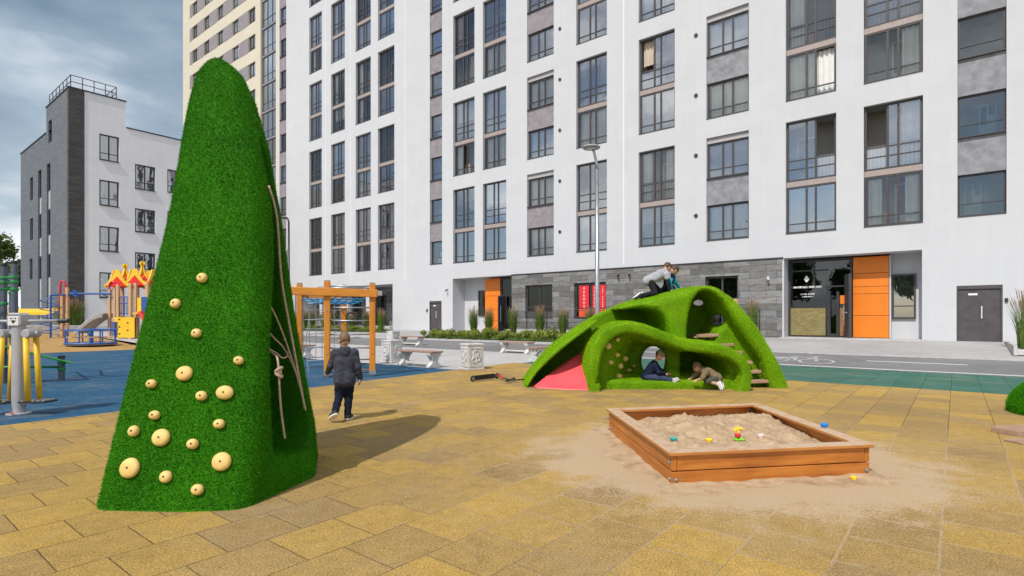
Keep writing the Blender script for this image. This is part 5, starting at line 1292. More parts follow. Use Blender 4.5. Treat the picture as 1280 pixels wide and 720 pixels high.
# ---------------------------------------------------------------- orange climbing frame
def climbing_frame():
    A, B_, Cc, Dd = Vector((HX(409,13.27),13.27,0)), Vector((HX(465.5,13.5),13.5,0)), Vector((HX(374.5,15.6),15.6,0)), Vector((HX(430,16.0),16.0,0))
    t = thing('jungle_gym', 'orange timber climbing frame with steel bars, blue nets and hanging rings', 'climbing frame', (A+Dd)/2, 0)
    tops = {}
    for k, P, ty in (('a',A,351.5),('b',B_,354.5),('c',Cc,354.5),('d',Dd,357)):
        zt = HZ(ty, P.y); tops[k] = zt
        m = MB(); ax = (B_-A).normalized(); ay = Vector((-ax.y, ax.x, 0))
        m.obox(P+Z3*(0.06+zt)/2, ax*0.072, ay*0.072, Z3*((zt-0.06)/2)); p = m.build('post', 'orange_post', t, bevel=0.02)
        m = MB(); m.obox(P+Z3*(zt+0.012), ax*0.068, ay*0.068, Z3*0.012); m.build('post_cap', 'grey_metal', p, bevel=0.008)
        m = MB(); m.obox(P+Z3*0.09, ax*0.078, ay*0.078, Z3*0.05); m.cyl(P, P+Z3*0.05, 0.035); m.build('post_shoe', 'steel', p)
        m = MB(); m.cyl(P-ay*0.072+Z3*0.55, P-ay*0.085+Z3*0.55, 0.016); m.cyl(P-ay*0.072+Z3*1.6, P-ay*0.085+Z3*1.6, 0.016); m.build('bolt', 'steel', p)
    ax = (B_-A).normalized(); ay = Vector((-ax.y, ax.x, 0)); zb = HZ(366, 13.3)
    m = MB(); m.beam(A-ax*1.15-ay*0.11+Z3*(zb+0.04), B_+ax*0.12-ay*0.11+Z3*(zb-0.01), 0.07, 0.19); bm = m.build('beam', 'orange_beam', t, bevel=0.012)
    m = MB(); m.obox(B_+ax*0.18-ay*0.11+Z3*(zb-0.01), ax*0.055, ay*0.05, Z3*0.06); m.build('beam_end_plate', 'steel', bm, bevel=0.01)
    m = MB(); m.beam(Cc+ay*0.11-ax*0.1+Z3*zb, Dd+ay*0.11+ax*0.1+Z3*zb, 0.07, 0.17); m.build('beam', 'orange_beam', t, bevel=0.012)
    zt = HZ(358, 13.4)
    for f in (0.04, 0.96):
        pa = A.lerp(B_, f); pb = Cc.lerp(Dd, f); m = MB(); m.cyl(pa+Z3*(zt-0.03), pb+Z3*(zt-0.03), 0.028, seg=8); m.build('top_rail', 'steel', t, smooth=True)
    for i in range(8):
        f = 0.06+0.88*i/7; pa = A.lerp(Cc, f); pb = B_.lerp(Dd, f); m = MB(); m.cyl(pa+Z3*(zt+0.01-0.02*(i%2)), pb+Z3*(zt+0.01-0.02*(i%2)), 0.018, seg=7); m.build('monkey_bar', 'steel', t, smooth=True)
    for py in (384.5, 401, 418, 435, 449.5, 463):
        z = HZ(py, 13.4); m = MB(); m.cyl(A+Z3*z, B_+Z3*z, 0.019, seg=8); m.build('rung', 'steel', t, smooth=True)
    # net between the far posts and rungs at the side
    m = MB()
    for i in range(7):
        p = Cc.lerp(Dd, 0.08+0.84*i/6); m.cyl(p+Z3*0.25, p+Z3*1.95, 0.010, seg=5)
    for z in np.linspace(0.3, 1.9, 7): m.cyl(Cc+Z3*z, Dd+Z3*z, 0.010, seg=5)
    m.build('rope_net', 'steel', t)
    m = MB()                                    # blue rope hammock under the top
    for i in range(6):
        f = 0.1+0.8*i/5; pa = A.lerp(B_, f); pb = Cc.lerp(Dd, f); k = [pa.lerp(pb, s)+Z3*(zb-0.02-0.22*math.sin(PI*s)) for s in np.linspace(0.02, 0.98, 9)]; m.tube(k, 0.014, 5)
    for s in np.linspace(0.08, 0.92, 9): m.cyl(A.lerp(Cc, s)+Z3*(zb-0.02-0.20*math.sin(PI*s)), B_.lerp(Dd, s)+Z3*(zb-0.02-0.20*math.sin(PI*s)), 0.014, seg=5)
    m.build('blue_net', 'blue_rope', t)
    m = MB()                                    # slack rope ladder at the left
    Lp = A-ax*0.42+ay*0.2
    q0 = [Lp+Z3*(zb-0.05), Lp-ax*0.03+Z3*1.3, Lp-ax*0.09+Z3*0.8, Lp-ax*0.03+Z3*0.1]; m.tube(smooth_pts(q0, 5), 0.013, 6)
    for z in (1.75, 1.36, 1.02, 0.70, 0.38): m.cyl(Lp-ax*0.05+Z3*z, A+Z3*(z+0.03), 0.014, seg=6)
    m.build('rope_ladder', 'grey_metal', t)
    for f, drop in ((0.45, 0.62), (0.80, 0.72)):
        p = A.lerp(B_, f)+ay*1.25; m = MB(); m.cyl(p+Z3*zt, p+Z3*(zt-drop), 0.009, seg=5); m.torus(p+Z3*(zt-drop-0.13), 0.12, 0.019, (0.95,0.3,0), (0,0,1), 20, 7); m.build('hanging_ring', 'dark_metal', t, smooth=True)
climbing_frame()
# ---------------------------------------------------------------- outdoor gym at the left edge
def walker():
    P = gp(23.5, 517.5); P.z = 0.0; t = thing('air_walker', 'grey outdoor air walker with four yellow hanging arms and black foot plates', 'exercise machine', P, 0.12)
    m = MB(t.M); m.cyl((0,0,0.0),(0,0,1.30),0.084,seg=20); m.lathe([(0.15,0),(0.15,0.02),(0.1,0.025)],seg=20); m.build('column', 'grey_metal' if False else 'steel_light', t, smooth=False)
    m = MB(t.M); m.box(-0.095,0.095,-0.10,0.10,1.30,1.44); m.prism([(-0.095,1.441),(-0.06,1.48),(0.06,1.48),(0.095,1.441)], lambda a, b, d: (a, d, b), -0.10, 0.10); hd = m.build('head', 'steel_light', t, bevel=0.012)
    m = MB(t.M); m.box(-0.068,0.068,-0.106,-0.102,1.30,1.425); pl = m.build('sign_plate', 'inner_white', hd)
    m = MB(t.M)                                 # little face like pictogram
    for x in (-0.03, 0.03): m.box(x-0.010, x+0.010, -0.109, -0.1065, 1.392, 1.408)
    m.box(-0.006,0.006,-0.109,-0.1065,1.395,1.407); m.prism([(-0.035,1.372),(0.035,1.372),(0.0,1.322)], lambda a, b, d: (a, d, b), -0.109, -0.1065); m.build('pictogram', 'black_plastic', pl)
    m = MB(t.M); m.cyl((-0.80,0.0,1.352),(0.55,0.02,1.365),0.023,seg=10); m.build('handlebar', 'steel_light', t, smooth=True)
    for x0, x1 in ((0.52, 0.66), (-0.92, -0.79)): m = MB(t.M); m.cyl((x0,0.02,1.362),(x1,0.022,1.366),0.034,seg=12); m.build('grip', 'black_plastic', t, bevel=0.01)
    m = MB(t.M); m.cyl((-0.26,0,1.18),(0.26,0,1.18),0.03,seg=10); m.build('axle', 'steel_light', t)
    for sx in (-1, 1):
        m = MB(t.M); m.cyl((sx*0.17,-0.13,1.18),(sx*0.17,0.13,1.18),0.062,seg=14); hb = m.build('hub', 'steel_light', t, bevel=0.01)
        for y, dx in ((-0.09, 0.0), (0.09, 0.035*1)):
            m = MB(t.M); m.tube([(sx*0.155+dx*0.4,y,1.14),(sx*0.155+sx*0.045+dx,y-0.02,0.20)],0.037,12); m.build('swing_arm', 'yellow', t, smooth=True)
        m = MB(t.M); m.obox((sx*0.26+0.01,-0.02,0.185),(0.19,-0.02,0),(0.02,0.12,0),(0,0,0.014)); fp = m.build('foot_plate', 'black_plastic', t, bevel=0.01)
        m = MB(t.M)
        for k in range(5): m.obox((sx*0.26+0.01-0.14+0.07*k,-0.02,0.205),(0.012,0,0),(0.01,0.1,0),(0,0,0.006))
        m.build('tread_bar', 'steel_light', fp)
    m = MB(t.M); m.cyl((-0.24,-0.02,0.165),(0.24,-0.02,0.165),0.024,seg=8); m.build('stop_bar', 'steel_light', t)
    m = MB(t.M); m.box(0.0,0.045,-0.165,-0.155,0.03,0.05); m.build('warning_sticker', 'red', t)
MT['steel_light'] = M('light_grey_paint', (0.42, 0.425, 0.45), 0.38, 0.15, 0.06)
walker()
def pullup():
    t = thing('pull_up_station', 'slate grey posts joined by green clamps and bars at the left edge', 'exercise frame', (HX(10,12.0), 12.0, 0))
    Ps = [Vector((HX(5.0,12.0),12.0,0)), Vector((HX(18.3,11.8),11.8,0))]; L2 = Vector((HX(5,12.0)-1.3, 11.2, 0)); L3 = Vector((HX(18,11.8)-1.5, 13.4, 0))
    for P, zt in ((Ps[0],2.52),(Ps[1],2.56),(L2,2.5),(L3,2.5)):
        m = MB(); m.cyl(P, P+Z3*zt, 0.058, seg=16); p = m.build('post', 'post_grey', t, smooth=False)
        m = MB(); m.cyl(P+Z3*zt, P+Z3*(zt+0.07), 0.062, seg=16); m.build('post_cap', 'black_plastic', p, bevel=0.01)
        for z in (2.28, 2.18, 1.72 if P is Ps[0] else 2.02):
            m = MB(); m.cyl(P+Z3*(z-0.03), P+Z3*(z+0.03), 0.072, seg=16); m.build('clamp', 'green', p, bevel=0.01)
    for a, b, z in ((Ps[0],Ps[1],2.28),(Ps[0],L2,2.18),(Ps[1],L2,2.02),(Ps[0],L3,2.28),(Ps[1],L3,1.6)):
        m = MB(); m.cyl(a+Z3*z, b+Z3*z, 0.024, seg=10); m.build('bar', 'green', t, smooth=True)
    for z in (0.35, 0.72): m = MB(); m.cyl(L2+Z3*z, Ps[0]+Z3*z, 0.024, seg=10); m.build('bar', 'green', t, smooth=True)
pullup()
def situp():
    P = gp(77, 475.5); t = thing('sit_up_bench', 'green sloping sit up board held by a short slate post', 'exercise bench', P, 0)
    m = MB(); m.cyl(P, P+Z3*0.50, 0.062, seg=16); p = m.build('post', 'post_grey', t)
    m = MB(); m.cyl(P+Z3*0.50, P+Z3*0.56, 0.067, seg=16); m.build('post_cap', 'black_plastic', p, bevel=0.01)
    for z in (0.26, 0.40): m = MB(); m.cyl(P+Z3*(z-0.035), P+Z3*(z+0.035), 0.078, seg=16); m.build('clamp', 'green', p, bevel=0.01)
    a = at(38, 441, 12.1); b = at(91, 454, 12.55); m = MB(); m.beam(a, b, 0.34, 0.035); m.build('board', 'green', t, bevel=0.012)
    q = at(2, 459, 11.7); m = MB(); m.cyl(q, P+Z3*0.30, 0.026, seg=10); m.build('side_rail', 'green', t, smooth=True)
    e = P+Vector((-1.35,-0.5,0)); m = MB(); m.cyl(e, e+Z3*0.75, 0.058, seg=14); m.build('post', 'post_grey', t)
    m = MB(); m.beam(a-(b-a)*0.6, a, 0.34, 0.034); m.build('board', 'green', t, bevel=0.012)
situp()
# ---------------------------------------------------------------- play castle across the blue surface
def castle():
    G0 = gp(157, 423); t = thing('play_castle', 'wooden play castle with yellow and red pointed roofs, slide and arched bridge', 'play castle', G0, 0)
    Y = G0.y; g = G0.z; s = Y/F
    p = lambda px, py, dy=0.0: at(px, py, Y+dy)
    def post(px, ytop, ybot=423, dy=0.0, mat='pale_wood', w=0.075):
        m = MB(); a = p(px, ybot, dy); b = p(px, ytop, dy); a.z = g-0.05; m.obox((a+b)/2, (w,0,0), (0,w,0), (0,0,(b.z-a.z)/2)); m.build('post', mat, t, bevel=0.01)
    for px, dy, yt in ((147.5,0,356),(163,0,354),(169.5,0.15,354),(184,0.15,354),(153,1.5,356),(163.5,1.6,356),(172,1.7,354),(186,1.7,354)): post(px, yt, dy=dy)
    def roof(pc, half, ybase, ytip, dy, r):
        # two crossing yellow ogee boards that end in a knob, a red pyramid between them and yellow eaves lobes
        c = p(pc, ybase, dy); zb = g+(423-ybase)*s
        prof = [(half,-3.5),(half*1.06,-0.5),(half*0.92,1.5),(half*0.66,4.5),(half*0.46,9),(half*0.30,14),(half*0.17,19.5),(half*0.12,ybase-ytip-6),(half*0.13,ybase-ytip-4),(half*0.23,ybase-ytip-2.5),(half*0.23,ybase-ytip),(0,ybase-ytip+1.5)]
        out = [(x*s, zb+y*s) for x, y in prof]; poly = out+[(-a, b) for a, b in reversed(out[:-1])]+[(-half*0.45*s, zb+2*s), (half*0.45*s, zb+2*s)]
        for k in range(2):
            m = MB(); fn = (lambda a, b, d: (c.x+a, c.y+d, b)) if k == 0 else (lambda a, b, d: (c.x+d, c.y+a, b))
            m.prism(poly, fn, -0.03-0.002*k, 0.03+0.002*k); m.build('roof_board', 'castle_yellow', r)
        wd = half*s*0.90; low = out[:7]; fas = low+[(-a, b) for a, b in reversed(low)]+[(-half*0.62*s, zb-1.0*s), (half*0.62*s, zb-1.0*s)]
        for k in range(2):
            for q in (-1, 1):
                fn = (lambda a, b, d: (c.x+a, c.y+q*wd+d, b)) if k == 0 else (lambda a, b, d: (c.x+q*wd+d, c.y+a, b))
                m = MB(); m.prism(fas, fn, -0.03+0.003*k, 0.03-0.003*k); e = m.build('gable_board', 'castle_yellow', r)
                m = MB(); m.prism([(-half*0.80*s, zb-1.6*s), (half*0.80*s, zb-1.6*s), (half*0.40*s, zb+4.0*s), (0, zb+11.0*s), (-half*0.40*s, zb+4.0*s)], fn, -0.045, 0.045); m.build('gable_infill', 'red', e)
        m = MB(); vs = [(c.x-wd,c.y-wd*0.97,zb),(c.x+wd,c.y-wd*0.97,zb),(c.x+wd,c.y+wd*0.97,zb),(c.x-wd,c.y+wd*0.97,zb),(c.x,c.y,zb+15*s)]
        m.add(vs, [(0,1,4),(1,2,4),(2,3,4),(3,0,4),(3,2,1,0)]); m.build('roof_slope', 'red', r)
    roof(156.5, 15.5, 356, 329, 0.9, t); roof(178, 15.5, 354.5, 325.5, 1.0, t)
    m = MB(); a = p(143.0,397,-0.05); b = p(168.5,397,-0.05); zt = g+(423-396.5)*s; zb_ = g+(423-422)*s
    def fpan(x0, x1, z0, z1): m.box(x0, x1, a.y-0.03, a.y+0.03, z0, z1)
    X0, X1 = a.x, b.x; W_ = X1-X0; holes = [(0.25,0.88),(0.68,0.72),(0.25,0.52),(0.68,0.36),(0.25,0.18)]
    wall = []; 
    us = sorted({0,1,*[h_[0]-0.06 for h_ in holes],*[h_[0]+0.06 for h_ in holes]}); zs = sorted({0,1,*[h_[1]-0.035 for h_ in holes],*[h_[1]+0.035 for h_ in holes]})
    for i in range(len(us)-1):
        for j in range(len(zs)-1):
            cu, cz = (us[i]+us[i+1])/2, (zs[j]+zs[j+1])/2
            if any(abs(cu-h_[0]) < 0.06 and abs(cz-h_[1]) < 0.035 for h_ in holes): continue
            fpan(X0+W_*us[i], X0+W_*us[i+1], zb_+(zt-zb_)*zs[j], zb_+(zt-zb_)*zs[j+1])
    m.build('climbing_panel', 'castle_yellow', t)
    m = MB(); m.box(X0+0.02, X1-0.02, a.y+0.12, a.y+0.15, zb_, zt-0.02); m.build('panel_backing', 'black_plastic', t)
    m = MB(); m.box(p(143,397).x, p(187,397).x, a.y+0.2, a.y+1.9, zt-0.02, zt+0.04); m.build('deck', 'step_wood', t)
    m = MB()                                     # blue railing
    for i in range(9): q = p(147.5+1.9*i, 391, 0.0); m.cyl((q.x,a.y+0.1,zt+0.1),(q.x,a.y+0.1,g+(423-371)*s),0.016,seg=6)
    for y in (371, 379, 391.5): m.cyl((p(146,y).x,a.y+0.1,g+(423-y)*s),(p(164.5,y).x,a.y+0.1,g+(423-y)*s),0.024,seg=6)
    m.build('railing', 'blue', t)
    m = MB(); m.box(p(176,370).x, p(183,370).x, a.y+0.1, a.y+0.14, g+(423-390)*s, g+(423-371)*s); m.build('side_panel', 'blue', t)
    m = MB(); m.box(p(171,370).x, p(176,370).x, a.y+0.08, a.y+0.12, g+(423-391)*s, g+(423-372)*s); m.build('side_panel', 'castle_yellow', t)
    m = MB(); q0 = p(177,390,-0.1); q1 = p(196,421,-0.6)
    m.obox((q0+q1)/2, (q1-q0)/2, (0,0.28,0), (0.05,0,0.06)); m.build('slide', 'red', t, bevel=0.02)
    m = MB(); q0 = p(170,392,-0.05); q1 = p(177.5,391,-0.05); m.obox((q0+q1)/2, (q1-q0)/2, (0,0.3,0), (0,0,0.04)); m.build('slide_start', 'castle_yellow', t)
    # red hoops at both ends of the overhead bars
    for px, dy in ((140.5, 0.2), (78.5, -0.6)):
        m = MB(); c = p(px, 360 if px > 100 else 357, dy); w = 4.6*s if px > 100 else 3.2*s
        pts = [c+Vector((-w,0,-1.6)), c+Vector((-w,0,0))]+[c+Vector((-w*math.cos(q),0,w*1.7*math.sin(q))) for q in np.linspace(0.2, PI-0.2, 9)]+[c+Vector((w,0,0)), c+Vector((w,0,-1.0))]
        m.tube(pts, 0.055, 8); m.build('hoop', 'crimson', t, smooth=True)
    for px, yt, dy in ((77.8,368,-0.6),(84.0,359.5,-0.6),(137.0,362,0.2),(143.5,362,0.2)): post(px, yt, dy=dy, w=0.07)
    m = MB()
    m.cyl(p(84,367,-0.6), p(140,367.2,0.2), 0.055, seg=8); m.cyl(p(84,370,-0.6), p(92,366,-0.5), 0.03, seg=6); m.cyl(p(140,373,0.2), p(126,367,0.0), 0.03, seg=6)
    m.cyl(p(64,369,-1.2), p(84,368.5,-0.6), 0.045, seg=8)
    for k in range(3): q = p(92+k*1.4,366+k,-0.5); m.torus(q, 0.12, 0.03, (1,0,0), (0,0,1), 12, 6)
    m.build('overhead_bar', 'blue', t)
    m = MB(); q = p(63.3,369,-1.2); b_ = Vector((q.x, q.y, g)); m.cyl(b_, q, 0.05, seg=8)
    pts = []
    for i in range(120):
        f = i/119; an = f*2*PI*5; z = g+0.15+(q.z-g-0.3)*f; pts.append(Vector((q.x-0.05+0.42*math.cos(an), q.y+0.42*math.sin(an), z)))
    m.tube(pts, 0.024, 6); m.build('spiral_climber', 'blue', t)
    # arched slatted bridge
    m = MB(); arc = []
    for i in range(22):
        f = i/21; px = 101+(136-101)*f; py = 416-24*math.sin(f*PI/2*0.98); arc.append(p(px, py, 0.6*f-0.3))
    m2 = MB()
    for i in range(21):
        a_, b2 = arc[i], arc[i+1]; d = (b2-a_).normalized(); up = Vector((-d.z, 0, d.x)).normalized()
        m.obox((a_+b2)/2, d*(0.085), Vector((0,0.5,0)), up*0.025)
        pass
    m.build('bridge_slat', 'kerb', t); 
    for sy in (-0.5, 0.5):
        m2 = MB(); k = len(arc); pts = [q+Vector((0,sy,-0.02)) for q in arc]+[q+Vector((0,sy,-0.22)) for q in reversed(arc)]
        m2.add([q+Vector((0,d_,0)) for d_ in (-0.02,0.02) for q in pts], [(i,i+1,2*k-2-i,2*k-1-i) for i in range(k-1)]+[(2*k+i,4*k-1-i,4*k-2-i,2*k+i+1) for i in range(k-1)]+[(i,2*k+i,2*k+i+1,i+1) for i in range(2*k-1)])
        m2.build('bridge_side', 'header', t)
    m = MB()
    for px, y0 in ((139.5,398),(138.5,398)):
        pass
    for k in range(5): m.cyl(p(139+1.7*k,402+0.2*k,-0.1), p(139+1.7*k,421,-0.1), 0.022, seg=6)
    for y in (403, 411): m.cyl(p(138,y,-0.1), p(147,y,-0.1), 0.022, seg=6)
    m.build('step_rail', 'blue', t)
castle()
def carousel():
    c = gp(114, 432); s = c.y/F; t = thing('merry_go_round', 'low blue railed merry go round with timber seats on the tan paving', 'merry go round', c, 0)
    R = 26.5*s; m = MB(t.M); m.lathe([(0,0.05),(R,0.05),(R*1.01,0.09),(R,0.13),(0,0.13)], seg=28); m.build('platform', 'grey_metal', t)
    m = MB(t.M); m.torus((0,0,0.12),R,0.04,seg=32); m.torus((0,0,0.75),R,0.035,seg=32)
    for k in range(8): a = 2*PI*k/8+0.2; m.cyl((R*math.cos(a),R*math.sin(a),0.1),(R*math.cos(a),R*math.sin(a),0.75),0.03,seg=8)
    m.build('railing', 'blue', t)
    m = MB(t.M); m.cyl((0,0,0.1),(0,0,0.78),0.09,seg=12); m.torus((0,0,0.78),0.3,0.03,seg=20); m.box(-0.3,0.3,-0.02,0.02,0.77,0.79); m.build('hand_wheel', 'blue', t)
    for k in range(4):
        a0 = PI/2*k+0.25; m = MB(t.M); vs = []; 
        poly = [(R*0.62*math.cos(a0+x),R*0.62*math.sin(a0+x)) for x in np.linspace(0,1.1,8)]+[(R*0.93*math.cos(a0+x),R*0.93*math.sin(a0+x)) for x in np.linspace(1.1,0,8)]
        m.prism(poly, lambda a, b, d: (a, b, d), 0.40, 0.44); m.build('seat', 'pale_wood', t)
carousel()
def swing_bench():
    Y = 36.0; c = Vector((HX(40,Y),Y,zg(*to_uv((HX(40,Y),Y))))); t = thing('canopy_bench', 'yellow bench with a yellow board canopy behind the spiral climber', 'bench', c, 0)
    for px in (11, 68):
        for dy in (0, 0.7): m = MB(); a = at(px, 400, Y)+Vector((0,dy,0)); m.cyl((a.x,a.y,c.z),(a.x,a.y,HZ(383,Y)),0.04,seg=8); m.build('post', 'pale_wood', t)
    a = at(9.5, 391, Y); b = at(69, 391, Y); m = MB(); m.obox((a+b)/2+Vector((0,0.15,0.09)), (b-a)/2, (0,0.42,0.16), (0,-0.012,0.03)); m.obox((a+b)/2+Vector((0,-0.34,-0.06)), (b-a)/2, (0,0.02,0), (0,0,0.085)); m.build('canopy', 'yellow', t, bevel=0.01)
    a = at(27, 410.5, Y); b = at(60, 411, Y); m = MB()
    m.obox((a+b)/2, (b-a)/2, (0,0.05,0), (0,0.02,0.17)); m.build('backrest', 'yellow', t, bevel=0.01)
    m = MB(); m.obox((a+b)/2+Vector((0,-0.25,-0.25)), (b-a)/2, (0,0.22,0), (0,0,0.02)); m.build('seat', 'yellow', t, bevel=0.01)
swing_bench()
# kick scooter lying on its side
def scooter():
    P = gp(610, 474); t = thing('kick_scooter', 'black kick scooter lying on its side left of the turf hill', 'scooter', P, 0)
    a = gp(591, 477); b = gp(620, 473.5); c = gp(638, 478); e = gp(656, 477.0)
    d = (b-a).normalized(); sd = Vector((-d.y, d.x, 0))
    m = MB(); m.obox((a+b)/2+Z3*0.075, (b-a)/2*0.86, sd*0.02+Z3*0.0, Z3*0.055); m.build('deck', 'black_plastic', t, bevel=0.012)
    m = MB(); m.obox((a+b)/2+Z3*0.075-sd*0.024, (b-a)/2*0.78, sd*0.003, Z3*0.052); m.build('grip_tape', 'rubber_black', t)
    for q in (a, b+d*0.04):
        m = MB(); m.torus(q+Z3*0.065, 0.050, 0.020, d, (0,0,1), 20, 8); w = m.build('wheel', 'rubber_black', t, smooth=True)
        m = MB(); m.cyl(q+Z3*0.07-sd*0.018, q+Z3*0.07+sd*0.018, 0.045, seg=12); m.build('rim', 'steel', w)
    m = MB(); hd = b+d*0.08; m.tube([b+Z3*0.07, hd+Z3*0.10, hd+d*0.10+Z3*0.08], 0.022, 8); m.build('fork', 'steel', t, smooth=True)
    m = MB(); m.tube([hd+Z3*0.09, b.lerp(c,0.55)+Z3*0.07], 0.022, 8); m.build('stem', 'red', t, smooth=True)
    m = MB(); m.tube([b.lerp(c,0.5)+Z3*0.07, c+Z3*0.05, e+Z3*0.05], 0.017, 8); m.build('handle_tube', 'dark_metal', t, smooth=True)
    m = MB(); m.tube([c+Z3*0.06+Vector((-0.05,-0.12,0)), c+Z3*0.06, c+Z3*0.07+Vector((0.06,0.16,0))], 0.02, 8); m.build('handlebar', 'black_plastic', t, smooth=True)
    for q in (-1, 1): m = MB(); cc = c+Z3*0.06+Vector((0.055*q,0.14*q,0)); m.cyl(cc, cc+Vector((0.03*q,0.08*q,0)), 0.028, seg=10); m.build('grip', 'rubber_black', t, bevel=0.006)
scooter()
# railing before the stone wall and before the low recess
def railing(u0, u1, n, label, step=1.45):
    t = thing('railing', label, 'railing', uv((u0+u1)/2, n, zg(0,n)), ANG)
    k = max(1, round((u1-u0)/step)); z0 = zg(u0, n)
    m = MB(BF); m.box(u0-0.1, u1+0.1, n-0.12, n+0.3, z0-0.05, z0+0.28); m.build('base_wall', 'kerb', t, bevel=0.01)
    for i in range(k+1): m = MB(BF); u = u0+(u1-u0)*i/k; m.box(u-0.02, u+0.02, n-0.02, n+0.02, z0+0.28, z0+1.30); m.build('post', 'dark_metal', t)
    for z in (0.42, 0.70, 0.98, 1.32): m = MB(BF); m.box(u0, u1, n-0.014, n+0.014, z0+z-0.014, z0+z+0.014); m.build('rail', 'dark_metal', t)
railing(-20.6, -6.6, 25.3, 'thin dark railing on a low wall before the stone cladding')
railing(-45.5, -33.0, 25.6, 'thin dark railing before the recessed ground floor behind the climbing frame')
# ---------------------------------------------------------------- plants
def grass_variant(seed, blades, hgt, spread, plumes, label, loc, group, cat='ornamental grass'):
    rg = random.Random(seed); t = thing('ornamental_grass', label, cat, loc, 0, group)
    m = MB(t.M)
    for i in range(blades):
        a = rg.uniform(0, 2*PI); r0 = rg.uniform(0, spread*0.35); l = hgt*rg.uniform(0.55, 1.12); out = spread*rg.uniform(0.15, 0.85); w = rg.uniform(0.008, 0.015)
        ca, sa = math.cos(a), math.sin(a); tx, ty = -sa*w, ca*w; vs = []
        for k in range(4):
            f = k/3; rr = r0+out*f**2.0; z = l*f*(1-0.10*f*f); ww = (1-f*0.9); vs += [(ca*rr-tx*ww, sa*rr-ty*ww, z), (ca*rr+tx*ww, sa*rr+ty*ww, z)]
        m.add(vs, [(2*k, 2*k+1, 2*k+3, 2*k+2) for k in range(3)])
    m.build('foliage', 'leaf_grass', t)
    m = MB(t.M)
    for i in range(plumes):
        a = rg.uniform(0, 2*PI); out = spread*rg.uniform(0.1, 0.75); l = hgt*rg.uniform(0.85, 1.15); ca, sa = math.cos(a), math.sin(a)
        p0 = Vector((ca*out*0.45, sa*out*0.45, l*0.62)); p1 = Vector((ca*out, sa*out, l))
        m.tube([p0, p0.lerp(p1, 0.45), p0.lerp(p1, 0.75), p1], [0.003, 0.006, 0.012, 0.003], 4, False)
        for q in range(5):
            c = p0.lerp(p1, rg.uniform(0.4, 1)); m.add([c, c+Vector((rg.uniform(-.03,.03),rg.uniform(-.03,.03),0.05)), c+Vector((rg.uniform(-.03,.03),rg.uniform(-.03,.03),0.01))], [(0,1,2)])
    m.build('plume', 'plume', t)
    return t
def bedz(u, n): return uv(u, n, zg(u, n)+0.05)
sheet('planting_bed', [(-24.6,21.9),(-8.6,21.9),(-8.6,24.4),(-24.2,24.4)], 'soil', 0.03, 1.0)
sheet('planting_bed', [(-47,24.2),(-30.2,24.2),(-31.4,25.45),(-47,25.45)], 'soil', 0.03, 1.0)
sheet('planting_bed', [(1.42,22.2),(10,22.2),(10,26.2),(1.42,26.2)], 'pebble', 0.03, 1.0)
GA = 'ornamental grasses in the bed before the stone wall'; LA = 'upright feathery ornamental grass in the bed between shrubs and stone wall'
gspots = [(-21.4,23.2,0.98),(-20.4,23.4,0.9),(-18.6,23.3,1.0),(-16.9,23.4,1.05),(-15.4,23.3,0.92),(-13.9,23.4,1.0),(-12.3,23.3,1.0),(-10.6,23.3,1.0)]
v1 = grass_variant(1, 560, 1.55, 0.46, 34, LA, bedz(*gspots[0][:2]), GA); v2 = grass_variant(2, 500, 1.45, 0.44, 40, LA, bedz(*gspots[1][:2]), GA)
for i, (u, n, s) in enumerate(gspots[2:]): dup((v1, v2)[i % 2], bedz(u, n), i*1.3, LA, GA, (s, s, s))
p = gp(931, 421); dup(v1, bedz(-6.7, 24.6), 2.0, 'tan plumed ornamental grass seen just past the right shoulder of the turf hill', None, (0.9,0.9,1.05)); 
GB = 'ornamental grasses before the recessed ground floor'; LB = 'reddish plumed ornamental grass in the far bed behind the climbing frame'
v3 = grass_variant(3, 480, 1.45, 0.6, 60, LB, bedz(-44.6, 24.8), GB)
for i, u in enumerate((-43.2,-41.9,-40.6,-39.2,-37.8,-36.4,-35.2,-33.6)): dup(v3, bedz(u, 24.8+0.2*(i%2)), i*0.9, LB, GB, (1, 1, 0.85+0.1*(i%3)))
dup(v3, bedz(-31.9, 24.9), 1.2, 'dry wispy ornamental grass at the right end of the far bed, beside the white wall', None, (0.9,0.9,1.0))
mb = MB(BF); mb.box(1.34,1.42,22.1,26.2,0.30,0.60); mb.build('bed_kerb', 'kerb', kind='structure')
v4 = grass_variant(4, 260, 1.75, 0.55, 26, 'tall ornamental grass with thin dark seed heads in the pebble bed at the right edge', bedz(1.72, 24.0), None)
LS = 'low leafy yellow green shrub along the front of the shrub bed'; GS = 'low shrubs edging the bed before the left entrance'
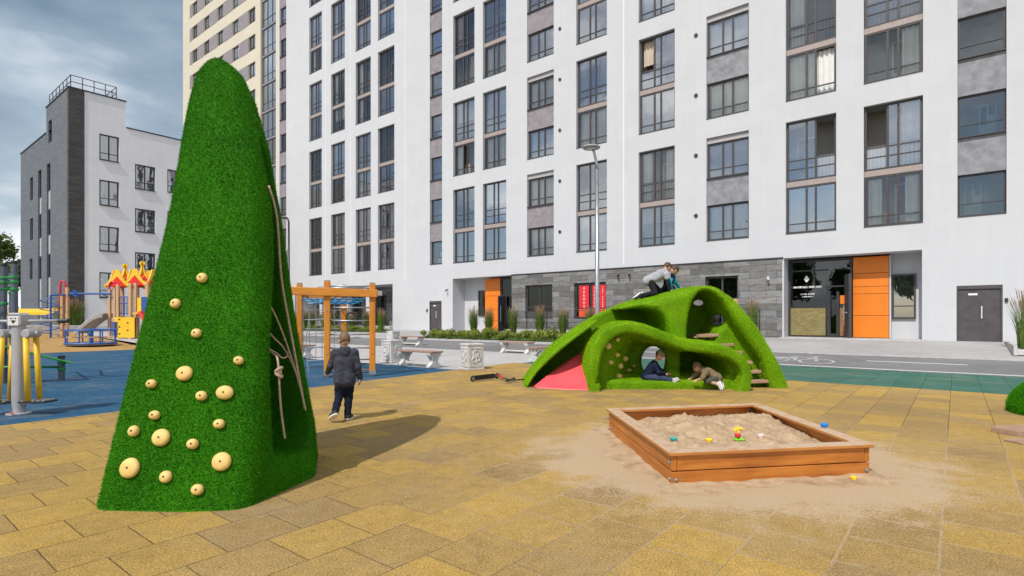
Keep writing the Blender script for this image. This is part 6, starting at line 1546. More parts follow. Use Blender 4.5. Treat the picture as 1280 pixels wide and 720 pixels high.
def shrub(seed, loc, label, group, R=0.55, hh=0.5, count=1500, mat='leaf_shrub', leaf=0.05):
    rg = np.random.default_rng(seed); t = thing('shrub', label, 'shrub', loc, 0, group); m = MB(t.M)
    lob = [(rg.normal(0, R*0.42), rg.normal(0, R*0.42), hh*rg.uniform(0.3, 0.6), R*rg.uniform(0.3, 0.55)) for _ in range(9)]
    vs = []; fs = []
    for i in range(count):
        x, y, z, r = lob[rg.integers(len(lob))]; d = rg.normal(size=3); d /= np.linalg.norm(d); q = np.array([x, y, z])+d*r*rg.uniform(0.55, 1.08)*np.array([1, 1, 0.75])
        if q[2] < 0.0: q[2] = abs(q[2])*0.4
        a = rg.normal(size=3); a /= np.linalg.norm(a); b = np.cross(a, d); b /= np.linalg.norm(b)+1e-6; L = leaf*rg.uniform(0.6, 1.3); o = len(vs)
        vs += [q-a*L, q+b*L*0.5, q+a*L, q-b*L*0.5]; fs.append((o, o+1, o+2, o+3))
    m.add(vs, fs); m.build('foliage', mat, t)
    m = MB(t.M)
    for x, y, z, r in lob: m.tube([(x*0.2, y*0.2, 0), (x*0.7, y*0.7, z*0.6), (x, y, z)], [0.014, 0.01, 0.005], 5)
    m.build('stem', 'bark', t); return t
s1 = shrub(1, bedz(-23.8, 22.5), LS, GS); s2 = shrub(2, bedz(-22.7, 22.4), LS, GS)
for i, (u, n) in enumerate([(-21.7,22.5),(-20.6,22.3),(-19.4,22.5),(-18.2,22.4),(-17.0,22.5),(-15.7,22.4),(-14.4,22.5),(-13.1,22.4),(-11.8,22.5)]): dup((s1, s2)[i % 2], bedz(u, n), i*1.1, LS, GS, (1.15, 1.1, 0.85+0.4*((i*7) % 3)/2))
LS2 = 'low green shrub in the far bed under the reddish grasses'; GS2 = 'low shrubs in the far bed behind the climbing frame'
s3 = shrub(3, bedz(-45.5, 24.6), LS2, GS2, 0.6, 0.4, 900)
for i, u in enumerate((-42.6,-40.0,-37.2,-34.6,-32.8)): dup(s3, bedz(u, 24.6), i*1.7, LS2, GS2)
def low_grass(seed, pts, name, label):
    rg = np.random.default_rng(seed); vs = []; fs = []; m = MB()
    for (u, n) in pts:
        q = uv(u, n, zg(u, n)+0.03)
        a = rg.uniform(0, 2*PI); L = rg.uniform(0.08, 0.2); o = len(vs); w = 0.02
        vs += [q+Vector((math.cos(a)*w, math.sin(a)*w, 0)), q-Vector((math.cos(a)*w, math.sin(a)*w, 0)), q+Vector((rg.normal()*0.05, rg.normal()*0.05, L))]; fs.append((o, o+1, o+2))
    m.add(vs, fs); m.build(name, 'leaf_grass', kind='stuff', label=label, cat='ground cover')
rg = np.random.default_rng(4)
low_grass(5, [(rg.uniform(-24.3,-8.7), rg.uniform(21.95,24.3)) for _ in range(9000)], 'ground_cover', 'short green ground cover in the bed before the stone wall')
low_grass(6, [(rg.uniform(-46.8,-31.5), rg.uniform(24.25,25.4)) for _ in range(5000)], 'ground_cover', 'short green ground cover in the far bed behind the climbing frame')
# plants at the foot of the left building and white kerb blocks
LC = 'pale plumed ornamental grass at the foot of the pale wall behind the arched bridge'
for i, (px, py) in enumerate(((104,419),(112,420),(121,420),(129,420))):
    q = gp(px, py); dup(v3 if i % 2 == 0 else v1, uv(-44.9, to_uv(q)[1], 0.56), i*1.4, LC, 'grasses behind the arched bridge', (1.3,1.3,1.25))
mb = MB(BF); mb.box(-45.6,-44.2,6.0,24.0,0.5,0.95); mb.build('low_wall', 'concrete', loc=uv(-45,12,0.5), rotz=ANG, label='low white wall along the foot of the pale building', cat='wall', bevel=0.02)
# trees
def tree(seed, loc, hgt, crown, label, leaves=9000, leaf=0.22, group=None):
    rg = np.random.default_rng(seed); t = thing('tree', label, 'tree', loc, 0, group); m = MB(t.M)
    m.tube([(0,0,-0.1),(0.05,0,hgt*0.3),(0.1,0.05,hgt*0.6),(0.05,0.0,hgt*0.92)], [0.035*hgt,0.026*hgt,0.016*hgt,0.003*hgt], 10)
    tips = []
    for i in range(14):
        z = hgt*rg.uniform(0.22, 0.8); a = rg.uniform(0, 2*PI); l = crown*rg.uniform(0.5, 1.0)*(1.15-0.6*z/hgt); e = Vector((math.cos(a)*l, math.sin(a)*l, z+l*0.45)); tips.append(e)
        m.tube([(0.08,0.02,z), Vector((0.08,0.02,z)).lerp(e, 0.5)+Vector((0,0,0.1)), e], [0.012*hgt,0.007*hgt,0.002*hgt], 6)
    m.build('trunk', 'bark', t, smooth=True)
    lob = [(e.x*rg.uniform(0.6,1.05), e.y*rg.uniform(0.6,1.05), e.z+rg.normal()*0.3, crown*rg.uniform(0.22, 0.42)) for e in tips for _ in range(3)]+[(0,0,hgt*0.9,crown*0.35),(0.3,0.2,hgt*0.75,crown*0.4)]
    vs = np.empty((leaves*4, 3)); L = np.array(lob)
    k = rg.integers(len(lob), size=leaves); d = rg.normal(size=(leaves,3)); d /= np.linalg.norm(d, axis=1)[:,None]
    q = L[k,:3]+d*L[k,3:4]*rg.uniform(0.35, 1.1, (leaves,1))*np.array([1,1,0.8])
    a = rg.normal(size=(leaves,3)); a /= np.linalg.norm(a, axis=1)[:,None]; b = np.cross(a, d); b /= np.linalg.norm(b, axis=1)[:,None]+1e-6; s = leaf*rg.uniform(0.5,1.2,(leaves,1))
    vs[0::4] = q-a*s; vs[1::4] = q+b*s*0.55; vs[2::4] = q+a*s; vs[3::4] = q-b*s*0.55
    Wm = np.array(t.M); vs = vs @ Wm[:3,:3].T+Wm[:3,3]
    raw_mesh('crown', vs, np.arange(leaves*4).reshape(-1,4), 'leaf_tree', t, False); return t
t1 = tree(1, (-56.5,61,0.6), 10.6, 3.4, 'leafy green tree just left of the grey brick end wall', leaves=9000)
t2 = tree(2, (-60.5,60,0.6), 9.5, 3.2, 'leafy green tree at the very left edge behind the slate posts', leaves=9000)
dup(t1, (-53.0,64,0.6), 1.5, 'smaller tree squeezed between the trees and the grey brick wall', None, (0.8,0.8,0.72))
dup(t2, (-57.5,54,0.6), 2.5, 'low bushy tree in front of the taller ones at the left edge', None, (0.75,0.75,0.5))
dup(t1, (-66,64,0.6), 0.7, 'outermost tree beyond the left edge of the playground', None, (1.0,1.0,0.95))

LT = 'broad leafy tree on the open side of the playground, opposite the buildings'
t3 = tree(5, tuple(uv(-17,-24,-0.3)), 10.5, 3.8, LT, leaves=5000, leaf=0.28, group='trees opposite the buildings')
for i, (u, n) in enumerate(((-26,-27),(-9.5,-26),(-3,-23),(-34,-25),(6,-27))): dup(t3, tuple(uv(u,n,-0.3)), 1.1*i+0.5, LT, 'trees opposite the buildings', (1,1,0.8+0.1*(i%3)))
# ---------------------------------------------------------------- people
class Blob:
    def __init__(s, vox): s.p = []; s.vox = vox
    def cap(s, a, b, ra, rb=None, k=0.02): s.p.append(('c', np.array(a, float), np.array(b, float), ra, ra if rb is None else rb, k)); return s
    def ell(s, c, r, R=None, k=0.02, neg=False): s.p.append(('n' if neg else 'e', np.array(c, float), np.array(r, float), np.array(R) if R is not None else np.eye(3), 0, k)); return s
    def cut(s, c, nrm): s.p.append(('h', np.array(c, float), np.array(nrm, float), 0, 0, 0.0)); return s     # keep side opposite to nrm
    def mesh(s, wrinkle=0.0, wf=40.0):
        lo = np.full(3, 1e9); hi = -lo
        for q in s.p:
            if q[0] == 'c': r = max(q[3], q[4]); pts = (q[1]-r, q[1]+r, q[2]-r, q[2]+r)
            elif q[0] == 'e': r = q[2].max(); pts = (q[1]-r, q[1]+r)
            else: continue
            for x in pts: lo = np.minimum(lo, x); hi = np.maximum(hi, x)
        v = s.vox; lo -= 3*v; n = np.ceil((hi+3*v-lo)/v).astype(int)+1
        Fv = np.full(n, 0.2); ax = [lo[i]+v*np.arange(n[i]) for i in range(3)]
        for q in s.p:
            if q[0] == 'h':
                d = sum((ax[i]-q[1][i]).reshape([-1 if j == i else 1 for j in range(3)])*q[2][i] for i in range(3)); Fv = np.maximum(Fv, d); continue
            if q[0] == 'c': r = max(q[3], q[4])+q[5]+3*v; l_ = np.minimum(q[1], q[2])-r; h_ = np.maximum(q[1], q[2])+r
            else: r = q[2].max()+q[5]+3*v; l_ = q[1]-r; h_ = q[1]+r
            i0 = np.clip(((l_-lo)/v).astype(int), 0, n); i1 = np.clip(((h_-lo)/v).astype(int)+2, 0, n)
            if (i1 <= i0).any(): continue
            G = np.stack(np.meshgrid(*[ax[i][i0[i]:i1[i]] for i in range(3)], indexing='ij'), -1)
            if q[0] == 'c':
                e = q[2]-q[1]; t = np.clip(((G-q[1])@e)/(e@e+1e-12), 0, 1); d = np.linalg.norm(G-q[1]-t[...,None]*e, axis=-1)-(q[3]+(q[4]-q[3])*t)
            else:
                L = ((G-q[1])@q[3])/q[2]; ln = np.linalg.norm(L, axis=-1); d = (ln-1)*q[2].min() if False else ln*(ln-1)/(np.linalg.norm(L/q[2], axis=-1)+1e-9)
            sl = tuple(slice(i0[i], i1[i]) for i in range(3))
            Fv[sl] = smax(Fv[sl], -d, q[5]) if q[0] == 'n' else smin(Fv[sl], d, q[5])
        if wrinkle:
            G0 = np.meshgrid(*ax, indexing='ij')
            Fv = Fv+wrinkle*(np.sin(G0[0]*wf+3*np.sin(G0[2]*wf*0.55))*np.sin(G0[2]*wf*0.8+2*np.sin(G0[1]*wf*0.5))+0.5*np.sin(G0[1]*wf*1.4+G0[2]*wf*1.1))
        return nets(Fv, lo, v)
def V_(x): return np.array(x, float)
def nrm(x): x = np.array(x, float); return x/(np.linalg.norm(x)+1e-9)
def person(label, base, J, st, vox=0.009, group=None):
    """J: joints (world); st: clothing and materials"""
    J = {k: V_(v) for k, v in J.items()}
    root = thing('person', label, 'person', base, 0, group)
    f = nrm(J['face']); up = nrm(J['up']-f*(J['up']@f)); sd = np.cross(f, up)      # right side of the head
    R = np.stack([sd, f, up], 1); hc = J['head']; hr = V_([0.070, 0.086, 0.098])
    S = st.get('s', 1.0); hr = hr*S
    b = Blob(vox)
    def torso(q, g, lowcut=False):
        ls = nrm(J['shR']-J['shL']); lh = nrm(J['hipR']-J['hipL'])
        for o in (-0.045, 0.045): q.cap(J['pelvis']+lh*o*S, J['chest']+ls*o*S*1.15, (0.076+g)*S, (0.080+g)*S, 0.03)
        q.cap(J['chest'], J['neck']-(J['neck']-J['chest'])*0.25, (0.075+g)*S, (0.05+g)*S, 0.03)
        q.cap(J['shL'], J['shR'], (0.045+g)*S, (0.045+g)*S, 0.04)
    def arm(q, s_, g, upto=1.0, k=0.02):
        q.cap(J['sh'+s_], J['el'+s_], (0.040+g)*S, (0.032+g)*S, k)
        if upto > 0: q.cap(J['el'+s_], J['el'+s_]+(J['wr'+s_]-J['el'+s_])*upto, (0.032+g)*S, (0.022+g*1.1)*S, k)
    def leg(q, s_, g, upto=1.0, k=0.025):
        q.cap(J['hip'+s_], J['kn'+s_], (0.066+g)*S, (0.046+g)*S, k)
        if upto > 0: q.cap(J['kn'+s_], J['kn'+s_]+(J['an'+s_]-J['kn'+s_])*upto, (0.045+g)*S, (0.031+g*1.2)*S, k)
    # body: one continuous figure
    torso(b, 0.0)
    for s_ in 'LR': arm(b, s_, 0.0); leg(b, s_, 0.0)
    b.cap(J['neck']-(J['neck']-J['chest'])*0.1, hc-up*0.05*S, 0.036*S, 0.038*S, 0.02)
    b.ell(hc, hr, R, 0.015); b.ell(hc-up*0.045*S+f*0.022*S, V_([0.048,0.055,0.052])*S, R, 0.02)         # jaw
    b.cap(hc+f*0.080*S-up*0.008*S, hc+f*0.097*S-up*0.026*S, 0.008*S, 0.012*S, 0.010)                      # nose
    for q in (-1, 1):
        b.ell(hc+sd*q*0.070*S-up*0.012*S-f*0.008*S, V_([0.012,0.022,0.030])*S, R, 0.006)                  # ears
        b.ell(hc+sd*q*0.030*S+f*0.084*S+up*0.008*S, V_([0.016,0.010,0.011])*S, R, 0.006, True)           # eye sockets
        b.ell(hc+sd*q*0.030*S+f*0.074*S+up*0.008*S, V_([0.011,0.011,0.010])*S, R, 0.002)
    for s_ in 'LR':
        w = J['wr'+s_]; d = nrm(J['hd'+s_]); pn = J.get('pn'+s_, V_([0,0,-1])); pn = nrm(pn-d*(pn@d)); ac = np.cross(d, pn)
        hs = S; cr = st.get('curl'+s_, 0.5)
        pc = w+d*0.035*hs
        b.cap(w, pc, 0.021*hs, 0.022*hs, 0.012)
        b.ell(pc+d*0.008*hs, V_([0.030,0.034,0.014])*hs, np.stack([ac, d, pn], 1), 0.010)
        rf = max(0.0068, vox*0.85)*1.0
        for i, (o, L) in enumerate(((-0.0235,0.040),(-0.008,0.046),(0.008,0.043),(0.023,0.034))):
            k0 = pc+d*0.032*hs+ac*o*hs; d1 = nrm(d*math.cos(cr)+pn*math.sin(cr)+ac*o*3); d2 = nrm(d*math.cos(cr*2.3)+pn*math.sin(cr*2.3)+ac*o*3)
            k1 = k0+d1*L*0.52*hs; k2 = k1+d2*L*0.48*hs
            b.cap(k0-d*0.012*hs, k1, rf*1.05, rf, 0.003); b.cap(k1, k2, rf, rf*0.85, 0.002)
        tside = -1 if st.get('thumb'+s_, 1) > 0 else 1
        t0 = w+d*0.018*hs+ac*tside*0.020*hs; t1 = t0+nrm(d*0.7+ac*tside*0.8+pn*0.2)*0.026*hs; t2 = t1+nrm(d*0.95+ac*tside*0.2+pn*0.35)*0.022*hs
        b.cap(t0, t1, rf*1.35, rf*1.15, 0.006); b.cap(t1, t2, rf*1.15, rf*0.9, 0.002)
        a = J['an'+s_]; fd = nrm(J['ft'+s_]); fu = nrm(J.get('fu'+s_, V_([0,0,1]))); fu = nrm(fu-fd*(fu@fd)); fs_ = np.cross(fd, fu)
        b.cap(a, a-fu*0.025*S+fd*0.01*S, 0.031*S, 0.030*S, 0.02); b.ell(a-fu*0.030*S+fd*0.045*S, V_([0.032,0.088,0.026])*S, np.stack([fs_, fd, fu], 1), 0.02)
    V, Q = b.mesh()
    body = raw_mesh('body', V, Q, ['skin', 'eye', 'lip'], root, True)
    me = body.ob.data; cen = (V[Q[:,0]]+V[Q[:,2]])/2; mi = np.zeros(len(me.polygons), np.int32)
    if len(mi) == len(Q):
        for q in (-1, 1): mi[np.linalg.norm(cen-(hc+sd*q*0.030*S+f*0.085*S+up*0.008*S), axis=1) < 0.010*S] = 1
        mo = hc+f*0.082*S-up*0.056*S; dd = cen-mo
        mi[(np.abs(dd@sd) < 0.019*S) & (np.abs(dd@up) < 0.007*S) & ((dd@f) > -0.03*S)] = 2
        me.polygons.foreach_set('material_index', mi)
    # hair
    hb = Blob(min(0.0055, vox*0.8)); hb.ell(hc+up*0.012*S-f*0.010*S, hr+V_([0.006,0.009,0.009])*S, R, 0.01)
    hb.ell(hc+f*0.080*S-up*0.040*S, V_([0.080,0.075,0.085])*S, R, 0.012, True); hb.cut(hc-up*0.060*S, -up*0.9-f*0.45)
    for q in (-1, 1): hb.ell(hc+sd*q*0.078*S-up*0.030*S+f*0.004*S, V_([0.022,0.030,0.046])*S, R, 0.008, True)
    hv, hq = hb.mesh(0.0011, 260.0); raw_mesh('hair', hv, hq, st['hair'], root, True)
    if st.get('cap'):
        cb = Blob(vox*0.8); cb.ell(hc+up*0.030*S, V_([0.090,0.103,0.088])*S, R, 0.01); cb.cut(hc+up*0.028*S, -up)
        cb.p.append(('e', hc+up*0.030*S+f*0.105*S, V_([0.062,0.062,0.009])*S, R, 0, 0.008))
        v, q = cb.mesh(); raw_mesh('cap', v, q, st['cap'], root, True)
    # top
    tb = Blob(vox); g = st.get('tg', 0.016); torso(tb, g)
    lh = nrm(J['hipR']-J['hipL']); tdir = nrm(J['chest']-J['pelvis']); hem = J['pelvis']-tdir*st.get('hem', 0.06)*S
    for o in (-0.045, 0.045): tb.cap(J['pelvis']+lh*o*S, hem+lh*o*S, (0.080+g)*S, (0.084+g)*S, 0.03)
    sl = st.get('sleeve', 1.0)
    if st.get('sleeve_mat') is None:
        for s_ in 'LR':
            if sl >= 0.5: arm(tb, s_, g*0.85, 0.97)
            else: tb.cap(J['sh'+s_], J['sh'+s_]+(J['el'+s_]-J['sh'+s_])*0.85, (0.042+g)*S, (0.040+g)*S, 0.02)
    else:
        for s_ in 'LR': tb.cap(J['sh'+s_], J['sh'+s_]+(J['el'+s_]-J['sh'+s_])*st.get('tsl', 0.25), (0.043+g)*S, (0.042+g)*S, 0.02)
    tb.ell(J['neck']+up*0.012*S, V_([0.046,0.046,0.03])*S, None, 0.012, True)
    v, q = tb.mesh(st.get('wr', 0.0035), 42); raw_mesh(st.get('top_name', 'jacket'), v, q, st['top'], root, True)
    if st.get('sleeve_mat'):
        for s_ in 'LR':
            sb = Blob(vox); arm(sb, s_, g*0.55, 0.97); v, q = sb.mesh(0.003, 50); raw_mesh('sleeve', v, q, st['sleeve_mat'], root, True)
    if st.get('hood'):
        hb = Blob(vox); back = -nrm(np.cross(nrm(J['shR']-J['shL']), tdir)) if True else 0
        bk = V_(st['hood']); nk = J['neck']-tdir*0.005
        hb.ell(nk+bk*0.058-tdir*0.028, V_([0.088,0.048,0.072]), np.stack([nrm(J['shR']-J['shL']), bk, np.cross(nrm(J['shR']-J['shL']), bk)], 1), 0.02)
        for s_ in (-1, 1): hb.cap(nk+bk*0.04+lh*s_*0.05+tdir*0.012, nk-bk*0.045+lh*s_*0.045-tdir*0.005, 0.022, 0.018, 0.02)
        hb.cap(nk+bk*0.075-tdir*0.075+lh*0.0, nk+bk*0.07-tdir*0.11, 0.035, 0.012, 0.03)
        v, q = hb.mesh(0.003, 60); raw_mesh('hood', v, q, st['top'], root, True)
    # trousers or shorts
    pb = Blob(vox); gp_ = st.get('pg', 0.014)
    for o in (-0.042, 0.042): pb.cap(J['pelvis']+lh*o*S+tdir*0.03*S, J['pelvis']+lh*o*S-tdir*0.02*S, (0.070+gp_)*S, (0.072+gp_)*S, 0.03)
    for s_ in 'LR': leg(pb, s_, gp_, st.get('leg', 0.97), 0.02)
    v, q = pb.mesh(0.0035, 46); raw_mesh('shorts' if st.get('leg', 0.97) <= 0.2 else 'trousers', v, q, st['pants'], root, True)
    for s_ in 'LR':
        a = J['an'+s_]; fd = nrm(J['ft'+s_]); fu = nrm(J.get('fu'+s_, V_([0,0,1]))); fu = nrm(fu-fd*(fu@fd)); fs_ = np.cross(fd, fu); RF = np.stack([fs_, fd, fu], 1)
        sb = Blob(vox*0.75); sb.cap(a+fu*0.005*S, a-fu*0.03*S, 0.041*S, 0.044*S, 0.02); sb.ell(a-fu*0.030*S+fd*0.048*S, V_([0.044,0.104,0.040])*S, RF, 0.02); sb.cut(a-fu*0.052*S, -fu)
        v, q = sb.mesh(); sh = raw_mesh('shoe', v, q, st['shoe'], root, True)
        sb = Blob(vox*0.75); sb.ell(a-fu*0.056*S+fd*0.046*S, V_([0.048,0.110,0.030])*S, RF, 0.02); sb.cut(a-fu*0.071*S, -fu); sb.cut(a-fu*0.046*S, fu)
        v, q = sb.mesh(); raw_mesh('sole', v, q, st.get('sole', 'shoe_white'), sh, True)
    return root
# boy walking away on the tan paving; local frame: x right, y forward
def loc2w(o, ang):
    c, s = math.cos(ang), math.sin(ang)
    return lambda x, y, z: (o[0]+c*x-s*y, o[1]+s*x+c*y, o[2]+z)
def dirw(ang):
    c, s = math.cos(ang), math.sin(ang)
    return lambda x, y, z: (c*x-s*y, s*x+c*y, z)
W = gp(431, 526); T = loc2w(W, 0.22); Dr = dirw(0.22)
person('boy in a charcoal hooded jacket and dark jeans walking away beside the turf cone', W, {
    'head': T(-0.01,0.05,1.105), 'face': Dr(-0.35,1,-0.12), 'up': Dr(0,0.05,1), 'neck': T(0,0.015,0.985), 'chest': T(0,0.0,0.82), 'pelvis': T(0.0,-0.005,0.60),
    'shL': T(-0.125,0.0,0.925), 'shR': T(0.125,0.0,0.925), 'elL': T(-0.185,0.03,0.755), 'elR': T(0.172,-0.02,0.745), 'wrL': T(-0.24,0.135,0.655), 'wrR': T(0.20,0.03,0.575),
    'hdL': Dr(-0.2,0.7,-0.6), 'hdR': Dr(0.02,0.15,-1), 'pnL': Dr(1,0.2,-0.1), 'pnR': Dr(-1,0.1,0),
    'hipL': T(-0.06,0,0.575), 'hipR': T(0.06,0,0.575), 'knL': T(-0.075,0.03,0.345), 'knR': T(0.045,0.07,0.335), 'anL': T(-0.115,-0.13,0.150), 'anR': T(0.035,0.03,0.078),
    'ftL': Dr(-0.55,0.7,-0.5), 'fuL': Dr(0,0.55,0.85), 'ftR': Dr(0.35,1,0.0)},
    dict(hair='hair_fair', top='hood_navy', pants='jeans', shoe='shoe_black', hood=Dr(0,-1,0), tg=0.017, hem=0.05, curlL=0.35, curlR=0.45, thumbL=-1, thumbR=1, pg=0.013), vox=0.0062)
def hz(x, y):
    h_ = HBV.ray_cast(Vector((x, y, 4)), Vector((0,0,-1))); return h_[0].z
# boy on hands and knees on top of the hill (facing right), grey jersey
y0 = 11.62; s = y0/F
def hp_(px, py, dy=0.0): q = at(px, py, y0); return (q.x, q.y+dy, q.z)
def onhill(px, dy, off): x = HX(px, y0); return (x, y0+dy, hz(x, y0+dy)+off)
person('boy in a heather grey jersey kneeling on all fours on top of the turf hill', onhill(815,0,0), {
    'head': hp_(836,334,0.10), 'face': (0.85,0.45,-0.55), 'up': (0.45,0.2,0.9), 'neck': hp_(832,339,0.04), 'chest': hp_(826,343,0.0), 'pelvis': hp_(812.5,350,0.02),
    'shL': hp_(834,341.5,0.15), 'shR': hp_(832,344,-0.12), 'elL': hp_(836,353,0.22), 'elR': hp_(832.5,355,-0.17), 'wrL': onhill(839,0.20,0.03), 'wrR': onhill(834.5,-0.17,0.035),
    'hdL': (1,0,-0.35), 'hdR': (0.75,-0.35,-0.55), 'pnL': (0,0,-1), 'pnR': (0,-0.3,-1),
    'hipL': hp_(812.5,351,0.08), 'hipR': hp_(812,351.5,-0.06), 'knL': onhill(826,0.12,0.06), 'knR': onhill(816.5,-0.13,0.065), 'anL': onhill(805,0.12,0.07), 'anR': onhill(798.5,-0.13,0.075),
    'ftL': (-0.85,0,-0.5), 'fuL': (0.5,0,-0.8), 'ftR': (-0.75,-0.1,-0.55), 'fuR': (0.6,0.0,-0.75)},
    dict(hair='hair_brown', top='heather', sleeve_mat='black_cloth', tsl=0.35, top_name='jersey', pants='black_cloth', shoe='shoe_navy', tg=0.024, hem=0.05, curlL=0.2, curlR=0.2), vox=0.0085)
# boy behind him, dark vest and cyan sleeves, bending to the right
person('boy in a dark vest with cyan sleeves leaning forward behind the kneeling boy', onhill(846,0.38,0), {
    'head': hp_(848.5,336.5,0.30), 'face': (0.7,0.25,-0.7), 'up': (0.55,0,0.8), 'neck': hp_(844,341.5,0.33), 'chest': hp_(843,348,0.36), 'pelvis': hp_(840.5,359,0.40),
    'shL': hp_(848,344.5,0.46), 'shR': hp_(844,345,0.22), 'elL': hp_(853,351,0.52), 'elR': hp_(840,352,0.18), 'wrL': onhill(858,0.50,0.05), 'wrR': onhill(843,0.2,0.04),
    'hdL': (0.9,0,-0.45), 'hdR': (0.8,0,-0.6), 'pnL': (0,0,-1), 'pnR': (0,0,-1),
    'hipL': hp_(841,360,0.46), 'hipR': hp_(840,360,0.34), 'knL': onhill(849,0.52,0.06), 'knR': onhill(846,0.34,0.06), 'anL': onhill(832,0.54,0.07), 'anR': onhill(830,0.36,0.07),
    'ftL': (-0.8,0,-0.5), 'fuL': (0.5,0,-0.8), 'ftR': (-0.8,0,-0.5), 'fuR': (0.5,0,-0.8)},
    dict(hair='hair_brown', top='navy_cloth', sleeve_mat='cyan_cloth', tsl=0.05, top_name='vest', pants='black_cloth', shoe='shoe_black', tg=0.018, hem=0.02, curlL=0.2, curlR=0.2), vox=0.0085)
# child in a cap sitting in the left bay
ys = 11.12
def sp(px, py, dy=0.0): q = at(px, py, ys); return (q.x, q.y+dy, q.z)
person('child in tan cap and navy jumper sitting with legs out inside the hill', sp(808,472), {
    'head': sp(824.5,444,-0.02), 'face': (0.75,-0.42,-0.55), 'up': (0.5,-0.2,0.9), 'neck': sp(819,452), 'chest': sp(815,459), 'pelvis': sp(808.5,469.5,0.02),
    'shL': sp(820,454,0.13), 'shR': sp(816,455.5,-0.11), 'elL': sp(827,463,0.14), 'elR': sp(821,464.5,-0.15), 'wrL': sp(833,467,0.02), 'wrR': sp(829,466.5,-0.08),
    'hdL': (1,-0.3,-0.1), 'hdR': (1,0.3,-0.1), 'pnL': (0,-0.5,-1), 'pnR': (0,0.5,-1),
    'hipL': sp(809,470.5,0.08), 'hipR': sp(808,471,-0.06), 'knL': sp(824,467.5,0.16), 'knR': sp(823,471.5,-0.10), 'anL': sp(834,473.5,0.06), 'anR': sp(837,474.2,-0.12),
    'ftL': (0.9,0.1,0.3), 'fuL': (-0.4,0,0.9), 'ftR': (0.75,-0.25,0.45), 'fuR': (-0.5,-0.1,0.85)},
    dict(hair='hair_brown', cap='cap_tan', top='navy_cloth', top_name='jumper', pants='denim', shoe='shoe_grey', tg=0.018, hem=0.03, curlL=0.7, curlR=0.7, s=0.95), vox=0.0085)
# child crouching at the right bay, back to the right
yc = 10.88
def cp_(px, py, dy=0.0): q = at(px, py, yc); return (q.x, q.y+dy, q.z)
person('child in a khaki shirt crouching forward on hands and knees at the right cave', cp_(884,484), {
    'head': cp_(874,459.5,0.12), 'face': (-0.85,0.35,-0.6), 'up': (-0.45,0.1,0.85), 'neck': cp_(879,462,0.08), 'chest': cp_(885,464.5,0.04), 'pelvis': cp_(895,471,0.0),
    'shL': cp_(880,465,-0.10), 'shR': cp_(880,464,0.18), 'elL': cp_(875,472,-0.12), 'elR': cp_(871,472,0.22), 'wrL': cp_(870.5,474.8,-0.04), 'wrR': cp_(866,474.6,0.16),
    'hdL': (-0.85,0.2,-0.35), 'hdR': (-0.8,-0.2,-0.4), 'pnL': (0,0.3,-1), 'pnR': (0,-0.3,-1),
    'hipL': cp_(894,472,-0.07), 'hipR': cp_(896,471.5,0.07), 'knL': cp_(883,476.0,-0.10), 'knR': cp_(884,475.5,0.12), 'anL': cp_(894,479.0,-0.14), 'anR': cp_(899,478.0,0.0),
    'ftL': (0.15,-0.35,-0.9), 'fuL': (-0.95,0.1,-0.1), 'ftR': (0.15,-0.35,-0.9), 'fuR': (-0.95,0.1,-0.1)},
    dict(hair='hair_fair', top='khaki', sleeve=0.3, top_name='shirt', pants='olive_cloth', leg=0.15, shoe='shoe_grey', sole='shoe_white', tg=0.018, hem=0.03, curlL=0.5, curlR=0.5, s=0.93, thumbL=-1), vox=0.0085)
# ---------------------------------------------------------------- light, sky, camera
EL = math.radians(51); HD = Vector((0.518, 0.855, 0)).normalized()
sun = bpy.data.lights.new('sun', 'SUN'); sun.energy = 3.65; sun.angle = math.radians(0.53); sun.color = (1.0, 0.95, 0.87)
so = bpy.data.objects.new('sun', sun); COL.objects.link(so)
dirv = Vector((HD.x*math.cos(EL), HD.y*math.cos(EL), -math.sin(EL))); so.rotation_euler = dirv.to_track_quat('-Z', 'Y').to_euler(); so.location = (-20, -30, 40)
w = bpy.data.worlds.new('World'); SC.world = w; w.use_nodes = True
n, l = w.node_tree.nodes, w.node_tree.links; bg = n['Background']
sky = n.new('ShaderNodeTexSky'); sky.sky_type = 'NISHITA'; sky.sun_disc = False; sky.sun_elevation = EL; sky.sun_rotation = math.atan2(-HD.x, -HD.y)
tc = n.new('ShaderNodeTexCoord'); g = tc.outputs['Generated']
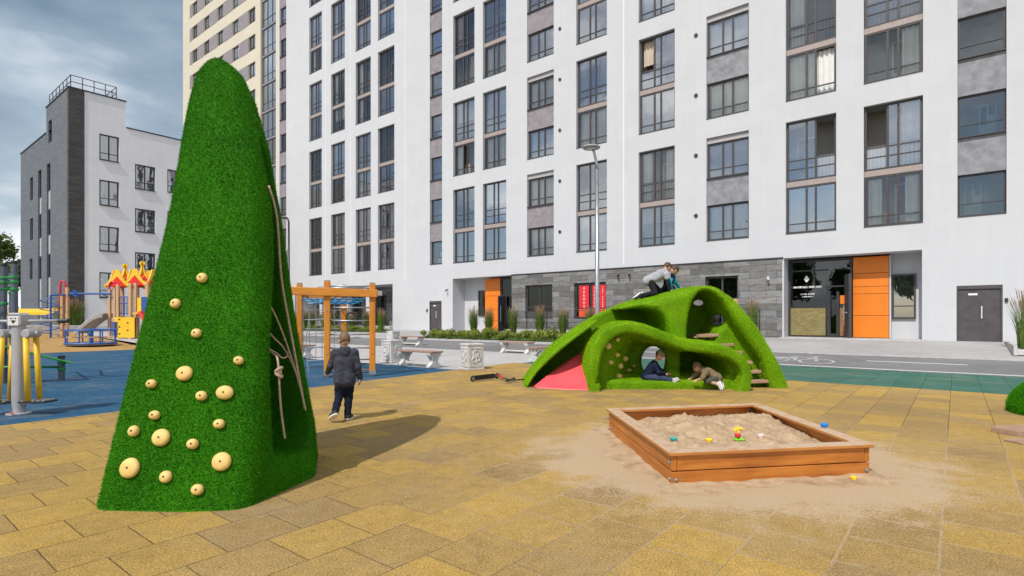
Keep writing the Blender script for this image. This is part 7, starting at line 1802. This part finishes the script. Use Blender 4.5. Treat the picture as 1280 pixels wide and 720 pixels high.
mp = n.new('ShaderNodeMapping'); mp.inputs['Scale'].default_value = (1.0, 1.0, 2.6); mp.inputs['Location'].default_value = (0.35, 0.2, 0.1); l.new(g, mp.inputs[0])
f1 = noise(n, l, mp.outputs[0], 1.9, 8, 0.55); f2 = noise(n, l, mp.outputs[0], 2.6, 6, 0.5)
cover = ramp(n, l, f1, [(0.46, 0.0), (0.58, 1.0)])
sx = n.new('ShaderNodeSeparateXYZ'); l.new(g, sx.inputs[0])
ahead = ramp(n, l, mth(n, l, 'MULTIPLY_ADD', sx.outputs[1], 0.5, 0.5), [(0.50, 0.0), (0.66, 1.0)])      # the overcast half of the sky lies beyond the houses
cover = mth(n, l, 'MAXIMUM', cover, ahead)
grey = ramp(n, l, f2, [(0.39, (1.95, 2.75, 3.55)), (0.50, (3.2, 4.05, 4.9)), (0.60, (6.1, 6.6, 7.1))])
low = ramp(n, l, sx.outputs[2], [(0.0, (1.6, 1.5, 1.42)), (0.16, (1.3, 1.25, 1.2)), (0.34, (0.95, 0.97, 1.0)), (0.6, (0.85, 0.88, 0.92))])
bright = ramp(n, l, f2, [(0.36, (4.2, 4.6, 5.0)), (0.50, (10.5, 10.7, 10.9)), (0.62, (15.5, 15.2, 14.8))])
clouds = mixc(n, l, ahead, bright, mixc(n, l, 1.0, grey, low, 'MULTIPLY'))
l.new(mixc(n, l, cover, sky.outputs[0], clouds), bg.inputs[0]); bg.inputs[1].default_value = 0.115
cam = bpy.data.cameras.new('camera'); co = bpy.data.objects.new('camera', cam); COL.objects.link(co)
co.location = (0, 0, EYE); co.rotation_euler = (PI/2, 0, 0)
cam.sensor_fit = 'HORIZONTAL'; cam.sensor_width = 36; cam.lens = 36*F/1280; cam.shift_y = (HY-360)/1280; cam.clip_start = 0.05; cam.clip_end = 2000
SC.camera = co
SC.render.engine = 'CYCLES'
SC.view_settings.view_transform = 'Standard'; SC.view_settings.look = 'None'; SC.view_settings.exposure = 0.0; SC.view_settings.gamma = 1.0
SC.render.resolution_x = 1024; SC.render.resolution_y = 576
